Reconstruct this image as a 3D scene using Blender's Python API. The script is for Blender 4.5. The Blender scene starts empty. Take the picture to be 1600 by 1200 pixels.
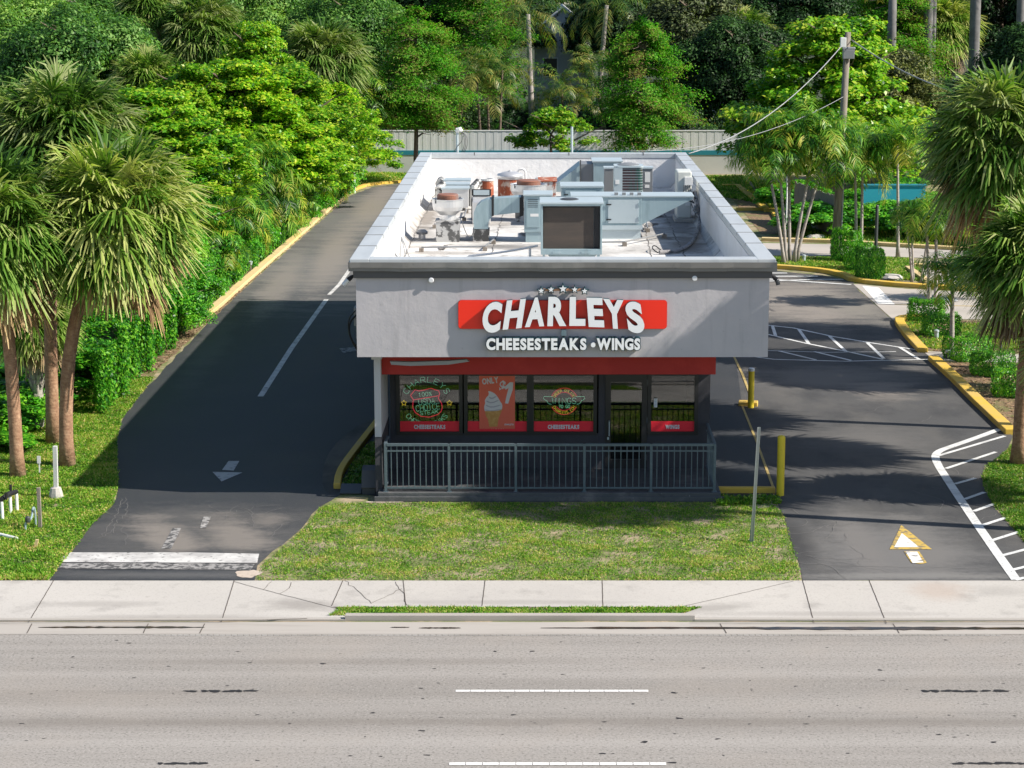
import bpy, math, random
import numpy as np
from mathutils import Vector, Matrix
R = math.radians
scene = bpy.context.scene

# ------------------------------------------------------------------ camera
F = 3236.0; VX = 839.0; H = 11.6
PITCH = math.atan((600 + 37) / F)
cd = bpy.data.cameras.new("camera"); cam = bpy.data.objects.new("camera", cd)
scene.collection.objects.link(cam); scene.camera = cam
cd.sensor_width = 36; cd.lens = 36 * F / 1600; cd.shift_x = -39 / 1600
cd.clip_start = 0.5; cd.clip_end = 3000
cam.location = (0, 0, H); cam.rotation_euler = (math.pi / 2 - PITCH, 0, 0)

# ------------------------------------------------------------------ light
LD = Vector((-6.75, 1.6, -5.53)).normalized()
sl = bpy.data.lights.new("sun", 'SUN'); sl.energy = 5.0; sl.angle = R(0.5); sl.color = (1, .93, .83)
so = bpy.data.objects.new("sun", sl); scene.collection.objects.link(so)
so.rotation_euler = LD.to_track_quat('-Z', 'Y').to_euler(); so.location = (30, 20, 40)
w = bpy.data.worlds.new("World"); scene.world = w; w.use_nodes = True
nt = w.node_tree; bg = nt.nodes["Background"]
sky = nt.nodes.new("ShaderNodeTexSky"); sky.sky_type = 'NISHITA'; sky.sun_disc = False
sky.sun_elevation = math.asin(-LD.z); sky.sun_rotation = math.atan2(-LD.x, -LD.y)
sky.dust_density = 0.6; sky.ozone_density = 1.5
nt.links.new(sky.outputs[0], bg.inputs[0]); bg.inputs[1].default_value = 0.09
vs = scene.view_settings; vs.view_transform = 'Standard'; vs.look = 'None'; vs.exposure = 0.62; vs.gamma = 1
scene.cycles.use_denoising = True
scene.cycles.max_bounces = 6; scene.cycles.diffuse_bounces = 3; scene.cycles.glossy_bounces = 3
scene.cycles.transparent_max_bounces = 8; scene.cycles.transmission_bounces = 4
scene.cycles.caustics_reflective = False; scene.cycles.caustics_refractive = False

# ------------------------------------------------------------------ where a pixel of the photo stands in the world
CP, SP = math.cos(PITCH), math.sin(PITCH)
def ray(px, py):
    u = (px - VX) / F; v = (600 - py) / F
    return u, CP + v * SP, -SP + v * CP
def G(px, py, z=0.0):
    a, b, c = ray(px, py); t = (z - H) / c
    return (a * t, b * t)
def AT(px, py, Y):
    a, b, c = ray(px, py); t = Y / b
    return (a * t, Y, H + c * t)

# ------------------------------------------------------------------ materials
def lin(h):
    h = h.lstrip('#'); o = []
    for i in (0, 2, 4):
        c = int(h[i:i + 2], 16) / 255
        o.append(c / 12.92 if c <= .04045 else ((c + .055) / 1.055) ** 2.4)
    return (o[0], o[1], o[2], 1)
def mixn(nt, a, b, f, mode='MIX'):
    m = nt.nodes.new("ShaderNodeMix"); m.data_type = 'RGBA'; m.blend_type = mode
    for s, v in ((m.inputs[6], a), (m.inputs[7], b), (m.inputs[0], f)):
        if isinstance(v, (tuple, list, float, int)): s.default_value = v
        else: nt.links.new(v, s)
    return m.outputs[2]
def ramp(nt, fac, pts):
    r = nt.nodes.new("ShaderNodeValToRGB"); e = r.color_ramp.elements
    while len(e) < len(pts): e.new(.5)
    for k, (p, c) in enumerate(pts):
        e[k].position = p; e[k].color = c if not isinstance(c, (int, float)) else (c, c, c, 1)
    nt.links.new(fac, r.inputs[0]); return r.outputs[0]
def noise(nt, scale, detail=4, rough=.55, stretch=None, off=(0, 0, 0), dist=0):
    tc = nt.nodes.new("ShaderNodeTexCoord"); mp = nt.nodes.new("ShaderNodeMapping")
    nt.links.new(tc.outputs['Object'], mp.inputs[0]); mp.inputs['Location'].default_value = off
    if stretch: mp.inputs['Scale'].default_value = stretch
    n = nt.nodes.new("ShaderNodeTexNoise"); n.inputs['Scale'].default_value = scale
    n.inputs['Detail'].default_value = detail; n.inputs['Roughness'].default_value = rough
    n.inputs['Distortion'].default_value = dist
    nt.links.new(mp.outputs[0], n.inputs[0]); return n.outputs[0]
def mat(name, col, rough=.7, metal=0., layers=(), bump=0., bscale=40, spec=.5, bdetail=4):
    """layers: (colour, scale, lo, hi, strength, stretch, offset)"""
    m = bpy.data.materials.new(name); m.use_nodes = True; nt = m.node_tree; b = nt.nodes["Principled BSDF"]
    c = lin(col) if isinstance(col, str) else col
    cur = c
    for L in layers:
        lc, sc, lo, hi, st = L[:5]; stc = L[5] if len(L) > 5 else None; off = L[6] if len(L) > 6 else (0, 0, 0)
        n = noise(nt, sc, 5, .6, stc, off)
        f = ramp(nt, n, [(lo, 0.), (hi, st)])
        cur = mixn(nt, cur, lin(lc) if isinstance(lc, str) else lc, f)
    if isinstance(cur, tuple): b.inputs['Base Color'].default_value = cur
    else: nt.links.new(cur, b.inputs['Base Color'])
    b.inputs['Roughness'].default_value = rough; b.inputs['Metallic'].default_value = metal
    b.inputs['Specular IOR Level'].default_value = spec
    if bump:
        n = noise(nt, bscale, bdetail, .6); bp = nt.nodes.new("ShaderNodeBump")
        bp.inputs['Strength'].default_value = bump; bp.inputs['Distance'].default_value = .02
        nt.links.new(n, bp.inputs['Height']); nt.links.new(bp.outputs[0], b.inputs['Normal'])
    return m
def leafmat(name, cols, trans=.35, rough=.5, clump=.5, spec=.4, tcol=(1.15, 1.25, .55)):
    """leaf colours vary from leaf to leaf (attribute tint) and over clumps"""
    m = bpy.data.materials.new(name); m.use_nodes = True; nt = m.node_tree; b = nt.nodes["Principled BSDF"]
    at = nt.nodes.new("ShaderNodeAttribute"); at.attribute_name = 'tint'
    n = noise(nt, clump, 3, .6)
    ma = nt.nodes.new("ShaderNodeMath"); ma.operation = 'MULTIPLY_ADD'; ma.inputs[1].default_value = .9; ma.inputs[2].default_value = -.45
    nt.links.new(n, ma.inputs[0])
    ad = nt.nodes.new("ShaderNodeMath"); ad.operation = 'ADD'; nt.links.new(at.outputs['Fac'], ad.inputs[0]); nt.links.new(ma.outputs[0], ad.inputs[1])
    k = len(cols)
    c = ramp(nt, ad.outputs[0], [(.12 + .76 * i / (k - 1), lin(x)) for i, x in enumerate(cols)])
    oi = nt.nodes.new('ShaderNodeObjectInfo'); c = mixn(nt, c, ramp(nt, oi.outputs['Random'], [(0., (.74, .78, .80, 1)), (.5, (1, 1, 1, 1)), (1., (1.22, 1.12, .9, 1))]), 1., 'MULTIPLY')
    nt.links.new(c, b.inputs['Base Color']); b.inputs['Roughness'].default_value = rough; b.inputs['Specular IOR Level'].default_value = spec
    tr = nt.nodes.new("ShaderNodeBsdfTranslucent"); tcn = mixn(nt, c, (tcol[0], tcol[1], tcol[2], 1), 1., 'MULTIPLY')
    nt.links.new(tcn, tr.inputs[0])
    mx = nt.nodes.new("ShaderNodeMixShader"); mx.inputs[0].default_value = trans
    nt.links.new(b.outputs[0], mx.inputs[1]); nt.links.new(tr.outputs[0], mx.inputs[2])
    nt.links.new(mx.outputs[0], nt.nodes["Material Output"].inputs[0])
    return m
def emit(name, col, s):
    m = bpy.data.materials.new(name); m.use_nodes = True; b = m.node_tree.nodes["Principled BSDF"]
    b.inputs['Base Color'].default_value = lin(col); b.inputs['Emission Color'].default_value = lin(col); b.inputs['Emission Strength'].default_value = s
    return m

def worn(m, spots):
    """worn tracks, stains or painted shading at fixed places of a surface: (x, y, rx, ry, colour, strength, rot)"""
    nt = m.node_tree; b = nt.nodes["Principled BSDF"]; cur = b.inputs['Base Color'].links[0].from_socket
    tc = nt.nodes.new("ShaderNodeTexCoord"); nz = noise(nt, .9, 6, .65, (.5, 1.4, 1)); nz2 = noise(nt, 7, 4, .6)
    for (x, y, rx, ry, col, st, rot) in spots:
        mp = nt.nodes.new("ShaderNodeMapping"); mp.vector_type = 'TEXTURE'; mp.inputs['Location'].default_value = (x, y, 0); mp.inputs['Rotation'].default_value = (0, 0, rot); mp.inputs['Scale'].default_value = (rx, ry, 1e4)
        nt.links.new(tc.outputs['Object'], mp.inputs[0]); ln = nt.nodes.new("ShaderNodeVectorMath"); ln.operation = 'LENGTH'; nt.links.new(mp.outputs[0], ln.inputs[0])
        a = nt.nodes.new("ShaderNodeMath"); a.operation = 'MULTIPLY_ADD'; a.inputs[1].default_value = 1.5; a.inputs[2].default_value = -.98; nt.links.new(nz, a.inputs[0])
        a2 = nt.nodes.new("ShaderNodeMath"); a2.operation = 'MULTIPLY_ADD'; a2.inputs[1].default_value = .5; nt.links.new(nz2, a2.inputs[0]); nt.links.new(a.outputs[0], a2.inputs[2])
        s = nt.nodes.new("ShaderNodeMath"); s.operation = 'ADD'; nt.links.new(ln.outputs['Value'], s.inputs[0]); nt.links.new(a2.outputs[0], s.inputs[1])
        f = ramp(nt, s.outputs[0], [(.35, st), (1.0, 0.)]); cur = mixn(nt, cur, col, f)
    nt.links.new(cur, b.inputs['Base Color']); return m
# ------------------------------------------------------------------ mesh builder
class MB:
    def __init__(s): s.v = []; s.f = []; s.m = []
    def add(s, vs, fs, m=0):
        o = len(s.v); s.v += [tuple(map(float, p)) for p in vs]; s.f += [tuple(i + o for i in f) for f in fs]; s.m += [m] * len(fs)
        return s
    def box(s, x0, x1, y0, y1, z0, z1, m=0):
        return s.add([(x0, y0, z0), (x1, y0, z0), (x1, y1, z0), (x0, y1, z0), (x0, y0, z1), (x1, y0, z1), (x1, y1, z1), (x0, y1, z1)],
                     [(0, 3, 2, 1), (4, 5, 6, 7), (0, 1, 5, 4), (1, 2, 6, 5), (2, 3, 7, 6), (3, 0, 4, 7)], m)
    def prism(s, pts, z0, z1, m=0):
        """pts: xy outline, counter-clockwise"""
        n = len(pts); a = sum(pts[i][0] * pts[(i + 1) % n][1] - pts[(i + 1) % n][0] * pts[i][1] for i in range(n))
        if a < 0: pts = pts[::-1]
        vs = [(p[0], p[1], z0) for p in pts] + [(p[0], p[1], z1) for p in pts]
        return s.add(vs, [tuple(range(n))[::-1], tuple(range(n, 2 * n))] + [(i, (i + 1) % n, n + (i + 1) % n, n + i) for i in range(n)], m)
    def flat(s, pts, z, m=0):
        n = len(pts); a = sum(pts[i][0] * pts[(i + 1) % n][1] - pts[(i + 1) % n][0] * pts[i][1] for i in range(n))
        if a < 0: pts = pts[::-1]
        return s.add([(p[0], p[1], z) for p in pts], [tuple(range(n))], m)
    def xzprism(s, pts, y0, y1, m=0):
        """pts: xz outline seen from -y, extruded from y0 (front) to y1"""
        n = len(pts); a = sum(pts[i][0] * pts[(i + 1) % n][1] - pts[(i + 1) % n][0] * pts[i][1] for i in range(n))
        if a < 0: pts = pts[::-1]
        vs = [(p[0], y0, p[1]) for p in pts] + [(p[0], y1, p[1]) for p in pts]
        return s.add(vs, [tuple(range(n)), tuple(range(n, 2 * n))[::-1]] + [((i + 1) % n, i, n + i, n + (i + 1) % n) for i in range(n)], m)
    def yzprism(s, pts, x0, x1, m=0):
        vs = [(x0, p[0], p[1]) for p in pts] + [(x1, p[0], p[1]) for p in pts]; n = len(pts)
        return s.add(vs, [tuple(range(n)), tuple(range(n, 2 * n))[::-1]] + [((i + 1) % n, i, n + i, n + (i + 1) % n) for i in range(n)], m)
    def tube(s, pts, r, n=8, m=0, cap=True):
        pts = [Vector(p) for p in pts]; k = len(pts)
        rs = r if isinstance(r, (list, tuple)) else [r] * k
        vs = []; up = None
        for i, p in enumerate(pts):
            d = (pts[min(i + 1, k - 1)] - pts[max(i - 1, 0)]).normalized()
            if up is None: up = d.orthogonal().normalized()
            up = (up - d * up.dot(d)); up = up.normalized() if up.length > 1e-6 else d.orthogonal().normalized()
            sd = d.cross(up)
            for j in range(n):
                a = 2 * math.pi * j / n; vs.append(p + (up * math.cos(a) + sd * math.sin(a)) * rs[i])
        fs = [(i * n + j, i * n + (j + 1) % n, (i + 1) * n + (j + 1) % n, (i + 1) * n + j) for i in range(k - 1) for j in range(n)]
        if cap: fs += [tuple(range(n))[::-1], tuple(range((k - 1) * n, k * n))]
        return s.add(vs, fs, m)
    def lathe(s, prof, cx=0, cy=0, n=24, m=0):
        """prof: (radius, z) from the bottom up"""
        vs = [(cx + r * math.cos(2 * math.pi * j / n), cy + r * math.sin(2 * math.pi * j / n), z) for r, z in prof for j in range(n)]
        k = len(prof)
        fs = [(i * n + j, i * n + (j + 1) % n, (i + 1) * n + (j + 1) % n, (i + 1) * n + j) for i in range(k - 1) for j in range(n)]
        fs += [tuple(range(n))[::-1], tuple(range((k - 1) * n, k * n))]
        return s.add(vs, fs, m)
    def build(s, name, mats, parent=None, smooth=False, bevel=0, origin=None, tint=None):
        me = bpy.data.meshes.new(name)
        o = Vector(origin) if origin is not None else (Vector(parent['_o']) if parent is not None and '_o' in parent else None)
        vs = s.v if o is None else [(a - o.x, b - o.y, c - o.z) for a, b, c in s.v]
        me.from_pydata(vs, [], s.f)
        for mm in (mats if isinstance(mats, (list, tuple)) else [mats]): me.materials.append(mm)
        me.polygons.foreach_set('material_index', s.m)
        if smooth: me.polygons.foreach_set('use_smooth', [True] * len(s.f))
        me.update(); ob = bpy.data.objects.new(name, me); scene.collection.objects.link(ob)
        if origin is not None: ob.location = origin
        if parent is not None: ob.parent = parent; 
        if smooth == 'auto': pass
        if bevel:
            md = ob.modifiers.new("bevel", 'BEVEL'); md.width = bevel; md.segments = 2; md.limit_method = 'ANGLE'
        return ob
def tag(o, label=None, cat=None, group=None, kind=None):
    if label: o['label'] = label
    if cat: o['category'] = cat
    if group: o['group'] = group
    if kind: o['kind'] = kind
    return o
def thing(name, label, cat, loc=(0, 0, 0), group=None, world=True):
    """an Empty at the thing's base; parts are given in world coordinates when world, else about the base"""
    o = bpy.data.objects.new(name, None); scene.collection.objects.link(o); o.location = loc
    o.empty_display_size = .3
    if world: o['_o'] = list(loc)
    return tag(o, label, cat, group)
def struct(name, mb, m, **k):
    return tag(mb.build(name, m, **k), kind='structure')
def copy_tree(o, parent=None):
    c = o.copy(); scene.collection.objects.link(c)
    if parent is not None: c.parent = parent; c.matrix_parent_inverse = Matrix()
    for ch in list(o.children): copy_tree(ch, c)
    return c
def jitter(pts, step, amp, seed=0, closed=True):
    rnd = random.Random(seed); out = []; n = len(pts)
    for i in range(n if closed else n - 1):
        a, b = pts[i], pts[(i + 1) % n]; L = math.dist(a, b); k = max(1, int(L / step))
        for j in range(k):
            t = j / k; out.append((a[0] + (b[0] - a[0]) * t + (rnd.uniform(-amp, amp) if j else 0), a[1] + (b[1] - a[1]) * t + (rnd.uniform(-amp, amp) if j else 0)))
    if not closed: out.append(pts[-1])
    return out
def smooth_line(pts, it=2):
    for _ in range(it):
        q = [pts[0]]
        for a, b in zip(pts, pts[1:]):
            q += [tuple(a[i] * .75 + b[i] * .25 for i in range(len(a))), tuple(a[i] * .25 + b[i] * .75 for i in range(len(a)))]
        q.append(pts[-1]); pts = q
    return pts
def offset_line(pts, d):
    out = []
    for i, p in enumerate(pts):
        a = pts[max(i - 1, 0)]; b = pts[min(i + 1, len(pts) - 1)]; dx, dy = b[0] - a[0], b[1] - a[1]; L = math.hypot(dx, dy) or 1
        out.append((p[0] - dy / L * d, p[1] + dx / L * d))
    return out
def strip(mb, pts, w, z, m=0, h=None):
    """a painted line (flat) or, with h, a kerb of real height along pts"""
    a = offset_line(pts, w / 2); b = offset_line(pts, -w / 2)
    n = len(pts)
    if h is None:
        vs = [(p[0], p[1], z) for p in a] + [(p[0], p[1], z) for p in b]
        mb.add(vs, [(n + i, n + i + 1, i + 1, i) for i in range(n - 1)], m)
    else:
        vs = [(p[0], p[1], z) for p in a] + [(p[0], p[1], z) for p in b] + [(p[0], p[1], z + h) for p in a] + [(p[0], p[1], z + h) for p in b]
        fs = []
        for i in range(n - 1):
            fs += [(3 * n + i, 3 * n + i + 1, 2 * n + i + 1, 2 * n + i), (n + i, n + i + 1, 3 * n + i + 1, 3 * n + i), (i + 1, i, 2 * n + i, 2 * n + i + 1)]
        fs += [(0, n, 3 * n, 2 * n), (n - 1, 2 * n - 1 - 0, 4 * n - 1, 3 * n - 1)[::-1]]
        mb.add(vs, fs, m)
    return mb

# ------------------------------------------------------------------ shared materials
M = {}
M['asphalt'] = mat('asphalt', (.052, .052, .053, 1), .88, layers=[((.135, .122, .108, 1), .33, .46, .64, .9, (1, .6, 1)), ((.030, .031, .034, 1), .7, .5, .66, .7, (1, .6, 1)), ((.16, .155, .15, 1), 9, .63, .8, .22, None, (3, 1, 0)), ((.16, .16, .16, 1), 60, .56, .8, .3)], bump=.5, bscale=70)
M['asphalt_old'] = mat('worn asphalt', (.12, .112, .10, 1), .9, layers=[((.24, .215, .185, 1), .45, .45, .7, .8, (1, .5, 1)), ((.055, .053, .052, 1), .8, .52, .7, .7, (1, .4, 1), (5, 5, 0)), ((.2, .19, .17, 1), 60, .5, .8, .35)], bump=.5, bscale=70)
M['seal'] = mat('sealed asphalt', (.030, .033, .038, 1), .7, layers=[((.045, .045, .047, 1), .35, .48, .72, .75), ((.10, .10, .10, 1), 11, .62, .74, .35), ((.14, .14, .14, 1), 34, .55, .72, .4)], bump=.4, bscale=90)
M['road'] = mat('road asphalt', (.305, .285, .262, 1), .9, layers=[((.205, .188, .168, 1), .5, .40, .68, .85, (.04, 1.3, 1)), ((.37, .345, .32, 1), .7, .45, .7, .5, (.06, 1, 1), (9, 3, 0)), ((.10, .088, .078, 1), 20, .51, .68, .7), ((.60, .56, .52, 1), 28, .55, .72, .5, None, (2, 2, 0)), ((.13, .11, .095, 1), 3.6, .72, .79, .5, (.5, 1.6, 1)), ((.33, .29, .25, 1), .35, .5, .75, .5)], bump=.4, bscale=80)
M['concrete'] = mat('pale concrete', (.47, .445, .41, 1), .85, layers=[((.36, .34, .32, 1), .6, .45, .75, .8), ((.55, .52, .48, 1), .3, .45, .7, .7), ((.22, .205, .19, 1), 1.3, .56, .75, .5), ((.24, .22, .20, 1), 30, .54, .72, .5), ((.22, .19, .17, 1), 6, .64, .74, .5)], bump=.25, bscale=60)
M['gutter'] = mat('gutter concrete', (.40, .37, .335, 1), .85, layers=[((.28, .25, .22, 1), 1.2, .5, .7, .7, (.2, 2, 1)), ((.2, .18, .16, 1), 40, .6, .8, .4)], bump=.25, bscale=60)
M['sideroad'] = mat('side street concrete', (.44, .40, .36, 1), .9, layers=[((.32, .295, .27, 1), .35, .45, .7, .8, (.4, 1, 1)), ((.25, .23, .21, 1), 40, .6, .8, .4)], bump=.2)
M['joint'] = mat('dark joint', (.09, .075, .062, 1), .9)
M['wet'] = mat('wet gutter silt', (.035, .028, .022, 1), .25, layers=[((.09, .06, .035, 1), 2.5, .45, .65, .9)])
M['tar'] = mat('black tar', (.022, .020, .020, 1), .6)
M['white_paint'] = mat('white road paint', (.80, .79, .77, 1), .7, layers=[((.55, .54, .52, 1), 4, .55, .75, .6), ((.15, .15, .15, 1), 14, .67, .74, .8)])
M['faded_paint'] = mat('faded road paint', (.30, .29, .28, 1), .8, layers=[((.05, .05, .052, 1), 7, .45, .55, .9), ((.5, .48, .46, 1), 4, .6, .7, .6)])
M['yellow_line'] = mat('faded yellow line', (.48, .36, .13, 1), .8, layers=[((.2, .17, .1, 1), 6, .5, .7, .6)])
M['kerb_yellow'] = mat('yellow kerb paint', (.66, .43, .055, 1), .7, layers=[((.55, .40, .16, 1), 1.1, .45, .7, .7), ((.3, .24, .12, 1), 8, .6, .75, .6)], bump=.2)
M['kerb_cream'] = mat('weathered kerb', (.62, .47, .24, 1), .85, layers=[((.64, .50, .17, 1), .5, .5, .6, .7), ((.40, .31, .17, 1), 4, .5, .75, .6)], bump=.25)
M['bollard'] = mat('yellow bollard paint', (.80, .60, .035, 1), .45, layers=[((.6, .42, .05, 1), 5, .55, .75, .6)])
M['soil'] = mat('leaf litter soil', (.17, .11, .065, 1), .95, layers=[((.42, .26, .14, 1), 9, .5, .62, .85), ((.07, .05, .03, 1), 5, .5, .7, .7), ((.11, .15, .03, 1), 1.3, .5, .6, .6), ((.5, .36, .2, 1), 30, .6, .7, .6)], bump=.8, bscale=25)
M['turf'] = mat('turf ground', (.16, .18, .06, 1), .95, layers=[((.38, .30, .20, 1), 1.1, .45, .56, .95, None, (4, 2, 0)), ((.09, .13, .03, 1), 3, .45, .7, .7), ((.33, .28, .18, 1), 12, .56, .68, .7)], bump=.8, bscale=30)
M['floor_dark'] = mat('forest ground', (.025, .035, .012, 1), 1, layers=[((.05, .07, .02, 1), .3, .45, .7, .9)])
M['stucco'] = mat('grey stucco', (.49, .47, .49, 1), .85, layers=[((.43, .42, .445, 1), .9, .45, .7, .7), ((.53, .50, .51, 1), 2.2, .5, .75, .5), ((.33, .32, .335, 1), 2.2, .56, .72, .45, (2.2, 1, .16)), ((.30, .29, .30, 1), 9, .66, .74, .4)], bump=.55, bscale=2.6)
M['stucco_white'] = mat('white roof coating', (.80, .79, .78, 1), .75, layers=[((.68, .66, .63, 1), 1.5, .5, .75, .6), ((.35, .33, .31, 1), 5, .66, .76, .6)], bump=1.0, bscale=5)
M['roofdeck'] = mat('weathered white roof', (.68, .665, .64, 1), .85, layers=[((.40, .385, .36, 1), .45, .42, .62, .85), ((.72, .70, .67, 1), .8, .5, .6, .7), ((.16, .145, .135, 1), 1.6, .54, .66, .75), ((.14, .13, .12, 1), 7, .62, .74, .6)], bump=.5, bscale=12)
M['cap_light'] = mat('pale parapet flashing', (.54, .57, .585, 1), .45, .25, layers=[((.43, .46, .48, 1), .8, .45, .7, .7, (3, .5, 1)), ((.3, .3, .3, 1), 6, .62, .75, .4)])
M['cap_mid'] = mat('grey gutter flashing', (.20, .195, .185, 1), .5, .3, layers=[((.27, .27, .26, 1), .6, .5, .6, .6), ((.1, .1, .1, 1), 7, .6, .75, .4)])
M['cap_dark'] = mat('dark fascia board', (.085, .083, .085, 1), .6)
M['red_sign'] = mat('red sign face', (.95, .030, .010, 1), .35)
M['red_edge'] = mat('dark red sign edge', (.35, .01, .008, 1), .5)
M['white_sign'] = mat('white letter face', (.86, .88, .90, 1), .35)
M['letter_edge'] = mat('dark teal letter edge', (.012, .05, .065, 1), .5)
M['orange_bracket'] = mat('faded orange bracket', (.55, .28, .16, 1), .7)
M['red_beam'] = mat('red painted beam', (.36, .018, .016, 1), .7, layers=[((.36, .02, .02, 1), 2, .45, .7, .7), ((.45, .03, .025, 1), 1, .5, .6, .5)], bump=.2, bscale=10)
M['frame'] = mat('dark bronze frame', (.018, .018, .021, 1), .4)
M['lower_wall'] = mat('charcoal stucco', (.055, .055, .066, 1), .85, layers=[((.04, .04, .048, 1), 1.5, .45, .7, .7)], bump=.3, bscale=12)
M['porch'] = mat('dark porch slab', (.08, .085, .09, 1), .8, layers=[((.18, .17, .17, 1), 2, .5, .7, .7), ((.04, .04, .045, 1), 5, .55, .7, .6), ((.4, .4, .4, 1), 14, .68, .75, .6)], bump=.3)
M['rail'] = mat('grey blue rail paint', (.11, .15, .175, 1), .45, .2, layers=[((.2, .25, .28, 1), 6, .55, .75, .5)])
M['post_pale'] = mat('pale grey post', (.47, .47, .50, 1), .7)
M['interior'] = mat('dark interior', (.03, .027, .025, 1), .9)
M['red_strip'] = mat('red window strip', (.95, .02, .045, 1), .5)
M['poster'] = mat('salmon poster', (.85, .16, .09, 1), .6, layers=[((.9, .2, .13, 1), 1.5, .4, .7, .6)])
M['poster_white'] = mat('poster white', (.72, .70, .72, 1), .6)
M['poster_shade'] = mat('poster lilac grey', (.47, .44, .50, 1), .6)
M['cone'] = mat('wafer brown', (.62, .30, .08, 1), .6, layers=[((.72, .42, .14, 1), 9, .45, .6, .8)])
M['white_plain'] = mat('white paint', (.75, .76, .78, 1), .5)
M['galv'] = mat('galvanised steel', (.34, .45, .485, 1), .45, .25, layers=[((.20, .28, .30, 1), 2.2, .52, .72, .7, (2, 2, .3)), ((.28, .38, .42, 1), 1.1, .45, .7, .7), ((.46, .54, .57, 1), 3, .55, .75, .5, (3, 3, .5))])
M['galv_top'] = mat('pale sheet steel', (.50, .58, .61, 1), .4, .25, layers=[((.42, .5, .53, 1), 2, .5, .75, .5)])
M['alu'] = mat('spun aluminium', (.66, .66, .66, 1), .38, .55, layers=[((.5, .5, .5, 1), 2, .5, .75, .4)])
M['rust'] = mat('rusty sheet', (.34, .085, .035, 1), .8, layers=[((.60, .48, .38, 1), 3.5, .52, .60, .9), ((.22, .04, .02, 1), 2.5, .5, .65, .7)])
M['brown_metal'] = mat('brown metal cowl', (.26, .11, .07, 1), .6, layers=[((.2, .2, .2, 1), 2, .5, .65, .7)])
M['mesh_filter'] = mat('brown filter pad', (.075, .062, .053, 1), .9, layers=[((.12, .09, .07, 1), 1.5, .45, .7, .6, (.5, 1, 3))], bump=.4, bscale=120)
M['black'] = mat('black rubber', (.012, .012, .014, 1), .6)
M['dark_metal'] = mat('dark metal', (.07, .075, .08, 1), .5, .3)
M['grey_metal'] = mat('grey metal', (.26, .27, .28, 1), .5, .3)
M['coil'] = mat('condenser coil', (.07, .045, .05, 1), .5, .3, layers=[((.02, .09, .07, 1), 3, .48, .54, .95, (1, 1, .05)), ((.20, .03, .035, 1), 3, .56, .62, .9, (1, 1, .05))])
M['pvc'] = mat('white pvc', (.80, .80, .78, 1), .4)
M['wood'] = mat('weathered timber', (.27, .235, .20, 1), .9, layers=[((.14, .12, .10, 1), 6, .45, .7, .8, (4, 4, .4))], bump=.4)
M['pole_wood'] = mat('utility pole timber', (.23, .20, .165, 1), .9, layers=[((.11, .095, .08, 1), 5, .45, .7, .8, (4, 4, .3)), ((.34, .31, .27, 1), 3, .55, .7, .5, (3, 3, .3))], bump=.4)
M['cable'] = mat('cable sheath', (.30, .31, .32, 1), .6)
M['wall_white'] = mat('painted wall', (.60, .60, .59, 1), .8, layers=[((.50, .50, .49, 1), .6, .45, .7, .7), ((.38, .38, .36, 1), 3, .6, .75, .4, (1, 1, .4))], bump=.2)
M['wall_panel'] = mat('ribbed fence panel', (.74, .75, .74, 1), .7, layers=[((.66, .67, .66, 1), 2.5, .45, .7, .7, (4, 4, .15))])
M['teal'] = mat('teal stripe paint', (.02, .23, .30, 1), .7)
M['teal_wall'] = mat('teal painted wall', (.02, .36, .46, 1), .7)
M['house'] = mat('pale house wall', (.52, .54, .57, 1), .85)
M['roof_brown'] = mat('grey brown roof', (.17, .14, .13, 1), .85, layers=[((.10, .085, .08, 1), 2, .45, .7, .7, (1, 1, 6))])
# ------------------------------------------------------------------ ground
def WS(px, py, rx, ry, col, st, rot=0., z=0.): q = G(px, py, z); return (q[0], q[1], rx, ry, col, st, rot)
def GP(*pix): return [G(*p) for p in pix]
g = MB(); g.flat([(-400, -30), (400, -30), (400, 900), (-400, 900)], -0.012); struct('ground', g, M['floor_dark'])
# turf and litter under everything near the lot
g = MB(); g.flat([(-60, 30), (60, 30), (60, 130), (-60, 130)], -0.004); struct('turf_ground', g, M['turf'])
Y_W0 = G(800, 908)[1]; Y_W1 = G(800, 963)[1]; Y_GUT = G(800, 975)[1]; Y_RD = G(800, 991)[1]
g = MB(); g.flat([(-60, 10), (60, 10), (60, Y_RD), (-60, Y_RD)], 0); TK = (.17, .15, .13, 1); TL = (.40, .375, .35, 1); struct('road', g, worn(M['road'], [WS(800, y_, 90, h_, c_, s_ * .38) for y_, h_, c_, s_ in ((1012, .22, TL, .5), (1030, .14, TK, .32), (1052, .22, TL, .4), (1062, .12, TK, .25), (1108, .2, TL, .5), (1128, .22, TK, .5), (1142, .12, TK, .3), (1160, .25, TL, .5), (1178, .12, TK, .3))] + [WS(120, 1130, 9, .3, TK, .4), WS(1300, 1130, 8, .3, TK, .4), WS(560, 1035, 6, .2, TK, .3)]))
# sidewalk with driveway aprons
gx0 = G(510, 950)[0]; gx1 = G(1100, 950)[0]; Ys = G(800, 949)[1]; Yk = G(800, 972)[1]
g = MB()
g.flat([(-60, Ys), (60, Ys), (60, Y_W0), (-60, Y_W0)], .012)
g.flat([(-60, Yk), G(572, 966), G(520, 949), (-60, Ys)], .012)
g.flat([G(1050, 966), (60, Yk), (60, Ys), G(1098, 949)], .012)
SG = (.27, .25, .23, 1); struct('sidewalk', g, worn(M['concrete'], [WS(475, 945, 1.1, .5, SG, .75, -.3), WS(150, 945, 1.6, .25, SG, .45), WS(1120, 950, 1.2, .35, SG, .6, .3), WS(1470, 925, .8, .9, (.40, .31, .25, 1), .5), WS(800, 942, 3, .2, SG, .4), WS(1300, 960, 2.4, .2, SG, .4), WS(250, 965, 2.5, .18, SG, .45), WS(1560, 925, .8, .5, SG, .35)]))
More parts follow.
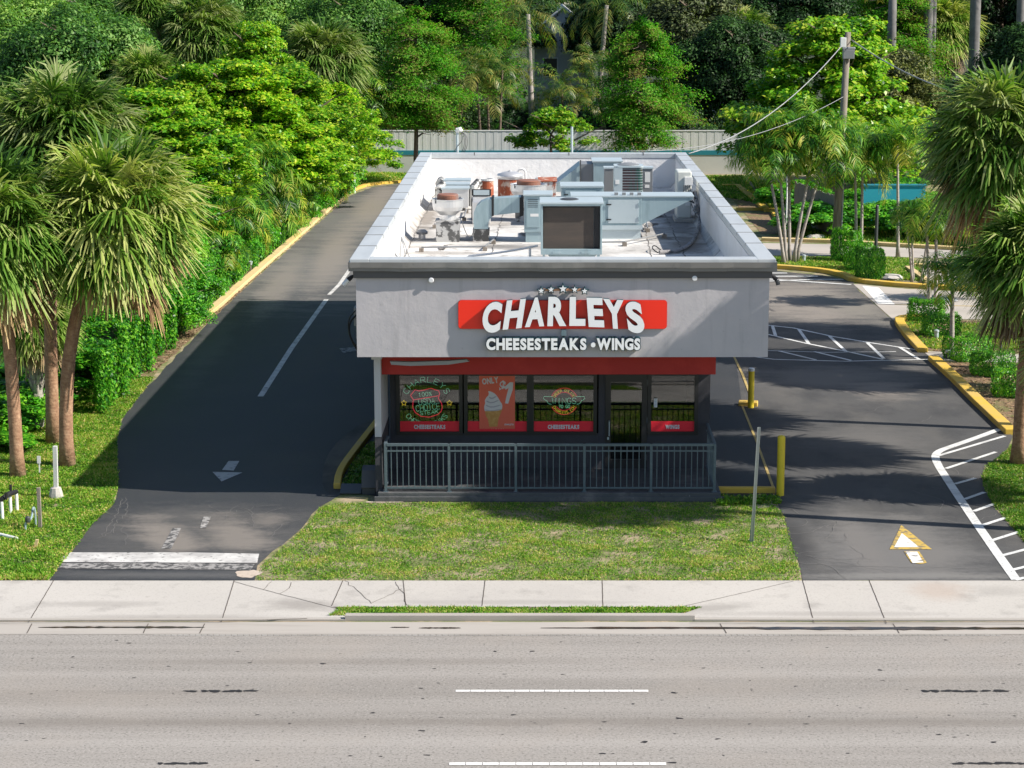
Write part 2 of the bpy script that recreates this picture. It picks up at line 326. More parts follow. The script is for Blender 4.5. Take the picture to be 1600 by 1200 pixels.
g = MB(); strip(g, [G(540, 968), G(1085, 968)], .16, 0, 0, .10)
strip(g, [(-60, G(0, 974)[1]), G(540, 969)], .10, 0, 0, .03); strip(g, [G(1085, 969), (60, G(0, 974)[1])], .10, 0, 0, .03)
struct('street_kerb', g, M['gutter'])
g = MB(); g.flat([(-60, Y_RD), (60, Y_RD), (60, G(0, 972)[1]), (-60, G(0, 972)[1])], .004); struct('gutter', g, M['gutter'])
g = MB()
def crack(pts, w=.02, z=.0165, seed=1, amp=.02):
    q = jitter(GP(*pts), .15, amp, seed, False); strip(g, q, w, z)
for p in ([(84, 908), (45, 973)], [(366, 908), (346, 973)], [(536, 908), (518, 948)], [(630, 908), (634, 948)], [(758, 908), (753, 948)], [(941, 908), (942, 948)], [(1254, 908), (1272, 974)], [(1358, 908), (1385, 975)], [(-200, 908), (-260, 973)], [(1700, 908), (1790, 973)]):
    crack(p, .016, amp=.003)
for k, p in enumerate(([(366, 910), (440, 930), (545, 957)], [(1060, 950), (1150, 930), (1240, 909)], [(538, 908), (560, 925), (580, 944)], [(580, 944), (600, 935), (628, 921)], [(618, 910), (628, 925), (636, 947)], [(455, 911), (452, 920), (437, 929)], [(412, 922), (418, 915), (424, 910)])):
    crack(p, .014 if k < 2 else .011, seed=k, amp=.03 if k > 1 else .006)
crack([(0, 974), (200, 973), (345, 973), (480, 969)], .022, .035, 4, .01); crack([(1080, 974), (1300, 975), (1600, 976), (1800, 976)], .022, .035, 5, .01)
for x in (50, 232, 320, 1125, 1395): crack([(x, 975), (x + (-8 if x < 800 else 10), 990)], .018, .009, x, .01)
struct('sidewalk_joints', g, M['joint'])
g = MB()
def blob(mb, cx, cy, rx, ry, z, seed, n=26, rough=.3):
    rnd = random.Random(seed); ph = [rnd.uniform(0, 6.28) for _ in range(4)]
    pts = []
    for i in range(n):
        a = 2 * math.pi * i / n; r = 1 + rough * (.5 * math.sin(2 * a + ph[0]) + .35 * math.sin(3 * a + ph[1]) + .3 * math.sin(5 * a + ph[2]) + .2 * math.sin(8 * a + ph[3]))
        pts.append((cx + rx * r * math.cos(a), cy + ry * r * math.sin(a)))
    mb.flat(pts, z)
def streak(mb, x0, x1, y, hw, z, seed):
    rnd = random.Random(seed); n = 30; up = []; dn = []
    for i in range(n + 1):
        t = i / n; e = min(1, 6 * t, 6 * (1 - t)); p = G(x0 + (x1 - x0) * t, y)
        hh = hw * (.25 + .75 * e) * rnd.uniform(.5, 1.25)
        up.append((p[0], p[1] + hh)); dn.append((p[0], p[1] - hh * rnd.uniform(.6, 1)))
    mb.flat(dn + up[::-1], z)
streak(g, 60, 320, 981, .055, .012, 1); streak(g, 655, 720, 982, .04, .012, 2); streak(g, 845, 1400, 982, .06, .012, 3); streak(g, 1150, 1640, 983, .085, .016, 4); streak(g, 610, 640, 981, .03, .012, 9)
tag(g.build('gutter_silt', M['wet']), 'dark wet silt streaks lying in the roadside gutter', 'silt', kind='stuff')
g = MB(); rnd = random.Random(5)
for i in range(240):
    px = rnd.uniform(-40, 1640); py = rnd.uniform(1000, 1215); s = rnd.choice([.010, .010, .013, .016, .02, .03]) * rnd.uniform(.6, 1.3); x, y = G(px, py)
    blob(g, x, y, s * rnd.uniform(1, 1.9), s * rnd.uniform(.5, 1), .0042, i, 9, .5)
struct('road_stains', g, M['tar'])
def tarline(px0, px1, py, seed, gaps):
    mb = MB(); rnd = random.Random(seed); x0, y = G(px0, py); x1 = G(px1, py)[0]; x = x0; k = 0
    while x < x1:
        r = rnd.uniform(.05, .085); L = rnd.uniform(.045, .12)
        blob(mb, x + L, y + rnd.uniform(-.012, .012), L, .05 * rnd.uniform(.7, 1.3), .0065 + .0002 * (k % 9), seed + k, 16, .35); x += L * 2 * rnd.uniform(.8, 1.3); k += 1
    return mb
tarpos = [(288, 390, 1080, 'black tar drips left of the upper dashed lane line'), (1440, 1562, 1080, 'black tar drips right of the upper dashed lane line'), (246, 312, 1193, 'short black tar drips at the bottom left road edge'), (1488, 1640, 1193, 'black tar drips at the bottom right road edge')]
for k, (a, b, c, lb) in enumerate(tarpos):
    tag(tarline(a, b, c, 40 + k, 0).build('tar_stain', M['tar']), lb, 'tar stain', 'tar drips on the road')
# markings on the road
g = MB()
def quad_px(mb, z, *pix): mb.flat(GP(*pix), z)
for (x0, x1, y, hw) in ((712, 1014, 1080, .045), (702, 1042, 1194, .05)):
    p0 = G(x0, y); p1 = G(x1, y); n = 13
    for i in range(n):
        a = p0[0] + (p1[0] - p0[0]) * i / n; b = p0[0] + (p1[0] - p0[0]) * (i + .955) / n; g.flat([(a, p0[1] - hw), (b, p0[1] - hw), (b, p0[1] + hw), (a, p0[1] + hw)], .0085)
struct('lane_lines', g, M['white_paint'])
g = MB(); p = G(0, 993); x = G(240, 993)[0]
while x < G(1560, 993)[0]:
    g.flat([(x, p[1] - .022), (x + .09, p[1] - .022), (x + .09, p[1] + .022), (x, p[1] + .022)], .0085); x += .108
struct('edge_line', g, mat('faint edge line paint', (.50, .48, .45, 1), .8, layers=[((.36, .34, .31, 1), 1.3, .42, .6, .9)]))

# ------------------------------------------------------------------ driveways
BR, GY, DK = (.23, .205, .18, 1), (.15, .146, .142, 1), (.03, .03, .032, 1)
LW = [WS(310, 835, 4.2, 3.0, (.085, .082, .08, 1), 1.), WS(258, 838, .75, 2.0, BR, .8, .5), WS(372, 838, .8, 2.2, BR, .75, .4), WS(420, 815, .6, .8, BR, .5), WS(480, 420, 5.5, 13, GY, .85), WS(560, 340, 4, 22, GY, .9), WS(520, 400, 1.0, 14, BR, .85, .03), WS(440, 440, .9, 10, BR, .7, .03), WS(585, 320, 1.2, 16, BR, .9), WS(330, 540, .7, 9, (.08, .08, .08, 1), .7, .05), WS(490, 560, .8, 5, (.05, .045, .042, 1), .6), WS(450, 720, 1.2, 1.8, (.05, .046, .044, 1), .6), WS(560, 520, 1.0, 2.5, (.055, .05, .045, 1), .6), WS(240, 898, 3, .35, GY, .5)]
RW = [WS(1400, 865, 2.3, 3.6, GY, .95), WS(1345, 850, .5, 3.5, (.16, .152, .145, 1), .85), WS(1440, 850, .55, 3.5, (.155, .148, .14, 1), .75), WS(1250, 470, 3.5, 7, BR, .95), WS(1330, 480, 1.2, 5, (.2, .185, .16, 1), .8, .25), WS(1300, 590, 3.2, 2.2, (.15, .142, .132, 1), .9), WS(1380, 610, 1.3, 1.6, BR, .7), WS(1360, 690, 2.2, 2.0, (.12, .116, .112, 1), .8), WS(1240, 850, .55, 2.5, DK, .8), WS(1420, 900, 3.4, .28, (.2, .195, .185, 1), .7), WS(1240, 540, 2, 2, DK, .5)]
left = GP((78, 907), (100, 878), (140, 824), (175, 792), (184, 765), (181, 700), (190, 660), (215, 620), (255, 578), (300, 532), (325, 505), (338, 492), (380, 452), (440, 400), (500, 347), (545, 307), (580, 293), (640, 285), (700, 280))
left2 = [(2, G(700, 280)[1]), (2, 47), (-3.45, 47), (-3.45, 45.6)] + GP((536, 770), (518, 782), (500, 792), (480, 815), (455, 840), (425, 862), (402, 884), (398, 907))
g = MB(); g.flat(jitter(left, .6, .05, 1, False) + left2[:3] + jitter(left2[3:], .5, .05, 2, False), .004); struct('left_driveway', g, worn(M['seal'], LW))
g = MB(); g.flat(smooth_line(GP((590, 650), (548, 672), (518, 700), (504, 730), (504, 765), (520, 775), (530, 740), (560, 690), (590, 662)), 1), .0076); struct('left_driveway_patch', g, M['asphalt'])
right = GP((1122, 774), (1210, 776), (1224, 805), (1238, 850), (1254, 907), (1640, 907), (1640, 880), (1600, 848), (1575, 818), (1552, 791), (1538, 765), (1534, 746), (1540, 728), (1570, 707), (1583, 682), (1520, 622), (1465, 565), (1442, 551), (1396, 502), (1340, 452), (1332, 440), (1290, 431), (1212, 423))
right2 = [(2, G(1210, 423)[1]), (2, 47), (4, 47)]
g = MB(); g.flat(jitter(right, .6, .03, 3, False) + right2, .004); RM = worn(mat('right lot asphalt', (.066, .066, .067, 1), .88, layers=[((.105, .10, .094, 1), .5, .46, .66, .8, (1, .6, 1)), ((.035, .036, .039, 1), .8, .5, .66, .7, (1, .6, 1)), ((.16, .155, .15, 1), 9, .63, .8, .25, None, (3, 1, 0)), ((.18, .18, .18, 1), 40, .54, .75, .4)], bump=.5, bscale=70), RW); struct('right_driveway', g, RM)
g = MB(); g.flat([(-4, 73.5), (6.0, 73.5), (6.5, 119), (-8, 119)], .002); struct('rear_parking', g, M['asphalt'])
# pavement strip beside the building
g = MB(); g.flat([(4.06, 45.0), (G(1205, 766)[0], 45.7), G(1160, 640), G(1150, 560), (5.1, 73), (4.06, 73)], .0115); struct('side_walkway', g, M['seal'])
# side street
g = MB(); g.flat(GP((1333, 444), (1420, 452), (1550, 459), (1640, 462), (1640, 500), (1500, 499), (1440, 497), (1398, 502)), .009)
g.flat(GP((1190, 380), (1300, 382), (1500, 392), (1640, 396), (1640, 409), (1500, 404), (1330, 401), (1190, 399)), .009)
g.flat(GP((1425, 422), (1640, 424), (1640, 448), (1460, 444)), .009)
g.flat(GP((1442, 549), (1640, 556), (1640, 568), (1460, 564)), .009)
struct('side_street', g, M['sideroad'])
g = MB()
quad_px(g, .0135, (1347, 447), (1373, 450), (1398, 476), (1372, 475)); quad_px(g, .0135, (1470, 467), (1495, 468), (1497, 471), (1472, 470))
struct('crosswalk_bar', g, M['white_paint'])
g = MB(); strip(g, GP((1398, 476), (1480, 478), (1640, 481)), .12, .0135); struct('side_street_line', g, M['yellow_line'])

# painted lines on the lots
g = MB()
strip(g, GP((407, 620), (455, 545), (510, 468)), .17, .0125); strip(g, GP((514, 461), (530, 445), (556, 408)), .15, .0125)
quad_px(g, .0125, (104, 864), (300, 864), (405, 866), (402, 880), (300, 880), (92, 879))
struct('driveway_stripes', g, mat('worn stripe paint', (.60, .59, .57, 1), .75, layers=[((.38, .37, .36, 1), 1.8, .45, .62, .85), ((.1, .1, .1, 1), 7, .58, .66, .8)]))
g = MB(); quad_px(g, .0125, (96, 881), (300, 881), (398, 882), (392, 891), (200, 890), (86, 889))
for p in ([(270, 826), (283, 826), (268, 858), (252, 858)], [(318, 808), (330, 808), (322, 826), (312, 826)]): quad_px(g, .0125, *p)
quad_px(g, .0165, (225, 879), (248, 879), (232, 890))
quad_px(g, .0125, (560, 542), (530, 545), (536, 552), (560, 549))
struct('faded_stripes', g, M['faded_paint'])
g = MB(); quad_px(g, .0125, (357, 721), (374, 721), (365, 736), (347, 735)); quad_px(g, .0125, (332, 738), (379, 739), (346, 753)); struct('exit_arrow', g, mat('grey arrow paint', (.42, .42, .42, 1), .7, layers=[((.1, .1, .1, 1), 8, .55, .68, .8)]))
g = MB(); quad_px(g, .0125, (1408, 821), (1456, 859), (1390, 859)); quad_px(g, .0125, (1412, 862), (1436, 862), (1448, 880), (1440, 882), (1424, 880)); struct('entrance_arrow_border', g, mat('chipped yellow paint', (.55, .38, .08, 1), .75, layers=[((.14, .13, .12, 1), 6, .50, .58, .85)]))
g = MB(); quad_px(g, .0165, (1409, 834), (1436, 856), (1397, 856)); quad_px(g, .0165, (1415, 863), (1433, 863), (1443, 880), (1426, 881)); struct('entrance_arrow', g, mat('chipped arrow paint', (.72, .71, .68, 1), .75, layers=[((.14, .13, .12, 1), 6, .56, .62, .85)]))
g = MB()
strip(g, smooth_line(GP((1562, 671), (1530, 683), (1490, 697), (1464, 706), (1460, 718), (1480, 750), (1520, 810), (1560, 868), (1588, 907)), 2), .20, .0125)
for a, b in (((1466, 713), (1570, 682)), ((1478, 733), (1556, 707)), ((1492, 757), (1524, 748)), ((1507, 781), (1538, 770)), ((1521, 800), (1554, 788)), ((1534, 822), (1574, 809)), ((1548, 846), (1592, 832)), ((1562, 870), (1612, 857)), ((1575, 893), (1630, 880))):
    strip(g, GP(a, b), .11, .0165)
strip(g, GP((1586, 907), (1600, 904), (1640, 903)), .12, .0172)
strip(g, GP((1195, 508), (1240, 513), (1300, 526), (1360, 536), (1445, 549)), .11, .0125)
strip(g, GP((1200, 523), (1260, 537), (1320, 549), (1380, 562)), .11, .0125)
strip(g, GP((1190, 548), (1290, 551), (1400, 550)), .07, .0125)
strip(g, GP((1170, 557), (1210, 562), (1320, 565), (1455, 562)), .09, .0125)
for a, b in (((1207, 510), (1212, 526)), ((1248, 515), (1264, 538)), ((1296, 526), (1322, 550)), ((1355, 536), (1381, 561)), ((1405, 543), (1436, 562)), ((1217, 549), (1275, 563)), ((1272, 550), (1330, 564))):
    strip(g, GP(a, b), .11, .0165)
strip(g, GP((1195, 427), (1230, 427)), .2, .0125); strip(g, GP((1195, 432), (1278, 432)), .2, .0125); strip(g, GP((1195, 436), (1330, 445)), .2, .0125); strip(g, GP((1195, 440), (1270, 437), (1318, 437)), .18, .0165)
struct('parking_stripes', g, mat('dull stripe paint', (.68, .69, .68, 1), .75, layers=[((.42, .42, .42, 1), 1.8, .46, .66, .7), ((.1, .1, .1, 1), 9, .63, .71, .8)]))
g = MB(); strip(g, GP((1146, 556), (1160, 585), (1178, 632)), .07, .0165); strip(g, GP((1157, 628), (1182, 690), (1209, 765)), .06, .0165); struct('walkway_edge_line', g, M['yellow_line'])
# pale cracks in the tarmac
g = MB()
for k, p in enumerate([[(190, 780), (184, 800), (170, 822), (160, 838)], [(200, 786), (196, 806), (182, 815), (178, 834)], [(150, 842), (165, 838), (176, 828)], [(440, 795), (420, 800), (400, 806)], [(470, 812), (440, 820), (425, 838)], [(400, 792), (440, 790)], [(1240, 880), (1300, 884), (1380, 886), (1530, 888)], [(1230, 835), (1270, 832), (1290, 822)]]):
    strip(g, jitter(GP(*p), .12, .04, k, False), .012, .0135)
for k, p in enumerate([[(1208, 470), (1260, 476), (1310, 470)], [(600, 900), (601, 905)]][:1]):
    strip(g, jitter(GP(*p), .3, .08, k, False), .03, .0135)
rnd = random.Random(77)
for k in range(46):
    reg = k % 3; px, py = ((rnd.uniform(130, 460), rnd.uniform(790, 858)) if reg == 0 else ((rnd.uniform(1232, 1300), rnd.uniform(800, 900)) if reg == 1 else (rnd.uniform(1300, 1540), rnd.uniform(450, 860))))
    x, y = G(px, py); a = rnd.uniform(0, 6.28); pts = [(x, y)]
    for j in range(rnd.randint(5, 12)): a += rnd.uniform(-.7, .7); x += .14 * math.cos(a); y += .2 * math.sin(a); pts.append((x, y))
    strip(g, pts, rnd.uniform(.006, .013), .0136 + k * .00002)
struct('pavement_cracks', g, mat('crack dust', (.17, .165, .16, 1), .9))

# ------------------------------------------------------------------ kerbs
def kerb(name, label, pts, w, h, m, group='painted kerbs round the lot'):
    mb = strip(MB(), pts, w, 0, 0, h); o = mb.build(name, m, bevel=.02); return tag(o, label, 'kerb', group)
kerb('kerb', 'long weathered cream kerb between left driveway and clipped hedge', smooth_line([(a - .08, b) for a, b in GP((320, 497), (338, 484), (380, 446), (440, 394), (500, 341), (543, 303))], 1), .32, .13, M['kerb_cream'])
kerb('kerb', 'curved yellow kerb at the far end of left driveway', smooth_line(GP((543, 303), (560, 294), (580, 289), (640, 284), (700, 281)), 1), .34, .13, M['kerb_yellow'])
kerb('kerb', 'bent yellow kerb beside the left front corner of building', smooth_line(GP((596, 655), (586, 668), (565, 695), (540, 728), (530, 745), (527, 764)), 1), .17, .14, M['kerb_yellow'])
kerb('kerb', 'low yellow kerb between porch end and tall yellow bollard', GP((1122, 770), (1211, 770)), .16, .14, M['kerb_yellow'])
kerb('kerb', 'tiny yellow kerb stub at foot of the white topped bollard', GP((1154, 633), (1184, 634)), .30, .12, M['kerb_yellow'])
kerb('kerb', 'long yellow kerb along the mulch bed on right', GP((1458, 563), (1490, 592), (1530, 632), (1580, 679)), .32, .15, M['kerb_yellow'])
kerb('kerb', 'short hooked yellow kerb round tip of shrub bed', smooth_line(GP((1446, 497), (1412, 499), (1403, 503), (1415, 522), (1442, 551)), 1), .32, .15, M['kerb_yellow'])
kerb('kerb', 'yellow kerb between the far right lot and palm median', smooth_line(GP((1190, 418), (1240, 421), (1292, 426), (1322, 433), (1334, 441), (1420, 449), (1550, 456), (1660, 459)), 1), .34, .16, M['kerb_yellow'])
kerb('kerb', 'far cream kerb behind the second side street', GP((1190, 376), (1300, 379), (1500, 391), (1660, 396)), .34, .15, M['kerb_cream'])
kerb('kerb', 'slanting cream kerb beside the thin bare palm stems', GP((1418, 421), (1450, 443)), .25, .15, M['kerb_cream'])
kerb('kerb', 'cream kerb behind the thin bare palm stems', GP((1424, 417), (1550, 421), (1640, 423)), .3, .15, M['kerb_cream'])
for k, (pts, lb) in enumerate([(GP((1128, 292), (1152, 292), (1200, 331)), 'far yellow kerb round the rear dark parking bed'), (GP((1150, 329), (1207, 329), (1232, 368)), 'nearer yellow kerb round the rear dark parking bed')]):
    kerb('kerb', lb, pts, .35, .15, M['kerb_yellow'])
g = MB(); g.flat(GP((1130, 295), (1152, 295), (1196, 330), (1160, 330)), .006); g.flat(GP((1163, 333), (1205, 333), (1222, 366), (1190, 366)), .006); struct('rear_bed_soil', g, M['soil'])
# mulch and bare soil
g = MB()
g.flat(GP((1446, 500), (1408, 503), (1445, 549), (1640, 553), (1640, 503)), .006)
g.flat(GP((1462, 566), (1590, 684), (1640, 700), (1640, 568)), .006)
g.flat(jitter(GP((330, 500), (300, 528), (250, 574), (212, 614), (188, 655), (170, 672), (150, 640), (200, 590), (300, 500), (420, 395), (540, 300), (550, 298), (440, 396)), .5, .06, 6), .003)
g.flat(GP((528, 766), (540, 735), (590, 668), (600, 668), (600, 760)), .003)
struct('mulch_bed', g, M['soil'])
g = MB(); blob(g, *G(1185, 788), .42, .28, .006, 6); blob(g, *G(388, 897), .22, .3, .0085, 8); blob(g, *G(600, 784), .35, .12, .006, 3)
struct('bare_sandy_patch', g, mat('sandy patch', (.5, .42, .35, 1), .95, layers=[((.3, .25, .18, 1), 6, .5, .65, .7)], bump=.4))
# ------------------------------------------------------------------ lettering
_glyph = {}
def glyph(ch, ext=.05, off=.0):
    """a letter as a solid: verts with x,y in 0..1 over its own box and z in -1..1, faces"""
    k = (ch, off)
    if k not in _glyph:
        c = bpy.data.curves.new("t", 'FONT'); c.body = ch; c.extrude = .05; c.offset = off; c.resolution_u = 6
        o = bpy.data.objects.new("t", c); scene.collection.objects.link(o); dg = bpy.context.evaluated_depsgraph_get(); dg.update()
        me = bpy.data.meshes.new_from_object(o.evaluated_get(dg))
        vs = [tuple(v.co) for v in me.vertices]; fs = [tuple(p.vertices) for p in me.polygons]
        bpy.data.objects.remove(o); bpy.data.curves.remove(c); bpy.data.meshes.remove(me)
        x0 = min(v[0] for v in vs); x1 = max(v[0] for v in vs); y0 = min(v[1] for v in vs); y1 = max(v[1] for v in vs)
        _glyph[k] = ([((v[0] - x0) / (x1 - x0), (v[1] - y0) / (y1 - y0), v[2] / .05) for v in vs], fs, x1 - x0, y1 - y0, x0, y0)
    return _glyph[k]
def put_glyph(mb, ch, bl, br, tl, tr, y0, y1, off=.03, m=0, edge=None):
    """letter stretched over a four-cornered field in xz, from y0 (front) to y1 (back)"""
    vs, fs = glyph(ch, .05, off)[:2]; o = []
    for u, v, d in vs:
        x = (bl[0] * (1 - u) + br[0] * u) * (1 - v) + (tl[0] * (1 - u) + tr[0] * u) * v
        z = (bl[1] * (1 - u) + br[1] * u) * (1 - v) + (tl[1] * (1 - u) + tr[1] * u) * v
        o.append((x, y0 if d > 0 else y1, z))
    if edge is None: mb.add(o, fs, m)
    else:
        for f in fs:
            pass
        n0 = len(mb.v); mb.v += o
        for f in fs:
            side = not all(abs(o[i][1] - y0) < 1e-6 for i in f)
            mb.f.append(tuple(i + n0 for i in f)); mb.m.append(edge if side else m)
def text_line(mb, body, x0, x1, z0, z1, y0, y1, off=.03, m=0, edge=None, sp=.12, rot=0, wmap=None):
    ws = []; 
    for ch in body: ws.append(.35 if ch == ' ' else max(glyph(ch, .05, off)[2], .12))
    tot = sum(ws) + sp * (len(body) - 1); k = (x1 - x0) / tot; x = x0; cx = (x0 + x1) / 2; cz = (z0 + z1) / 2; ca, sa = math.cos(rot), math.sin(rot)
    H0 = glyph('H', .05, off)[3]
    for ch, wd in zip(body, ws):
        if ch != ' ':
            zb, zt = z0, z1
            if ch == '•' or ch == '.':
                hh = (z1 - z0) * (.28 if ch == '•' else .2); zb = (z0 + z1) / 2 - hh / 2 if ch == '•' else z0; zt = zb + hh
            c4 = [(x, zb), (x + wd * k, zb), (x, zt), (x + wd * k, zt)]
            c4 = [(cx + (a - cx) * ca - (b - cz) * sa, cz + (a - cx) * sa + (b - cz) * ca) for a, b in c4]
            put_glyph(mb, ch, *c4, y0, y1, off, m, edge)
        x += (wd + sp) * k
SF = {'C': [[(.95, .82), (.7, 1), (.3, 1), (0, .75), (0, .25), (.3, 0), (.7, 0), (.95, .18)]], 'H': [[(0, 0), (0, 1)], [(1, 0), (1, 1)], [(0, .5), (1, .5)]],
 'A': [[(0, 0), (.5, 1), (1, 0)], [(.2, .36), (.8, .36)]], 'R': [[(0, 0), (0, 1), (.65, 1), (.95, .86), (.95, .64), (.65, .5), (0, .5)], [(.5, .5), (1, 0)]],
 'L': [[(0, 1), (0, 0), (.95, 0)]], 'E': [[(.95, 1), (0, 1), (0, 0), (.95, 0)], [(0, .5), (.8, .5)]], 'Y': [[(0, 1), (.5, .5), (1, 1)], [(.5, .5), (.5, 0)]],
 'S': [[(.95, .85), (.7, 1), (.3, 1), (.04, .82), (.1, .6), (.9, .4), (.96, .18), (.7, 0), (.3, 0), (.03, .16)]], 'T': [[(0, 1), (1, 1)], [(.5, 1), (.5, 0)]],
 'K': [[(0, 0), (0, 1)], [(.95, 1), (0, .42)], [(.35, .62), (1, 0)]], 'O': [[(.3, 0), (0, .3), (0, .7), (.3, 1), (.7, 1), (1, .7), (1, .3), (.7, 0), (.3, 0)]],
 'D': [[(0, 0), (0, 1), (.6, 1), (1, .7), (1, .3), (.6, 0), (0, 0)]], 'U': [[(0, 1), (0, .3), (.25, 0), (.75, 0), (1, .3), (1, 1)]], 'I': [[(.5, 0), (.5, 1)]],
 'N': [[(0, 0), (0, 1), (1, 0), (1, 1)]], 'G': [[(.95, .84), (.7, 1), (.3, 1), (0, .7), (0, .3), (.3, 0), (.75, 0), (.97, .2), (.97, .46), (.55, .46)]],
 'W': [[(0, 1), (.25, 0), (.5, .9), (.75, 0), (1, 1)]], '0': [[(.3, 0), (.05, .3), (.05, .7), (.3, 1), (.7, 1), (.95, .7), (.95, .3), (.7, 0), (.3, 0)]],
 '1': [[(.25, .78), (.55, 1), (.55, 0)]], '%': [[(.9, 1), (.1, 0)], [(.05, .8), (.25, .98), (.4, .8), (.25, .62), (.05, .8)], [(.6, .2), (.78, .38), (.95, .2), (.78, .02), (.6, .2)]],
 'M': [[(0, 0), (0, 1), (.5, .35), (1, 1), (1, 0)]], '.': [[(.4, 0), (.6, .02)]]}

YF, YB = 45.10, 72.9              # the upper storey box, front and back
YP, YW = 45.24, 47.60             # porch front, window wall
def FP(px, py): p = AT(px, py, YF); return (p[0], p[2])
def WP(px, py): p = AT(px, py, YW); return (p[0], p[2])
X0, X1, Z0, Z1 = -3.98, 5.11, 3.33, 5.36
ZR = 4.35
B = thing('restaurant_building', 'long flat roofed grey stucco restaurant with red trimmed window front', 'restaurant', (.4, 45.3, 0))
m = MB()
m.box(X0, X1, YF, YF + .3, Z0, Z1); m.box(X0, X1, YB - .3, YB, Z0, Z1)
m.box(X0, X0 + .28, YF + .3, YB - .3, Z0, Z1); m.box(X1 - .26, X1, YF + .3, YB - .3, Z0, Z1)
m.box(X0 + .01, X1 - .01, YF + .31, YB - .31, Z0 + .02, Z0 + .16)
m.build('parapet_wall', M['stucco'], B)
# inner faces with white coating
m = MB(); a, b = X0 + .28, X1 - .26
m.box(a, a + .012, YF + .3, YB - .3, ZR, Z1 - .02); m.box(b - .012, b, YF + .3, YB - .3, ZR, Z1 - .02); m.box(a + .012, b - .012, YB - .312, YB - .3, ZR, Z1 - .02)
m.box(a + .012, b - .012, YF + .3, YF + .312, ZR, Z1 - .02)
m.build('parapet_lining', M['stucco_white'], B)
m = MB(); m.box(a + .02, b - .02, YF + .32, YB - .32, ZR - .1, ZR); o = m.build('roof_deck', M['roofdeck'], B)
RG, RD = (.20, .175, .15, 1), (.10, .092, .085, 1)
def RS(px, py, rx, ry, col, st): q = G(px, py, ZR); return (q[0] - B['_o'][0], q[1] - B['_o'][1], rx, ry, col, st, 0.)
worn(M['roofdeck'], [RS(668, 340, .45, 5, RG, .9), RS(660, 365, .7, 3, RD, .6), RS(790, 385, 1.6, .8, RD, .7), RS(760, 345, 1.4, 2, RG, .5), RS(1060, 350, .7, 6, RD, .75), RS(1075, 385, .8, 2.5, RG, .8), RS(1020, 365, .8, 3, RD, .5), RS(900, 330, 3, 4, RG, .5), RS(720, 372, 1.0, .9, RD, .6), RS(700, 395, 1.6, .5, RG, .5)])  # roof grime; spots by the left wall also paint in grey shading
m = MB()
for sx, x in ((1, a + .014), (-1, b - .014)):
    m.add([(x, YF + .33, ZR + .16), (x + sx * .16, YF + .33, ZR + .004), (x + sx * .16, YB - .33, ZR + .004), (x, YB - .33, ZR + .16)], [(0, 1, 2, 3) if sx > 0 else (3, 2, 1, 0)])
m.build('cant_strip', M['roofdeck'], B)
m = MB(); rnd = random.Random(3)   # tarred seams of the roof sheets
def seam(mb, pts, w, z, seed, amp=.03): strip(mb, jitter(pts, .35, amp, seed, False), w, z)
for k, (p, q) in enumerate([((3.0, 54), (3.3, 66)), ((3.9, 53), (4.0, 70)), ((2.6, 60.5), (4.6, 60.2)), ((2.7, 57.5), (4.6, 58)), ((2.9, 63.5), (4.6, 63)), ((-3.5, 54), (-3.45, 70)), ((-1.2, 55), (-1.0, 68)), ((1.2, 54), (1.25, 57)), ((3.1, 55.6), (4.6, 56))]):
    seam(m, [p, q], rnd.uniform(.02, .06), ZR + .004 + .0012 * k, k)
for k in range(16): blob(m, rnd.uniform(-3.3, 4.4), rnd.uniform(54, 68), rnd.uniform(.05, .25), rnd.uniform(.1, .5), ZR + .018 + .0008 * k, k + 60, 18, .6)
m.build('tar_seam', mat('roof tar', (.09, .085, .08, 1), .8, layers=[((.3, .28, .26, 1), 5, .45, .6, .9)]), B)
m = MB()
m.box(X0 - .12, a + .02, YF - .12, YB + .1, Z1, Z1 + .17); m.box(b - .02, X1 + .12, YF - .12, YB + .1, Z1, Z1 + .17)
m.box(a + .02, b - .02, YB - .33, YB + .1, Z1 + .0, Z1 + .168); m.box(a + .02, b - .02, YF - .118, YF + .32, Z1, Z1 + .168)
cap = m.build('parapet_cap', M['cap_light'], B, bevel=.012)
m = MB()
for k in range(1, 14):
    y = YF + k * 2.02 + rnd.uniform(-.2, .2)
    m = MB(); m.box(X0 - .125, a + .025, y, y + .035, Z1 + .1, Z1 + .178); m.build('cap_joint', M['cap_mid'], B); m = MB(); m.box(b - .025, X1 + .125, y + .5, y + .535, Z1 + .1, Z1 + .178); m.build('cap_joint', M['cap_mid'], B)
for x in (-2.2, 1.1, 3.7): m = MB(); m.box(x, x + .035, YB - .335, YB + .105, Z1 + .1, Z1 + .178); m.build('cap_joint', M['cap_mid'], B)
m = MB()   # front drip flashing, slightly wavy
n = 40
for (yo, z0, z1) in ((-.155, Z1 - .02, Z1 + .10), (-.125, Z1 - .10, Z1 - .02)):
    vs = []
    for i in range(n + 1):
        x = X0 - .125 + (X1 - X0 + .25) * i / n; wv = .008 * math.sin(i * .9) + .005 * math.sin(i * 2.3)
        vs += [(x, YF + yo + wv, z0 + .5 * wv), (x, YF + yo + wv, z1), (x, YF - .119, z1), (x, YF - .119, z0 + .5 * wv)]
    fs = []
    for i in range(n):
        q = i * 4
        for j in range(4): fs.append((q + j, q + 4 + j, q + 4 + (j + 1) % 4, q + (j + 1) % 4))
    fs += [(0, 1, 2, 3), (4 * n + 3, 4 * n + 2, 4 * n + 1, 4 * n)]
    m.add(vs, fs)
m.box(X0 - .15, X0 - .12, YF - .12, YB + .1, Z1 - .1, Z1 + .1); m.box(X1 + .12, X1 + .15, YF - .12, YB + .1, Z1 - .1, Z1 + .1)
m.build('gutter_flashing', M['cap_mid'], B)
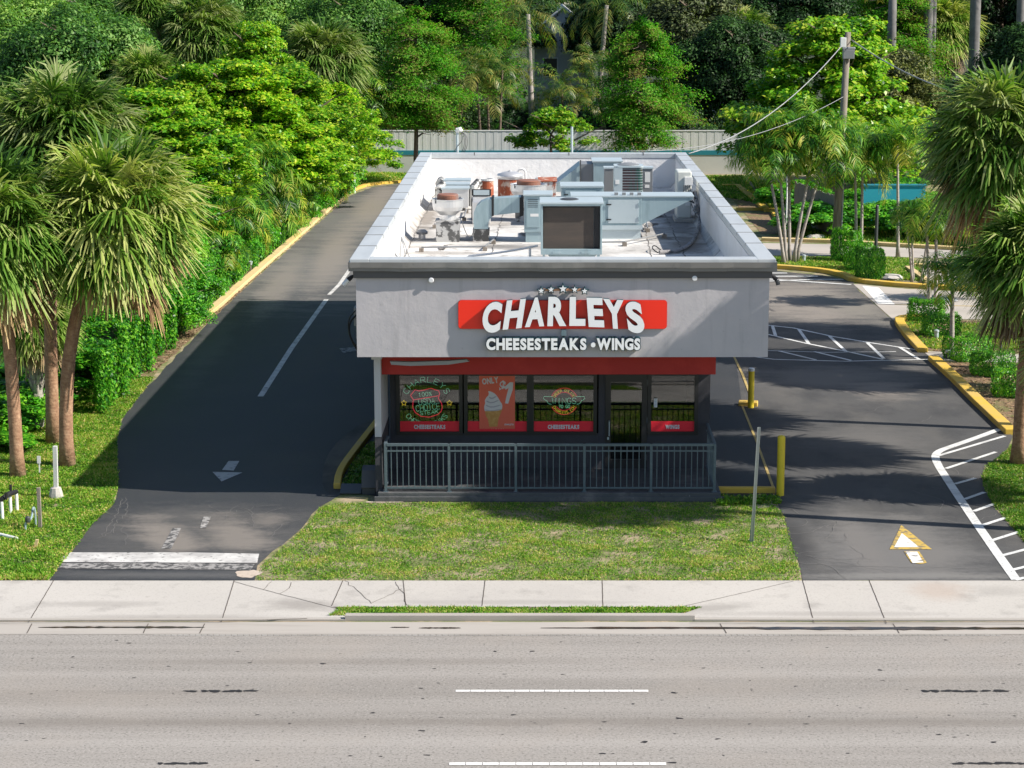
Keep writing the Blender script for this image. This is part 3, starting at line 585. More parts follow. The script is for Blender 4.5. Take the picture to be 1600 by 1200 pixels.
m = MB(); m.box(X0 - .04, X1 + .04, YF - .07, YF, Z1 - .26, Z1 - .1); m.box(X0 - .06, X0, YF, YB, Z1 - .26, Z1 - .1); m.box(X1, X1 + .06, YF, YB, Z1 - .26, Z1 - .1)
m.build('fascia_board', M['cap_dark'], B)
# lower storey
XL, XR = -3.45, 4.06
win = [(WP(613, 0)[0], WP(716, 0)[0]), (WP(723, 0)[0], WP(826, 0)[0]), (WP(830.5, 0)[0], WP(934, 0)[0]), (WP(1021, 0)[0], WP(1098, 0)[0])]
dx0, dx1 = WP(950, 0)[0], WP(1018, 0)[0]; zt, zb = 2.46, 1.05
m = MB()
m.box(XL, XL + .15, YW + .15, YB, 0, Z0); m.box(XR - .15, XR, YW + .15, YB, 0, Z0); m.box(XL, XR, YB - .2, YB - .05, 0, Z0)
m.box(XL, dx0, YW, YW + .15, 0, zb); m.box(dx1, XR, YW, YW + .15, 0, zb); m.box(XL, XR, YW, YW + .15, zt, Z0)
m.box(dx0 - .16, dx0, YW, YW + .15, zb, zt); m.box(win[3][1], XR, YW, YW + .15, zb, zt); m.box(XL, win[0][0], YW, YW + .15, zb, zt)
m.build('wall', M['lower_wall'], B)
m = MB(); m.box(XL + .16, XR - .16, YW + .3, YW + 5, .12, .16); m.box(XL + .16, XR - .16, YW + 4.9, YW + 5, .16, 3.2); m.box(XL + .151, XL + .2, YW + .2, YW + 5, .2, 3.2)
m.box(XR - .2, XR - .151, YW + .2, YW + 5, .2, 3.2); m.box(XL + .2, XR - .2, YW + .2, YW + 5, 3.0, 3.05)
for x in (-2.6, -1.1, .4): m.box(x, x + .9, YW + 2.2, YW + 2.9, .2, .95)
m.box(-3, 1.6, YW + 4, YW + 4.4, .2, 1.3)
m.build('interior', M['interior'], B)
glass = bpy.data.materials.new('tinted glass'); glass.use_nodes = True; nt = glass.node_tree; nt.nodes.remove(nt.nodes["Principled BSDF"])
tb = nt.nodes.new("ShaderNodeBsdfTransparent"); tb.inputs[0].default_value = (.62, .64, .62, 1); gl = nt.nodes.new("ShaderNodeBsdfGlossy"); gl.inputs['Roughness'].default_value = .02; gl.inputs[0].default_value = (1, 1, 1, 1)
fr = nt.nodes.new("ShaderNodeFresnel"); fr.inputs[0].default_value = 1.75; mx = nt.nodes.new("ShaderNodeMixShader")
nt.links.new(fr.outputs[0], mx.inputs[0]); nt.links.new(tb.outputs[0], mx.inputs[1]); nt.links.new(gl.outputs[0], mx.inputs[2]); nt.links.new(mx.outputs[0], nt.nodes["Material Output"].inputs[0])
for k, (x0, x1) in enumerate(win):
    m = MB(); t = .05
    m.box(x0 - .035, x0 + t, YW - .03, YW + .1, zb - .04, zt + .03); m.box(x1 - t, x1 + .035, YW - .03, YW + .1, zb - .04, zt + .03)
    m.box(x0 + t, x1 - t, YW - .028, YW + .1, zb - .04, zb + .04); m.box(x0 + t, x1 - t, YW - .028, YW + .1, zt - .03, zt + .03)
    f = m.build('window', M['frame'], B)
    m = MB(); m.box(x0 + t, x1 - t, YW + .03, YW + .045, zb + .04, zt - .03)
    m.build('pane', glass, None).parent = f
    f.children[0].matrix_parent_inverse = Matrix.Translation(-Vector(B['_o']))
m = MB(); m.box(dx0, dx0 + .13, YW - .02, YW + .06, .2, zt); m.box(dx1 - .13, dx1, YW - .02, YW + .06, .2, zt); m.box(dx0 + .13, dx1 - .13, YW - .018, YW + .06, zt - .18, zt); m.box(dx0 + .13, dx1 - .13, YW - .018, YW + .06, .2, .42)
d = m.build('door', M['frame'], B)
inv = Matrix.Translation(-Vector(B['_o']))
def sub(mb, name, mt, par):
    o = mb.build(name, mt, None); o.parent = par; o.matrix_parent_inverse = inv; return o
m = MB(); m.box(dx0 + .13, dx1 - .13, YW + .02, YW + .032, .42, zt - .18); sub(m, 'pane', glass, d)
m = MB(); m.tube([(dx0 + .09, YW - .02, 1.0), (dx0 + .09, YW - .08, 1.0), (dx0 + .09, YW - .08, 1.35), (dx0 + .09, YW - .02, 1.35)], .012); m.box(dx0 + .05, dx0 + .09, YW - .035, YW - .02, .9, .96); sub(m, 'handle', M['galv_top'], d)
for z in (.4, 1.3, 2.2): m = MB(); m.box(dx1 - .02, dx1 + .015, YW - .04, YW - .021, z, z + .14); sub(m, 'hinge', M['dark_metal'], d)
m = MB(); m.box(XL - .1, XR - .03, 45.86, 46.1, 2.79, 3.325); m.build('red_beam', M['red_beam'], B, bevel=.01)
m = MB(); m.box(XL - .10, XR, 46.1, YW - .002, 3.2, 3.326); m.build('soffit', M['lower_wall'], B)
m = MB(); m.box(-3.65, -3.50, 45.55, YW + .2, 1.42, 3.325, 0); m.box(-3.652, -3.498, 45.55, YW + .2, 0, 1.42, 1); m.box(-3.70, -3.47, 45.5, 45.85, 3.2, 3.322, 0)
m.build('wing_wall', [M['post_pale'], M['lower_wall']], B)
m = MB(); m.box(-3.58, 4.14, YP, YW, 0, .2); m.box(-3.66, 4.2, YP - .05, YP, 0, .12); m.build('porch_slab', M['porch'], B, bevel=.012)
m = MB()
pts = [FP(px, py) for px, py in ((608, 566), (640, 567), (700, 565), (728, 563), (733, 566), (700, 571), (640, 573), (610, 571))]
m.xzprism([(p[0], p[1] - .03) for p in pts], YF + .25, YF + .37); m.build('drip_flashing', M['grey_metal'], B)
m = MB(); m.box(-4.20, X0, 46.9, 47.25, 3.72, 4.15); m.box(-4.16, X0, 46.95, 47.2, 3.42, 3.70); m.box(-4.19, X0, 47.5, 47.9, 3.35, 4.3); o = m.build('meter_box', M['grey_metal'], B, bevel=.01)
m = MB(); m.tube(smooth_line([(-4.12, 46.85, 4.0), (-4.28, 46.8, 3.85), (-4.32, 46.8, 3.6), (-4.2, 46.8, 3.3), (-4.05, 46.9, 3.05), (-3.7, 47, 3.0)]), .022); m.tube(smooth_line([(-4.15, 46.8, 4.1), (-4.33, 46.78, 3.9), (-4.30, 46.75, 3.5), (-4.1, 46.85, 3.2)]), .015)
m.build('cable', M['black'], B, smooth=True)

# ------------------------------------------------------------------ wall sign
sg = AT(880, 500, YF); S = thing('wall_sign', 'red wall sign with large white arched CHARLEYS letters and five stars', 'sign', (sg[0], YF, 4.3))
def zp(x, y): return FP(690 + x / 4.324, 430 + y / 4.324)
xa, za = FP(716.5, 513); xb, zc = FP(1042, 469)
m = MB(); r = .07; pts = []
for cx, cz, a0 in ((xb - r, zc - r, 0), (xa + r, zc - r, 90), (xa + r, za + r, 180), (xb - r, za + r, 270)):
    pts += [(cx + r * math.cos(R(a0 + t)), cz + r * math.sin(R(a0 + t))) for t in (0, 22, 45, 68, 90)]
m.xzprism(pts, YF - .055, YF - .004, 0)
pn = m.build('panel', M['red_sign'], S); 
m = MB(); m.xzprism([((p[0] - (xa + xb) / 2) * 1.002 + (xa + xb) / 2, (p[1] - (za + zc) / 2) * 1.02 + (za + zc) / 2) for p in pts], YF - .045, YF - .002); m.build('panel_edge', M['red_edge'], S)
C4 = {'C': ((268, 380), (392, 378), (290, 174), (415, 170)), 'H': ((413, 360), (540, 347), (442, 163), (570, 150)), 'A': ((563, 342), (693, 335), (586, 145), (696, 138)), 'R': ((714, 335), (842, 334), (722, 137), (836, 137)),
      'L': ((862, 333), (970, 333), (865, 137), (972, 137)), 'E': ((993, 340), (1098, 343), (978, 143), (1085, 145)), 'Y': ((1105, 347), (1240, 357), (1090, 150), (1226, 160)), 'S': ((1262, 380), (1375, 383), (1232, 168), (1345, 172))}
for ch in 'CHARLEYS':
    m = MB(); q = [zp(*p) for p in C4[ch]]; put_glyph(m, ch, *q, YF - .19, YF - .05, .05, 0, 1)
    o = m.build('letter', [M['white_sign'], M['letter_edge']], S); o['label'] = 'large white letter %s' % ch
x0, z0_ = FP(757, 545); x1, z1_ = FP(1005, 526.5)
segs = [('CHEESESTEAKS', FP(757.5, 0)[0], FP(918.5, 0)[0]), ('WINGS', FP(935, 0)[0], FP(1005, 0)[0])]
for body, p, q in segs:
    ws = [glyph(ch, .05, .05)[2] for ch in body]; k = (q - p) / (sum(ws) + .07 * (len(ws) - 1)); x = p
    for ch, wd in zip(body, ws):
        m = MB(); put_glyph(m, ch, (x, z0_), (x + wd * k, z0_), (x, z1_), (x + wd * k, z1_), YF - .17, YF - .03, .05, 0, 1)
        o = m.build('letter', [M['white_sign'], M['letter_edge']], S)
        m = MB(); e = .018; put_glyph(m, ch, (x - e, z0_ - e), (x + wd * k + e, z0_ - e), (x - e, z1_ + e), (x + wd * k + e, z1_ + e), YF - .155, YF - .006, .075, 0)
        m.build('letter_back', M['letter_edge'], S)
        x += (wd + .07) * k
m = MB(); c = FP(926.5, 537); ptsc = [(c[0] + .052 * math.cos(R(t)), c[1] + .052 * math.sin(R(t))) for t in range(0, 360, 20)]; m.xzprism(ptsc, YF - .17, YF - .03); m.build('dot', M['white_sign'], S)
stars = [(672, 98, 27), (739, 90, 27), (819, 85, 35), (898, 90, 27), (965, 100, 27)]
for sx, sy, r0 in stars:
    for nm, rr, ya, yb, mt in (('star_back', r0, YF - .16, YF - .06, M['letter_edge']), ('star', r0 * .60, YF - .18, YF - .16, M['white_sign'])):
        cx, cz = zp(sx, sy); rr = rr / 4.324 / 71 * 1.22; pts = []
        for i in range(10):
            q = rr if i % 2 == 0 else rr * .45; aa = R(90 + 36 * i); pts.append((cx + q * math.cos(aa), cz + q * math.sin(aa)))
        m = MB(); m.xzprism(pts, ya, yb); m.build(nm, mt, S)
m = MB(); p, q = zp(680, 103), zp(958, 85); m.box(p[0], q[0], YF - .13, YF - .09, p[1] + .01, q[1] - .005); m.box(p[0] + .2, p[0] + .26, YF - .09, YF, p[1], q[1]); m.box(q[0] - .26, q[0] - .2, YF - .09, YF, p[1], q[1]); m.build('bracket', M['orange_bracket'], S)
m = MB(); p, q = FP(877, 524), FP(885, 514); m.box(p[0], q[0], YF - .09, YF, p[1], q[1]); m.build('junction_box', M['galv'], S, bevel=.01)

def wall_lamp(px, py, label):
    p = AT(px, py, YF); t = thing('wall_lamp', label, 'wall lamp', (p[0], YF, p[2]), 'round lamps under the roof edge')
    m = MB(); m.tube([(p[0], YF, p[2]), (p[0], YF - .025, p[2])], .05, 10); m.build('arm', M['grey_metal'], t)
    m = MB(); m.tube([(p[0], YF - .02, p[2]), (p[0], YF - .03, p[2]), (p[0], YF - .08, p[2] - .004), (p[0], YF - .09, p[2] - .004)], [.035, .058, .06, .045], 18); m.build('lamp_head', M['white_plain'], t)
wall_lamp(674, 437, 'small round white wall lamp left of the red sign'); wall_lamp(1085, 434, 'small round white wall lamp right of the red sign')
def floodlight(loc, sx, label, lab2):
    t = thing('floodlight', label, 'floodlight', loc, 'corner floodlights')
    x, y, z = loc; m = MB(); m.tube([(x, y, z), (x + sx * .10, y, z - .02)], .016); m.build('bracket', M['black'], t)
    m = MB(); m.tube([(x + sx * .08, y, z - .02), (x + sx * .12, y, z - .05), (x + sx * .19, y - .02, z - .11)], [.03, .045, .055], 12); m.build('housing', M['black'], t, smooth=False)
    m = MB(); m.tube([(x + sx * .19, y - .02, z - .11), (x + sx * (.30 if sx < 0 else .22), y - .04, z - .22)], .05, 12); m.build('lens', M['pvc'] if sx < 0 else M['dark_metal'], t)
floodlight((X0, 45.35, 5.13), -1, 'black and white floodlight on the left roof corner', ''); floodlight((X1, 45.35, 5.13), 1, 'small dark floodlight on the right roof corner', '')

# ------------------------------------------------------------------ window signs
def stroke_text(mb, body, c, wd, hg, rot=0, sp=.28, y=YW + .09, r=.006):
    """neon tube lettering centred at c (xz)"""
    n = len(body); cw = wd / (n + sp * (n - 1)); ca, sa = math.cos(rot), math.sin(rot)
    for i, ch in enumerate(body):
        if ch == ' ': continue
        for st in SF[ch]:
            pts = []
            for u, v in st:
                a = -wd / 2 + i * cw * (1 + sp) + u * cw; b2 = (v - .5) * hg; pts.append((c[0] + a * ca - b2 * sa, y, c[1] + a * sa + b2 * ca))
            mb.tube(pts, r, 5)
def arc_text(mb, body, c, rad, a0, a1, cw, hg, inward=False, y=YW + .09, r=.006):
    n = len(body)
    for i, ch in enumerate(body):
        if ch == ' ': continue
        a = R(a0 + (a1 - a0) * (i + .5) / n); cx, cz = c[0] + rad * math.cos(a), c[1] + rad * math.sin(a)
        stroke_text(mb, ch, (cx, cz), cw, hg, a + math.pi / 2 if inward else a - math.pi / 2, 0, y, r)
def z5(x, y): return WP(560 + x / 5.333, 560 + y / 5.333)
U5 = 1 / 5.333 / 66.6
NG = emit('mint neon tube', '#8fe8c4', .5); NR = emit('red neon tube', '#e02848', .9); NY = emit('yellow neon tube', '#e6c83c', .9)
p = z5(567, 375); T = thing('neon_sign', 'neon window sign with red shield reading USDA CHOICE STEAK', 'neon sign', (p[0], YW + .09, p[1]), 'neon signs in the windows')
m = MB(); arc_text(m, 'CHARLEYS', p, 195 * U5, 158, 22, 40 * U5, 46 * U5); arc_text(m, 'CHEESESTEAKS', p, 190 * U5, 212, 328, 26 * U5, 40 * U5, True)
stroke_text(m, '100%', z5(553, 305), 112 * U5, 34 * U5, R(6)); stroke_text(m, 'USDA', z5(567, 365), 135 * U5, 46 * U5, R(6)); stroke_text(m, 'CHOICE', z5(578, 414), 200 * U5, 50 * U5, R(6)); stroke_text(m, 'STEAK', z5(587, 456), 155 * U5, 30 * U5, R(6))
m.build('lettering', NG, T)
m = MB(); sh = [(432, 315), (470, 268), (500, 277), (545, 270), (602, 254), (632, 266), (668, 276), (675, 300), (664, 340), (692, 380), (697, 415), (688, 448), (660, 474), (590, 496), (520, 490), (470, 455), (450, 415), (455, 350), (432, 315)]
def n3(pts, f=z5, y=YW + .088): return [(f(*q)[0], y, f(*q)[1]) for q in pts]
m.tube(n3(sh), .010, 6); m.tube(n3([(455, 352), (560, 335), (665, 318)]), .010, 6); m.build('shield', NR, T)
for sx in (377, 757):
    m = MB(); pts = []
    for i in range(11):
        q = 25 if i % 2 == 0 else 12; aa = R(90 + 36 * i); c = z5(sx, 378); pts.append((c[0] + q * U5 * math.cos(aa), YW + .09, c[1] + q * U5 * math.sin(aa)))
    m.tube(pts, .008, 5); m.build('star', NY, T)
m = MB(); m.box(p[0] - .5, p[0] + .5, YW + .12, YW + .125, p[1] - .42, p[1] + .42)
def z6(x, y): return WP(840 + x / 4, 560 + y / 4)
U6 = 1 / 4 / 66.6
p = z6(166, 273); T = thing('neon_sign', 'round neon window sign reading WINGS TO GO with two wings', 'neon sign', (p[0], YW + .09, p[1]), 'neon signs in the windows')
m = MB(); arc_text(m, 'ORDER ONLINE', p, 70 * U6, 158, 22, 10 * U6, 17 * U6, r=.0045); arc_text(m, 'CHARLEYS.COM', p, 72 * U6, 205, 335, 10 * U6, 18 * U6, True, r=.0045); m.build('arched_lettering', NY, T)
m = MB(); stroke_text(m, 'WINGS', z6(166, 270), 150 * U6, 36 * U6, 0, r=.007); stroke_text(m, 'TO GO', z6(168, 305), 68 * U6, 19 * U6, 0, r=.007)
for s in (-1, 1): m.tube([(z6(166 + s * q[0], q[1])[0], YW + .09, z6(166, q[1])[1]) for q in ((72, 244), (127, 243), (129, 256), (118, 266), (108, 268), (104, 280), (92, 290), (78, 291))], .007, 5)
m.build('lettering', NG, T)
m = MB()
for rr, (a0, a1) in ((85, (22, 158)), (85, (205, 335)), (58, (30, 150)), (58, (215, 325))):
    m.tube([(p[0] + rr * U6 * math.cos(R(t)), YW + .088, p[1] + rr * U6 * math.sin(R(t))) for t in np.linspace(a0, a1, 18)], .007, 5)
m.build('ring', NR, T)
for k, ((x0, x1), txt, lb) in enumerate(zip(win, ('CHEESESTEAKS', 'WINGS', 'CHEESESTEAKS', 'WINGS'), ('red CHEESESTEAKS strip under the neon shield sign', 'red strip with WINGS half hidden behind the cone poster', 'red CHEESESTEAKS strip under the neon wings sign', 'short red WINGS strip right of the door'))):
    z0, z1 = WP(0, 675)[1], WP(0, 658.5)[1]
    T = thing('window_strip', lb, 'window sign', ((x0 + x1) / 2, YW + .02, z0), 'red strips along the window bottoms')
    m = MB(); m.box(x0 + .03, x1 - .03, YW + .021, YW + .028, z0, z1); m.build('strip', M['red_strip'], T)
    m = MB(); cx = (x0 + x1) / 2; hw = (.37 if k in (0, 2) else .165); text_line(m, txt, cx - hw, cx + hw, z0 + .07, z0 + .17, YW + .014, YW + .0205, .05, 0, None, .06); m.build('lettering', M['white_plain'], T)
px0, pz0 = WP(749, 670); px1, pz1 = WP(804.5, 584)
T = thing('poster', 'salmon red window poster with ice cream cone and ONLY $1', 'poster', ((px0 + px1) / 2, YW, pz0))
m = MB(); m.box(px0, px1, YW + .004, YW + .009, pz0, pz1); m.build('sheet', M['poster'], T)
m = MB(); a, b = z5(1030, 215), z5(1168, 160); text_line(m, 'ONLY', a[0], b[0], a[1] + .01, b[1] + .0, YW + .001, YW + .0035, .05, 0, None, .06, R(7))
a, b = z5(1172, 290), z5(1224, 185); put_glyph(m, '$', (a[0], a[1]), (b[0] - .01, a[1]), (a[0] + .02, b[1]), (b[0] + .02, b[1]), YW + .001, YW + .0035, .04)
pts = [z5(*q) for q in ((1222, 235), (1262, 198), (1290, 200), (1286, 260), (1262, 330), (1248, 378), (1222, 374), (1235, 310), (1252, 245), (1226, 262))]; m.xzprism(pts, YW + .001, YW + .0035)
a, b = z5(1216, 558), z5(1292, 544); text_line(m, 'CHARLEYS', a[0], b[0], a[1], b[1], YW + .001, YW + .0035, .05, 0, None, .06); m.build('lettering', M['poster_white'], T)
m = MB(); pts = [z5(*q) for q in ((1052, 428), (1200, 420), (1180, 470), (1168, 500), (1158, 568), (1092, 570), (1078, 505), (1062, 478))]; m.xzprism(pts, YW + .0015, YW + .0035); m.build('cone', M['cone'], T)
m = MB(); pts = smooth_line([z5(*q) for q in ((1052, 438), (1046, 400), (1058, 375), (1052, 350), (1068, 322), (1082, 312), (1088, 290), (1078, 272), (1105, 275), (1140, 295), (1160, 320), (1172, 340), (1182, 360), (1198, 380), (1200, 410), (1190, 432), (1120, 440), (1052, 438))], 2)[:-1]
m.xzprism(pts, YW + .0005, YW + .0015); m.build('soft_serve', M['poster_white'], T)
m = MB()
for q in (((1060, 385), (1110, 405), (1180, 385), (1190, 392), (1112, 414), (1062, 396)), ((1066, 350), (1108, 368), (1165, 345), (1172, 352), (1110, 378), (1066, 362)), ((1090, 318), (1112, 330), (1145, 312), (1152, 320), (1112, 342), (1088, 330)), ((1056, 425), (1110, 436), (1190, 418), (1190, 428), (1112, 441), (1056, 434))):
    m.xzprism(smooth_line([z5(*t) for t in q] + [z5(*q[0])], 1)[:-1], YW - .0002, YW + .0003)
m.build('swirl_shade', M['poster_shade'], T)
T = thing('window_sticker', 'small white notice sticker on the glass right of the door', 'sticker', (WP(1024, 0)[0], YW, 1.7))
a, b = WP(1021.5, 636), WP(1027, 622); m = MB(); m.box(a[0], b[0], YW - .036, YW - .031, a[1], b[1]); m.build('sheet', M['white_plain'], T); m = MB()
for k in range(5): m.box(a[0] + .015, b[0] - .02, YW - .0375, YW - .036, a[1] + .03 + k * .035, a[1] + .042 + k * .035)
m.build('print', mat('blue print', (.1, .25, .45, 1), .6), T)

# ------------------------------------------------------------------ porch railing
YRL = 45.36
T = thing('porch_railing', 'grey blue metal railing with vertical bars along the porch', 'railing', (.3, YRL, .2))
posts = [AT(px, 766, YRL)[0] for px in (603, 702, 806, 913, 1017, 1116)]
def rail_run(pa, pb, nb, along_y=None):
    L = math.dist(pa, pb)
    def pt(t): return (pa[0] + (pb[0] - pa[0]) * t, pa[1] + (pb[1] - pa[1]) * t)
    dx, dy = (pb[0] - pa[0]) / L, (pb[1] - pa[1]) / L
    def bar(mb, z0, z1, hw):
        a, b = pt(.03 / L), pt(1 - .03 / L); nx, ny = -dy * hw, dx * hw
        mb.prism([(a[0] - nx, a[1] - ny), (b[0] - nx, b[1] - ny), (b[0] + nx, b[1] + ny), (a[0] + nx, a[1] + ny)], z0, z1)
    for nm, z0, z1, hw in (('top_rail', 1.255, 1.31, .032), ('upper_rail', 1.125, 1.155, .018), ('bottom_rail', .27, .305, .018)):
        mb = MB(); bar(mb, z0, z1, hw); mb.build(nm, M['rail'], T)
    for i in range(nb):
        x, y = pt((i + 1) / (nb + 1)); mb = MB(); mb.box(x - .0095, x + .0095, y - .0095, y + .0095, .305, 1.125); mb.box(x - .0095, x + .0095, y - .0095, y + .0095, 1.155, 1.255); mb.build('baluster', M['rail'], T)
for a, b in zip(posts, posts[1:]): rail_run((a, YRL), (b, YRL), 10)
rail_run((posts[-1], YRL), (posts[-1], YW - .05), 12); rail_run((posts[0], YRL), (posts[0], 46.2), 4)
for x in posts:
    mb = MB(); mb.box(x - .028, x + .028, YRL - .028, YRL + .028, .2, 1.30); mb.box(x - .055, x + .055, YRL - .055, YRL + .055, .2, .212); mb.build('post', M['rail'], T)

# ------------------------------------------------------------------ things by the porch
bx, by = G(585, 773); T = thing('utility_cabinet', 'dark grey low cabinet with slanted lid beside the porch corner', 'cabinet', (bx, by, 0))
m = MB(); m.yzprism([(by, 0), (by + .5, 0), (by + .5, .55), (by + .2, .5), (by, .15)], -3.98, -3.68); m.build('body', M['dark_metal'], T, bevel=.01)
m = MB(); m.yzprism([(by - .01, .15), (by + .2, .51), (by + .5, .56), (by + .5, .58), (by + .18, .53), (by - .03, .17)], -4.0, -3.66); m.build('lid', M['cap_dark'], T)
T = thing('metal_ramp_plate', 'flat dark plate leaning by the low cabinet', 'plate', (-4.3, by, 0)); m = MB(); m.yzprism([(by, .02), (by + .5, .12), (by + .5, .14), (by, .04)], -4.5, -4.02); m.build('plate', M['dark_metal'], T)
def bollard(px, py, top, label, white=False):
    x, y = G(px, py); z = AT(px, top, y)[2]
    t = thing('bollard', label, 'bollard', (x, y, 0), 'yellow bollards by the walkway'); r = .088
    m = MB(); m.lathe([(r, 0), (r, z - .05), (r * .85, z - .02), (r * .5, z - .004), (.01, z)] if not white else [(r * .95, 0), (r * .95, z - .08)], x, y, 20); m.build('pipe', M['bollard'], t)
    if white: m = MB(); m.lathe([(r, z - .08), (r, z - .02), (r * .8, z), (.01, z + .004)], x, y, 20); m.build('cap', M['white_plain'], t)
bollard(1219, 774, 680, 'taller yellow bollard at the end of low yellow kerb'); bollard(1173, 637, 575, 'thinner yellow bollard with white cap beside walkway', True)
x, y = G(1175, 848); xt, yt, ztp = AT(1186, 668, y)
T = thing('sign_post', 'bare leaning galvanised sign post in the front lawn', 'sign post', (x, y, 0))
m = MB(); w2 = .03
def chan(mb, a, b, w, d):
    (ax, ay, az), (bx_, by_, bz) = a, b
    for (ox, wdt, dd, oy) in ((-w / 2, .008, d, 0), (w / 2 - .008, .008, d, 0), (-w / 2, w, .006, d)):
        vs = [(ax + ox, ay + oy, az), (ax + ox + wdt, ay + oy, az), (ax + ox + wdt, ay + oy + dd, az), (ax + ox, ay + oy + dd, az), (bx_ + ox, by_ + oy, bz), (bx_ + ox + wdt, by_ + oy, bz), (bx_ + ox + wdt, by_ + oy + dd, bz), (bx_ + ox, by_ + oy + dd, bz)]
        mb.add(vs, [(0, 3, 2, 1), (4, 5, 6, 7), (0, 1, 5, 4), (1, 2, 6, 5), (2, 3, 7, 6), (3, 0, 4, 7)])
chan(m, (x, y, 0), (xt, y, ztp), .065, .03); m.build('channel', mat('galvanised post', (.42, .46, .44, 1), .4, .5), T)
m = MB(); chan(m, (x - .03, y + .05, 0), (x + .03, y + .05, .88), .04, .02); m.build('stub', M['galv'], T)

# left corner of the lot
def stick(name, label, cat, px, py, top, hw, mt, group=None, foot=False):
    x, y = G(px, py); tx, _, z = AT(top[0], top[1], y); t = thing(name, label, cat, (x, y, 0), group)
    m = MB(); m.add([(x - hw, y - hw, 0), (x + hw, y - hw, 0), (x + hw, y + hw, 0), (x - hw, y + hw, 0), (tx - hw, y - hw, z), (tx + hw, y - hw, z), (tx + hw, y + hw, z), (tx - hw, y + hw, z)], [(0, 3, 2, 1), (4, 5, 6, 7), (0, 1, 5, 4), (1, 2, 6, 5), (2, 3, 7, 6), (3, 0, 4, 7)])
    m.build('post', mt, t); return t, x, y, z
t, x, y, z = stick('post', 'white painted post set in a lump of concrete by the left palms', 'post', 88, 778, (86, 697), .045, M['wall_white'])
m = MB(); m.lathe([(.17, 0), (.15, .12), (.12, .24), (.06, .26)], x, y, 9); m.build('footing', M['concrete'], t)
stick('post', 'short weathered timber stake in the lower left grass', 'post', 63, 826, (60, 762), .035, M['wood'])
t, x, y, z = stick('marker_stake', 'small thin white marker stake between left palm trunks', 'marker', 62, 741, (61, 718), .012, M['white_plain'])
m = MB(); m.box(x - .04, x + .04, y - .03, y - .013, z - .09, z + .09); m.build('plate', M['white_plain'], t)
stick('peg', 'short yellow wooden peg in the lower left grass', 'peg', 55, 857, (58, 843), .03, M['kerb_cream'])
x, y = G(20, 802); T = thing('backflow_valve', 'white pipe legs with black valve at left picture edge', 'valve', (x, y, 0))
m = MB()
for px, py in ((4, 813), (17, 803), (27, 800)): a, b = G(px, py); m.tube([(a, b, 0), (a, b, .42)], .035, 10)
m.build('pipe', M['pvc'], T)
m = MB(); a, b = G(4, 813); c, d_ = G(27, 800); m.tube([(a - .1, b, .42), (a, b, .47), ((a + c) / 2, (b + d_) / 2, .50), (c, d_, .46)], [.05, .055, .06, .05], 10); m.tube([(a + .1, b, .47), (a + .12, b, .62)], .03); m.tube([(c - .12, d_, .47), (c - .12, d_, .62)], .03); m.build('valve_body', M['black'], T)
x, y = G(50, 822); T = thing('irrigation_valve', 'grey bent irrigation pipe beside the timber stake', 'valve', (x, y, 0))
m = MB(); a = G(40, 830); b = G(56, 822); m.tube(smooth_line([(a[0], a[1], 0), (a[0], a[1], .2), (a[0] + .15, a[1], .27), (b[0] - .05, b[1], .42), (b[0], b[1], .40), (b[0], b[1], 0)]), .022, 8); m.build('pipe', M['galv'], T)
m = MB(); m.lathe([(.05, .2), (.06, .23), (.06, .3), (.03, .33)], (a[0] + b[0]) / 2, a[1], 12); m.build('bonnet', M['dark_metal'], T)
x, y = G(10, 843); m = MB(); a = G(-20, 834); b = G(27, 844); m.tube([(a[0], a[1], .05), (b[0], b[1], .03)], .04, 10); tag(m.build('fallen_pipe', M['pvc'], origin=(x, y, 0)), 'white pipe lying in the grass at left edge', 'pipe')
# ------------------------------------------------------------------ roof equipment
def RP(px, py): return G(px, py, ZR)
def PX(px, Y, py=340): return AT(px, py, Y)[0]
def PZ(py, Y): return AT(VX, py, Y)[2]
def exhaust_fan(px, py, Y, rb, ztop, cowl_r, label, dirty=True):
    x = PX(px, Y, py); t = thing('exhaust_fan', label, 'exhaust fan', (x, Y, ZR), 'round exhaust fans on the roof')
    h = ztop - ZR; s = rb * 1.5
    m = MB(); m.box(x - s * .5, x + s * .5, Y - s * .5, Y + s * .5, ZR, ZR + h * .43); m.box(x - s * .53, x + s * .53, Y - s * .53, Y + s * .53, ZR + h * .43, ZR + h * .46); m.build('curb', mat('tarred curb', (.5, .5, .49, 1), .6, .2, layers=[((.09, .09, .09, 1), 4, .5, .56, .95)]), t)
    m = MB(); m.lathe([(rb * .55, ZR + h * .46), (rb * .53, ZR + h * .56), (rb * .7, ZR + h * .6), (rb * .93, ZR + h * .66), (rb, ZR + h * .74), (rb, ZR + h * .88), (rb * 1.03, ZR + h * .885), (rb * 1.03, ZR + h * .90), (rb * .95, ZR + h * .90), (rb * .86, ZR + h * .8), (.02, ZR + h * .8)], x, Y, 32); m.build('bowl', M['alu'], t, smooth=False)
    m = MB(); m.lathe([(cowl_r, ZR + h * .81), (cowl_r, ZR + h * .97), (cowl_r * 1.02, ZR + h * .975), (cowl_r * .9, ZR + h), (.02, ZR + h)], x, Y, 28); m.build('cowl', M['brown_metal'], t)
    for a in (40, 220): mb = MB(); q = R(a); mb.box(x + rb * 1.0 * math.cos(q) - .015, x + rb * 1.0 * math.cos(q) + .02, Y + rb * math.sin(q) - .02, Y + rb * math.sin(q) + .02, ZR + h * .82, ZR + h * .92); mb.build('clip', M['dark_metal'], t)
    return t
exhaust_fan(700, 340, 57.6, .43, PZ(303, 57.6), .30, 'aluminium mushroom fan with brown cowl near the left parapet')
exhaust_fan(826, 340, 62.5, .54, PZ(281, 62.5), .36, 'wider aluminium fan with brown cowl behind the duct')
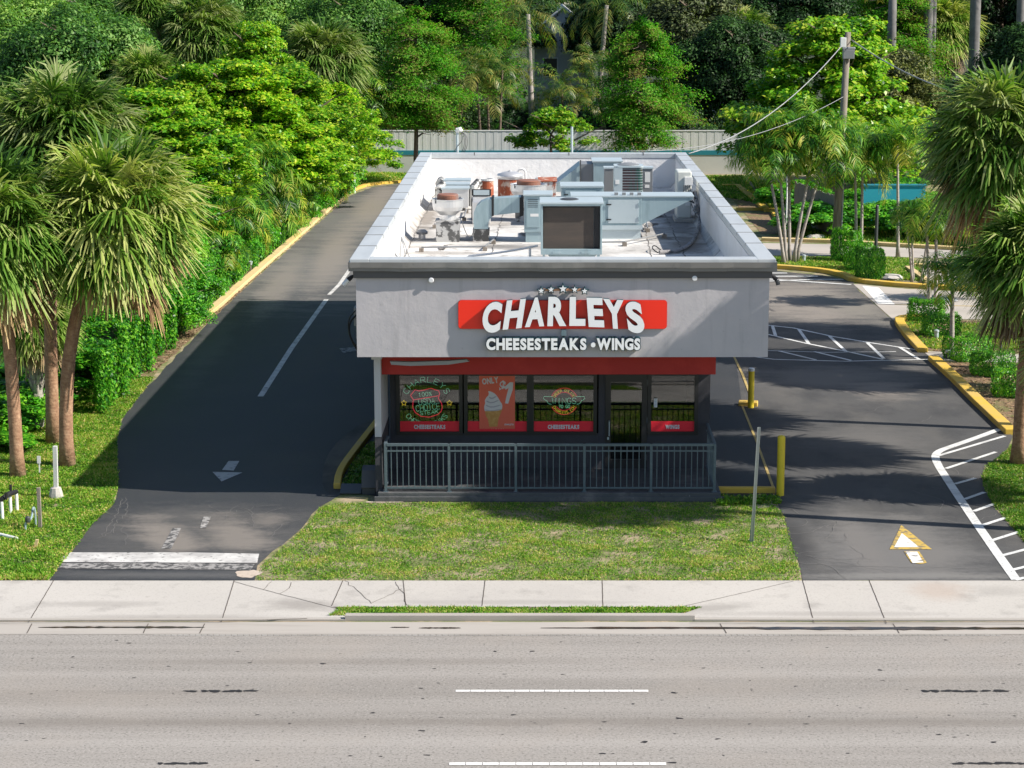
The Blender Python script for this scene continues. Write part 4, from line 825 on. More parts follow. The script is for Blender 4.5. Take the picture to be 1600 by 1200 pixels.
# bent duct
Y = 57.7; xl, xr = PX(741, Y), PX(763, Y); T = thing('roof_duct', 'bent grey sheet metal duct joining the tall grey cabinet', 'duct', (xl, Y, ZR))
def pz(px, py): return (PX(px, Y, py), PZ(py, Y))
out = [pz(741, 356), pz(740, 342), pz(741, 330), pz(745, 321), pz(752, 314), pz(762, 310), pz(770, 309)]; inn = [pz(763, 356), pz(763, 350), pz(764, 345), pz(767, 339), pz(770, 335)]
m = MB(); m.xzprism(out + inn[::-1], Y - .28, Y + .28); m.build('elbow', M['galv'], T)
m = MB(); m.xzprism([pz(770, 309), pz(814, 306), pz(814, 330), pz(770, 335)], Y - .28, Y + .28); m.build('trunk', M['galv'], T)
m = MB(); m.xzprism([pz(739, 357), pz(765, 357), pz(764, 379), pz(740, 379)], Y - .3, Y + .3); m.build('curb', mat('tarred duct curb', (.35, .35, .35, 1), .7, layers=[((.04, .04, .04, 1), 4, .48, .55, .95)]), T)
for (a, b, w_) in ((768.5, 772, 0), (812, 818, 0)): m = MB(); m.xzprism([pz(a, 307), pz(b, 306), pz(b, 335), pz(a, 337)], Y - .30, Y + .30); m.build('flange', M['black'], T)
# tall cabinet
Y = 57.2; T = thing('air_handler', 'tall narrow grey air handling cabinet behind the filter unit', 'air handler', (PX(832, Y), Y, ZR))
x0, x1 = PX(819, Y), PX(862, Y); zt_ = PZ(306, Y)
m = MB(); m.box(x0, x1, Y, Y + 1.0, ZR + .28, zt_); m.build('casing', M['galv'], T, bevel=.012); m = MB(); m.box(x0 - .03, x1 + .03, Y - .04, Y + 1.03, zt_, zt_ + .05); m.build('lid', M['galv_top'], T, bevel=.01)
m = MB(); m.box(x0 + .04, x1 - .04, Y + .03, Y + .95, ZR, ZR + .28); m.build('base', M['galv'], T); m = MB(); m.box(x0 + .06, x0 + .42, Y - .02, Y, ZR + .42, zt_ - .12); m.build('door_panel', M['galv'], T, bevel=.006)
m = MB(); m.box(x0 + .17, x0 + .4, Y - .024, Y - .02, ZR + .72, ZR + .80); m.build('nameplate', M['pvc'], T); m = MB(); [m.box(x0 + .1, x0 + .38, Y - .025, Y - .0201, ZR + .98 + q * .05, ZR + .995 + q * .05) for q in range(5)]; m.build('louvre', M['dark_metal'], T)
# filter unit
Y = 51.8; T = thing('evaporative_cooler', 'large boxy unit with brown filter face by the front parapet', 'cooler unit', (PX(893, Y), Y, ZR))
x0, x1 = PX(845, Y), PX(941, Y); zb_, zt_ = PZ(398, Y), PZ(319, Y); D = 1.25
m = MB(); t_ = .05
m.box(x0, x0 + t_, Y, Y + D, zb_, zt_); m.box(x1 - t_, x1, Y, Y + D, zb_, zt_); m.box(x0 + t_, x1 - t_, Y + .15, Y + D, zb_ + .1, zt_ - .02)
m.box(x0 + t_, x1 - t_, Y + .0, Y + .15, zb_, zb_ + .14); m.box(x0 + t_, x1 - t_, Y, Y + .15, zt_ - .05, zt_); m.build('casing', M['galv'], T, bevel=.008)
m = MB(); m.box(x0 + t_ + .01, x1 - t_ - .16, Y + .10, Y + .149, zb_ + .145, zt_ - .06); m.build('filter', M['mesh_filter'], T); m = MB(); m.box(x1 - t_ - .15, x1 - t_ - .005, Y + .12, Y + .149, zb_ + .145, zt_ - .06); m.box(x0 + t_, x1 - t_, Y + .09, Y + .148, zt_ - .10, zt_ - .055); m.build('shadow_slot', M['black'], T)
m = MB(); m.yzprism([(Y - .04, zt_), (Y + D + .03, zt_), (Y + D + .03, zt_ + .05), (Y + D * .5, zt_ + .085), (Y - .04, zt_ + .05)], x0 - .03, x1 + .03); m.build('lid', M['galv_top'], T, bevel=.008)
m = MB(); cx = (x0 + x1) / 2
m.lathe([(.25, zt_ + .055), (.25, zt_ + .075), (.18, zt_ + .10), (.01, zt_ + .105)], cx - .05, Y + .5, 24); m.build('vent', M['dark_metal'], T)
m = MB(); m.box(x0 + .3, x0 + .52, Y - .02, Y, zb_ + .03, zb_ + .09); m.box(x1 - .52, x1 - .3, Y - .02, Y, zb_ + .03, zb_ + .09); m.build('handle', M['galv'], T)
m = MB()
for a in (x0 + .05, x1 - .1): m.box(a, a + .05, Y + .1, Y + .15, ZR, zb_); m.box(a, a + .05, Y + D - .1, Y + D - .05, ZR, zb_)
m.xzprism([(x0 + .15, zb_), (x1 - .1, zb_), (x1 - .3, zb_ - .26), (x0 + .35, zb_ - .26)], Y + .3, Y + .9)
m.build('stand', M['galv'], T)
# big cabinet with hood
Y = 57.9; T = thing('makeup_air_unit', 'wide grey cabinet with hinged door and long tapering intake hood', 'air unit', (PX(970, Y), Y, ZR))
x0, x1 = PX(893, Y), PX(1003, Y); zt_ = PZ(308, Y); zm = PZ(352, Y)
m = MB(); m.box(x0, x1, Y, Y + 1.1, zm, zt_); m.build('casing', M['galv'], T, bevel=.01); m = MB(); m.box(x0 - .02, x1 + .03, Y - .03, Y + 1.12, zt_, zt_ + .04); m.build('lid', M['galv_top'], T)
m = MB(); m.box(x0 + .03, x1 - .03, Y + .04, Y + 1.05, ZR, zm - .12); m.box(x0 - .02, x1 + .02, Y - .03, Y + 1.1, zm - .12, zm); m.build('base', M['galv_top'], T)
a, b = PX(950, Y), PX(998, Y); m = MB(); m.box(a, b, Y - .02, Y, zm + .06, zt_ - .07); dr = m.build('door_panel', M['galv_top'], T, bevel=.006)
for z in (zm + .15, zt_ - .22): m = MB(); m.box(a - .05, a + .09, Y - .045, Y - .021, z, z + .03); m.build('latch', M['black'], T)
for z in (zm + .15, zt_ - .25): m = MB(); m.box(b - .02, b + .05, Y - .04, Y - .021, z, z + .09); m.build('hinge', M['galv'], T)
m = MB(); xh = PX(1082, Y); m.xzprism([(x1 + .005, zm + .02), (xh, zt_ - .06), (xh, zt_), (x1 + .005, zt_)], Y + .02, Y + 1.05); m.build('hood', M['galv'], T)
m = MB(); m.box(x1 + .03, xh + .04, Y - .01, Y + 1.08, zt_, zt_ + .035); m.build('hood_lid', M['galv_top'], T)
for px in (963, 975, 987, 999): q = PX(px, Y); m = MB(); m.box(q - .05, q + .05, Y + .1, Y + .25, zt_ + .04, zt_ + .11); m.build('bracket', M['grey_metal'], T)
# cabinet behind
Y = 60.9; T = thing('air_handler', 'low grey cabinet behind the brown filter unit', 'air handler', (PX(905, Y), Y, ZR)); x0, x1 = PX(877, Y), PX(942, Y); zt_ = PZ(293, Y)
m = MB(); m.box(x0, x1, Y, Y + 1.2, ZR, zt_); m.build('casing', M['galv'], T, bevel=.01); m = MB(); m.box(x0 - .03, x1 + .03, Y - .04, Y + 1.24, zt_, zt_ + .05); m.build('lid', M['galv_top'], T)
m = MB(); m.box(x0 + .12, x1 - .2, Y - .02, Y, ZR + .3, zt_ - .08); m.build('door_panel', M['galv'], T); m = MB(); m.box(x0 + .08, x0 + .2, Y - .04, Y - .021, zt_ - .22, zt_ - .19); m.build('latch', M['black'], T)
# condenser
Y = 64.3; cx = PX(982, Y); T = thing('condenser_unit', 'round shouldered condenser with dark red and green coil face', 'condenser', (cx, Y, ZR)); z0, z1 = PZ(300, Y), PZ(262, Y); r = .46
def rsq(cx, cy, hw, r, n=6): return [(cx + sx * (hw - r) + r * math.cos(R(a0 + 90 * t / n)), cy + sy * (hw - r) + r * math.sin(R(a0 + 90 * t / n))) for sx, sy, a0 in ((1, 1, 0), (-1, 1, 90), (-1, -1, 180), (1, -1, 270)) for t in range(n + 1)]
m = MB(); m.prism(rsq(cx, Y + .4, .43, .12), z0, z1); m.build('coil', M['coil'], T)
m = MB()
for k in range(9): z = z0 + .04 + (z1 - z0) * k / 9; m.prism(rsq(cx, Y + .4, .436, .12), z, z + .012)
m.build('louvre', M['galv_top'], T)
m = MB(); m.prism(rsq(cx, Y + .4, .455, .13), z1, z1 + .05); m.prism(rsq(cx, Y + .4, .455, .13), z0 - .04, z0); m.box(cx - .455, cx - .20, Y - .05, Y + .1, z0, z1); m.build('casing', M['galv_top'], T)
m = MB(); m.lathe([(.34, z1 + .05), (.34, z1 + .07), (.12, z1 + .12), (.02, z1 + .12)], cx, Y + .4, 24); m.build('fan_guard', M['grey_metal'], T)
m = MB()
for sx in (-.4, .35):
    for sy in (0, .75): m.box(cx + sx, cx + sx + .05, Y + sy, Y + sy + .05, ZR, z0 - .04)
m.build('stand', M['dark_metal'], T)
m = MB(); m.box(cx - .42, cx - .3, Y - .07, Y - .051, z0 + .25, z0 + .38); m.build('switch_box', M['pvc'], T)
for (a, b, lb, mt) in ((944, 958, 'dark grey cabinet left of the round condenser', 'grey_metal'), (1003, 1019, 'dark grey cabinet with white notices right of the condenser', 'grey_metal')):
    Y = 65.6; x0, x1 = PX(a, Y), PX(b, Y); z1 = PZ(264, Y); T = thing('electrical_cabinet', lb, 'cabinet', ((x0 + x1) / 2, Y, ZR)); m = MB(); m.box(x0, x1, Y, Y + .5, ZR, z1); m.build('casing', M[mt], T, bevel=.01); m = MB(); m.box(x0 - .02, x1 + .02, Y - .02, Y + .52, z1, z1 + .05); m.build('lid', M['galv_top'], T)
    if a > 1000: m = MB(); m.box(x0 + .08, x1 - .08, Y - .01, Y, z1 - .42, z1 - .1); m.box(x0 + .08, x1 - .1, Y - .01, Y, z1 - .6, z1 - .5); m.build('notice', M['pvc'], T)
Y = 67.8; T = thing('roof_duct', 'large sloping grey duct against the white back parapet', 'duct', (PX(920, Y), Y, ZR))
def pz(px, py): return (PX(px, Y, py), PZ(py, Y))
m = MB(); m.xzprism([pz(868, 300), pz(868, 288), pz(906, 258), pz(906, 300)], Y, Y + 1.6); m.build('slope', M['galv'], T); m = MB(); m.xzprism([pz(906, 300), pz(906, 257), pz(927, 257), pz(927, 300)], Y + .1, Y + 1.4); m.build('connector', M['grey_metal'], T)
m = MB(); m.xzprism([pz(927, 300), pz(927, 253), pz(971, 253), pz(971, 300)], Y - .1, Y + 1.2); m.build('casing', M['galv'], T, bevel=.01); m = MB(); m.xzprism([pz(925, 253), pz(925, 251), pz(973, 251), pz(973, 253)], Y - .14, Y + 1.24); m.build('lid', M['galv_top'], T)
m = MB(); q = pz(907, 250); m.tube([(q[0], Y - .05, ZR + .2), (q[0], Y - .05, q[1])], .02); m.build('pipe', M['dark_metal'], T)
# mini split
Y = 62.0; x0, x1 = PX(1057, Y), PX(1080, Y); z1 = PZ(268, Y); T = thing('condenser_unit', 'tall narrow white condenser standing by the right parapet', 'condenser', ((x0 + x1) / 2, Y, ZR))
m = MB(); m.box(x0, x1, Y, Y + .95, ZR + .12, z1); m.build('casing', mat('off white enamel', (.62, .64, .60, 1), .4), T, bevel=.04); m = MB(); m.box(x0 - .05, x1 + .1, Y - .06, Y + 1, ZR, ZR + .12); m.build('plinth', M['concrete'], T, bevel=.01)
m = MB(); m.box(x0 + .22, x1 + .02, Y - .05, Y, z1 - .42, z1 - .16); m.box(x1 - .18, x1 - .03, Y - .03, Y, ZR + .5, ZR + .7); m.build('service_cover', M['pvc'], T, bevel=.01)
m = MB()
for k in range(4): q = x0 + .2 + k * .06; m.tube(smooth_line([(q, Y - .05, z1 - .4), (q + .02, Y - .09, z1 - .55), (q + .08 * k - .1, Y - .08, z1 - .75), (x1 + .08, Y - .02, z1 - .95)]), .012, 6)
m.build('cable', M['dark_metal'], T, smooth=True)
T = thing('pipe_run', 'thin pipes and support blocks running over the roof deck', 'pipes', (-1, 56, ZR))
for pts_ in ([(-3.1, 55.2), (-1.4, 55.4), (-1.2, 56.9)], [(1.0, 56.2), (2.4, 56.4), (3.6, 58.2)], [(-3.0, 60.5), (-2.2, 62.4), (-2.2, 64.5)], [(3.2, 59.6), (3.3, 63.4)]):
    m = MB(); m.tube([(x_, y_, ZR + .12) for x_, y_ in pts_], .022, 8); m.build('pipe', M['grey_metal'], T)
    for x_, y_ in pts_: m = MB(); m.box(x_ - .06, x_ + .06, y_ - .1, y_ + .1, ZR, ZR + .098); m.build('block', M['wood'], T)
# hoses on the right
T = thing('refrigerant_hose', 'thick grey insulated hoses curling along the right parapet', 'hose', (4.4, 58, ZR))
def r3(px, py, z, dz=0): q = G(px, py, ZR + z); return (q[0], q[1], ZR + z)
m = MB(); m.tube(smooth_line([r3(1086, 300, .9), r3(1089, 315, .7), r3(1092, 335, .3), r3(1094, 350, .08), r3(1087, 370, .07), r3(1075, 385, .07), r3(1055, 393, .07), r3(1030, 394, .07)], 3), .055, 8); m.build('insulated_line', mat('grey insulation', (.30, .29, .29, 1), .8, layers=[((.08, .08, .08, 1), 6, .5, .6, .8)]), T, smooth=True)
m = MB(); m.tube(smooth_line([r3(1083, 300, 1.0), r3(1090, 322, .5), r3(1097, 345, .1), r3(1100, 362, .03), r3(1108, 378, .03), r3(1115, 390, .03)], 3), .02, 6); m.tube(smooth_line([r3(1080, 318, .5), r3(1086, 334, .25), r3(1098, 352, .05), r3(1112, 372, .03), r3(1120, 384, .03)], 3), .015, 6); m.tube(smooth_line([r3(1028, 395, .05), r3(1018, 388, .12), r3(1022, 382, .15), r3(1034, 392, .05)], 3), .015, 6); m.build('cable', M['black'], T, smooth=True)
m = MB()
for k in range(4): q = r3(1084 + k * 3, 328 + k * 5, .45 - .1 * k); m.tube([q, (q[0] + .05, q[1], q[2] + .12)], .05, 8)
m.build('fitting', M['grey_metal'], T)
# left-back units
Y = 65; x0, x1 = PX(691, Y), PX(732, Y); T = thing('vent_housing', 'ribbed grey steel housing near the back left parapet', 'vent housing', ((x0 + x1) / 2, Y, ZR)); z1 = PZ(291, Y)
m = MB(); m.box(x0, x1, Y, Y + 2.2, ZR + .1, z1 - .1); m.build('casing', M['alu'], T, bevel=.01); m = MB()
for k in range(3): m.box(x0 - .03, x1 + .03, Y - .04 + k * .8, Y + .7 + k * .8, z1 - .1 + k * .05, z1 - .05 + k * .05)
m.build('lid', M['galv_top'], T)
PIT = mat('pitted pipe', (.5, .5, .48, 1), .5, .3, layers=[((.03, .03, .03, 1), 3.5, .48, .55, .95)])
for pts_, r_ in (([(x0 - .12, Y + .2, ZR + .25), (x0 - .12, Y + .2, ZR + .7), (x0, Y + .5, ZR + .8)], .12), ([(x0 - .14, Y + 1.6, ZR + .7), (x0 - .1, Y + 2.0, z1 - .02)], .15), ([(x1 + .14, Y + .5, ZR + .1), (x1 + .14, Y + .6, z1 - .1), (x1 + .3, Y + .9, z1 + .03)], .14)): m = MB(); m.tube(pts_, r_, 12); m.build('elbow_pipe', PIT, T)
Y = 61.5; x0, x1 = PX(738, Y), PX(766, Y); T = thing('vent_hood', 'white sheet metal hood with dark outlined openings', 'vent hood', ((x0 + x1) / 2, Y, ZR)); z1 = PZ(309, Y)
m = MB(); m.yzprism([(Y, ZR), (Y + .7, ZR), (Y + .7, z1 + .02), (Y + .4, z1 + .05), (Y, z1 - .12)], x0, x1); m.build('casing', M['alu'], T, bevel=.02); m = MB(); m.box(x0 - .02, x1 + .02, Y + .3, Y + .36, z1 + .03, z1 + .22); m.box(x0 - .03, x0 - .001, Y + .05, Y + .65, ZR + .1, z1 - .05); m.build('rim', M['black'], T); m = MB(); m.box(x0 + .03, x1 - .03, Y + .27, Y + .299, z1 + .05, z1 + .2); m.build('flap', M['galv_top'], T)
Y = 66.5; x = PX(761, Y); z1 = PZ(279, Y); T = thing('flue', 'short rusty cylindrical flue left of the domed one', 'flue', (x, Y, ZR)); m = MB(); m.lathe([(.22, ZR), (.22, z1 - .06)], x, Y, 20); m.build('pipe', M['rust'], T); m = MB(); m.lathe([(.24, z1 - .06), (.24, z1), (.2, z1), (.2, z1 - .05), (.01, z1 - .05)], x, Y, 20); m.build('cap', M['wall_white'], T)
Y = 68.2; x = PX(797, Y); z1 = PZ(268, Y); T = thing('flue', 'wide rusty flue under a domed grey cap', 'flue', (x, Y, ZR)); m = MB(); m.lathe([(.40, ZR), (.40, z1 - .24)], x, Y, 24); m.build('pipe', M['rust'], T); m = MB(); m.lathe([(.42, z1 - .24), (.44, z1 - .12), (.42, z1 - .08), (.2, z1 - .01), (.06, z1 + .0), (.05, z1 + .04), (.01, z1 + .045)], x, Y, 24); m.build('dome', M['alu'], T, smooth=True)
Y = 66; x0, x1 = PX(842, Y), PX(869, Y); z1 = PZ(284, Y); T = thing('vent_housing', 'low rust streaked white box beside the wider fan', 'vent housing', ((x0 + x1) / 2, Y, ZR)); m = MB(); m.box(x0, x1, Y, Y + 1.3, ZR, z1); m.build('casing', mat('rust streaked white', (.6, .58, .55, 1), .7, layers=[((.36, .09, .04, 1), 3, .52, .58, .9)]), T, bevel=.01); m = MB(); m.box(x0 - .03, x1 + .03, Y - .03, Y + 1.33, z1, z1 + .03); m.build('lid', M['rust'], T)
for k, (px, top, Y, lb) in enumerate(((821, 264, 69.5, 'white candy cane vent pipe behind the domed flue'), (848, 277, 67.5, 'small white bent vent pipe behind the wider fan'))):
    x = PX(px, Y); z1 = PZ(top, Y); m = MB(); m.tube([(x, Y, ZR), (x, Y, z1 - .12)] + [(x - .12 + .12 * math.cos(R(t)), Y, z1 - .12 + .12 * math.sin(R(t))) for t in (30, 60, 90, 120, 150, 180)] + [(x - .24, Y, z1 - .2)], .035, 10); tag(m.build('vent_pipe', M['pvc'], origin=(x, Y, ZR), smooth=True), lb, 'vent pipe', 'bent vent pipes on the roof')
for k, (px, top, Y, r, lb) in enumerate(((714.5, 206, 73.15, .05, 'weather head mast with looping wires behind back parapet'), (893.5, 198, 73.2, .045, 'plain upright pipe behind the back parapet'))):
    x = PX(px, Y, 220); z1 = PZ(top, Y); T = thing('service_mast', lb, 'mast', (x, Y, 3)); m = MB(); m.tube([(x, Y, 3), (x, Y, z1)], r, 12); m.build('pipe', M['galv_top'], T)
    if k == 0:
        m = MB(); m.tube([(x - .01, Y, z1 - .02), (x + .02, Y, z1 + .06), (x + .10, Y - .02, z1 + .08), (x + .17, Y - .05, z1 + .02)], [.08, .10, .10, .05], 12); m.build('weather_head', M['pvc'], T)
        m = MB()
        for q in (0, .05, .1): m.tube(smooth_line([(x + .15, Y - .04, z1), (x + .24 + q, Y - .04, z1 - .12), (x + .26 + q, Y - .04, z1 - .5), (x + .1 + q, Y + .05, z1 - .8)]), .010, 6)
        m.tube(smooth_line([(x + .14, Y - .04, z1), (x + .2, Y - .04, z1 - .3), (x, Y - .06, z1 - .5), (x - .18, Y, z1 - .8)]), .010, 6); m.build('wire', M['dark_metal'], T, smooth=True)
# small bits on the near left
T = thing('antenna_tripod', 'thin metal tripod rods by the left parapet', 'tripod', (-3.3, 54.5, ZR))
m = MB()
for a, b in (((600, 372), (600, 400)), ((602, 376), (622, 402)), ((627, 370), (634, 400)), ((628, 371), (640, 402)), ((627, 370), (625, 402))):
    q = AT(a[0], a[1], 53.5); s = AT(b[0], b[1], 53.2); m.tube([(q[0], 53.5, q[2]), (s[0], 53.2, ZR if s[2] < ZR else s[2])], .016, 6)
m.build('rod', M['grey_metal'], T)
m = MB(); pa = AT(840, 384, 53.2); pb = AT(800, 392, 53.0); pc = AT(740, 400, 52.8); m.tube(smooth_line([pa, pb, pc, (pc[0] - 1, 52.7, pc[2] - .05)], 2), .028, 8); q = AT(828, 386, 53.15); m.tube([(q[0], 53.15, ZR), q], .035, 8); tag(m.build('roof_conduit', M['pvc'], origin=(pa[0], 53, ZR)), 'white conduit running left from the brown filter unit', 'conduit')
m = MB(); a = AT(664, 350, 57.2); m.tube([(PX(722, 57.3), 57.3, ZR + .55)] + [(PX(722 + 3 * t, 57.3), 57.3, ZR + .55 - .42 * math.sin(R(t * 22.5))) for t in (1, 2, 3, 4, 5)] + [(PX(741, 57.3), 57.3, ZR + .35)], .012, 6); tag(m.build('loose_cable', M['dark_metal'], origin=(PX(730, 57.3), 57.3, ZR)), 'sagging cable between mushroom fan and bent duct', 'cable')
T = thing('gooseneck_vent', 'small dark round vent pot in the shade by left parapet', 'vent', (PX(660, 58), 58, ZR)); x = PX(661, 58.5, 372); m = MB(); m.lathe([(.10, ZR), (.10, ZR + .14)], x, 58.0, 14); m.build('neck', M['alu'], T); m = MB(); m.lathe([(.16, ZR + .14), (.17, ZR + .2), (.1, ZR + .26), (.01, ZR + .27)], x, 58.0, 14); m.build('hood', M['grey_metal'], T)
# ------------------------------------------------------------------ plants
def fast_mesh(name, V, Fq, tint, m, smooth=False):
    """V (n,3), Fq (k,4) quads, tint per face"""
    me = bpy.data.meshes.new(name); V = np.asarray(V, np.float32); Fq = np.asarray(Fq, np.int32)
    me.vertices.add(len(V)); me.vertices.foreach_set('co', V.ravel())
    me.loops.add(Fq.size); me.loops.foreach_set('vertex_index', Fq.ravel())
    me.polygons.add(len(Fq)); me.polygons.foreach_set('loop_start', np.arange(0, Fq.size, 4, dtype=np.int32)); me.polygons.foreach_set('loop_total', np.full(len(Fq), 4, np.int32))
    me.update(calc_edges=True); a = me.attributes.new('tint', 'FLOAT', 'FACE'); a.data.foreach_set('value', np.asarray(tint, np.float32)); me.materials.append(m)
    return me
def mo(me, parent, name=None):
    o = bpy.data.objects.new(name or me.name, me); scene.collection.objects.link(o); o.parent = parent; return o
def unit(a): return a / np.maximum(np.linalg.norm(a, axis=-1, keepdims=True), 1e-6)
def leaves(C, N, size, rng, asp=.5, fold=.25, tintv=None):
    """one folded leaf at each C whose upper side faces about N"""
    n = len(C); N = unit(N + rng.normal(0, .35, (n, 3))); A = unit(np.cross(N, rng.normal(0, 1, (n, 3)))); Bv = np.cross(N, A)
    s = size * rng.uniform(.65, 1.25, (n, 1))
    v0 = C - A * s * .5; v1 = C + Bv * s * asp * .5 + N * s * fold * .3; v2 = C + A * s * .5 - N * s * fold * .3; v3 = C - Bv * s * asp * .5 + N * s * fold * .3
    V = np.stack([v0, v1, v2, v3], 1).reshape(-1, 3); Fq = np.arange(4 * n).reshape(-1, 4)
    t = rng.uniform(0, 1, n) if tintv is None else tintv
    return V, Fq, t
def crown_mesh(name, kind, R_, Hc, seed, m, nleaf, npuff, size, asp=.5):
    """kind: round (heaped billows), layer (flat tiers), spire (drooping sprays round a stem)"""
    rng = np.random.default_rng(seed); P = []; NN = []; T = []
    if kind == 'round':
        pc = []; k = 0
        while len(pc) < npuff:
            d = unit(rng.normal(0, 1, 3)); d[2] = abs(d[2]) * 1.1 - .35; r = rng.uniform(.45, 1) ** .6
            pc.append(np.array([d[0] * R_ * r, d[1] * R_ * r, (d[2] * .5 + .42) * Hc * (.7 + .3 * r)]))
        for c in pc:
            pr = R_ * rng.uniform(.16, .34); n = int(nleaf / npuff * (pr / (R_ * .25)) ** 2)
            d = unit(rng.normal(0, 1, (n, 3))); d[:, 2] = np.where(d[:, 2] < -.3, -d[:, 2], d[:, 2])
            rr = pr * rng.uniform(.55, 1.08, (n, 1)); P.append(c + d * rr * [1, 1, .8]); NN.append(d + [0, 0, .5]); T.append(np.clip(rng.normal(.5, .22, n) + rng.normal(0, .12), 0, 1))
    elif kind == 'layer':
        for k in range(npuff):
            h = rng.uniform(0, 1); rad = R_ * (1 - .75 * max(0, h - .35) / .65) * math.sqrt(rng.uniform(.05, 1)); a = rng.uniform(0, 6.283)
            c = np.array([rad * math.cos(a), rad * math.sin(a), Hc * (.08 + .9 * round(h * 7) / 7) + rng.normal(0, .12) - .12 * rad])
            pr = rng.uniform(.35, .75) * R_ * .28; n = int(nleaf / npuff)
            q = rng.uniform(0, 6.283, n); r = pr * np.sqrt(rng.uniform(0, 1, n))
            P.append(np.stack([c[0] + r * np.cos(q), c[1] + r * np.sin(q), c[2] + rng.normal(0, .10, n) + .25 * (1 - (r / pr) ** 2) * pr], 1)); NN.append(np.stack([np.cos(q) * .5, np.sin(q) * .5, np.full(n, 1.0)], 1)); T.append(np.clip(rng.normal(.5, .25, n), 0, 1))
    else:
        for k in range(npuff):
            h = rng.uniform(0, 1); L = R_ * (max(0, 1 - (2 * h - .75) ** 2 / 1.6) ** .8) * rng.uniform(.5, 1.12) + .2; a = rng.uniform(0, 6.283); n = max(12, int(nleaf / npuff * (.3 + L / R_)))
            t = rng.uniform(.15, 1, n) ** .7; d = np.array([math.cos(a), math.sin(a)]); wob = rng.normal(0, .10 * L + .07, (n, 2)) * (.25 + t[:, None])
            P.append(np.stack([d[0] * L * t + wob[:, 0], d[1] * L * t + wob[:, 1], Hc * (.03 + .95 * h) + L * .22 * t - L * .35 * t ** 2 + rng.normal(0, .10, n) - np.abs(rng.normal(0, .12, n))], 1)); NN.append(np.stack([np.full(n, d[0] * .4), np.full(n, d[1] * .4), np.full(n, .8)], 1)); T.append(np.clip(rng.normal(.5, .2, n) + rng.normal(0, .15), 0, 1))
    V, Fq, t = leaves(np.concatenate(P), np.concatenate(NN), size, rng, asp, tintv=np.concatenate(T))
    return fast_mesh(name, V, Fq, t, m)
def limb_mesh(name, R_, h0, Hc, seed, m, r0=.16, n=9, spire=False):
    rnd = random.Random(seed); mb = MB(); top = h0 + Hc * (.95 if spire else .55)
    tr = [(rnd.uniform(-.04, .04) * k, rnd.uniform(-.04, .04) * k, top * k / 6) for k in range(7)]
    mb.tube(tr, [r0 * 1.25] + [r0 * (1 - .13 * k) for k in range(1, 7)], 8)
    for k in range(n):
        a = rnd.uniform(0, 6.28); z = h0 + (top - h0) * rnd.uniform(-.1, .9); L = R_ * rnd.uniform(.5, .85)
        mb.tube([(0, 0, z), (math.cos(a) * L * .4, math.sin(a) * L * .4, z + L * .15), (math.cos(a + .2) * L * .75, math.sin(a + .2) * L * .75, z + L * (.1 if spire else .35)), (math.cos(a + .1) * L, math.sin(a + .1) * L, z + L * (.05 if spire else .45))], [r0 * .45, r0 * .3, r0 * .18, .01], 5)
    me = mb.build(name, m).data; o = bpy.data.objects[-1] if False else None
    for ob in [q for q in scene.collection.objects if q.data is me]: bpy.data.objects.remove(ob)
    return me
M['bark'] = mat('brown bark', (.16, .115, .085, 1), .9, layers=[((.26, .2, .15, 1), 5, .45, .65, .8, (3, 3, .5)), ((.06, .045, .035, 1), 9, .5, .65, .7, (3, 3, .5))], bump=.5)
M['bark_grey'] = mat('grey palm bark', (.40, .36, .33, 1), .85, layers=[((.24, .2, .18, 1), 4, .45, .65, .7, (.4, .4, 5)), ((.5, .47, .43, 1), 3, .5, .7, .5, (1, 1, 3))], bump=.3)
M['bark_sabal'] = mat('orange brown palm bark', (.36, .215, .13, 1), .9, layers=[((.23, .12, .07, 1), 7, .42, .62, .8, (1, 1, 2.6)), ((.55, .36, .23, 1), 4, .52, .68, .6, (2, 2, 1)), ((.12, .07, .045, 1), 18, .58, .7, .6)], bump=.9, bscale=14)
M['bark_royal'] = mat('smooth grey trunk', (.19, .185, .18, 1), .85, layers=[((.11, .105, .10, 1), 2, .45, .65, .7)])
LM = {}
LM['almond'] = leafmat('bright broad leaves', ['#2f6410', '#55981a', '#7fba24', '#aacb38', '#bcc844'], .4, .38, .5)
LM['hedge'] = leafmat('hedge leaves', ['#245c14', '#3c8a22', '#5cae2c', '#8cc83c'], .38, .4, 1.1)
LM['oak'] = leafmat('dark small leaves', ['#264a1c', '#3e6c2a', '#5e903e', '#86ac58'], .36, .5, .35, .3)
LM['olive'] = leafmat('olive leaves', ['#16200f', '#36452080'[:7], '#667444', '#88905c'], .25, .55, .5, .3)
LM['cypress'] = leafmat('feathery cypress leaves', ['#1f520d', '#3f8a16', '#63b024', '#86a840', '#7a6a42'], .4, .6, .4, .2)
LM['areca'] = leafmat('feather palm fronds', ['#1c470f', '#33691a', '#548a26', '#7aa534', '#a9ad48'], .35, .4, .8, .3)
LM['coco'] = leafmat('coconut fronds', ['#1f4416', '#375e22', '#648438', '#9c984e'], .3, .4, .6)
LM['sabal'] = leafmat('fan palm fronds', ['#2c4a16', '#4a7426', '#6d943a', '#96ad56', '#b0b87a'], .34, .5, 1.3, .28)
LM['dead'] = leafmat('dead palm fronds', ['#4a3a2a', '#74604a', '#978068', '#b8a486'], .15, .7, 1.5, .2)
LM['grass'] = leafmat('grass blades', ['#45661a', '#4c841e', '#6ca22c', '#94b23e', '#c8b67a'], .3, .5, 1.3, .3)
LM['under'] = leafmat('undergrowth', ['#10250c', '#1f4214', '#35681d'], .25, .5, .5, .3)

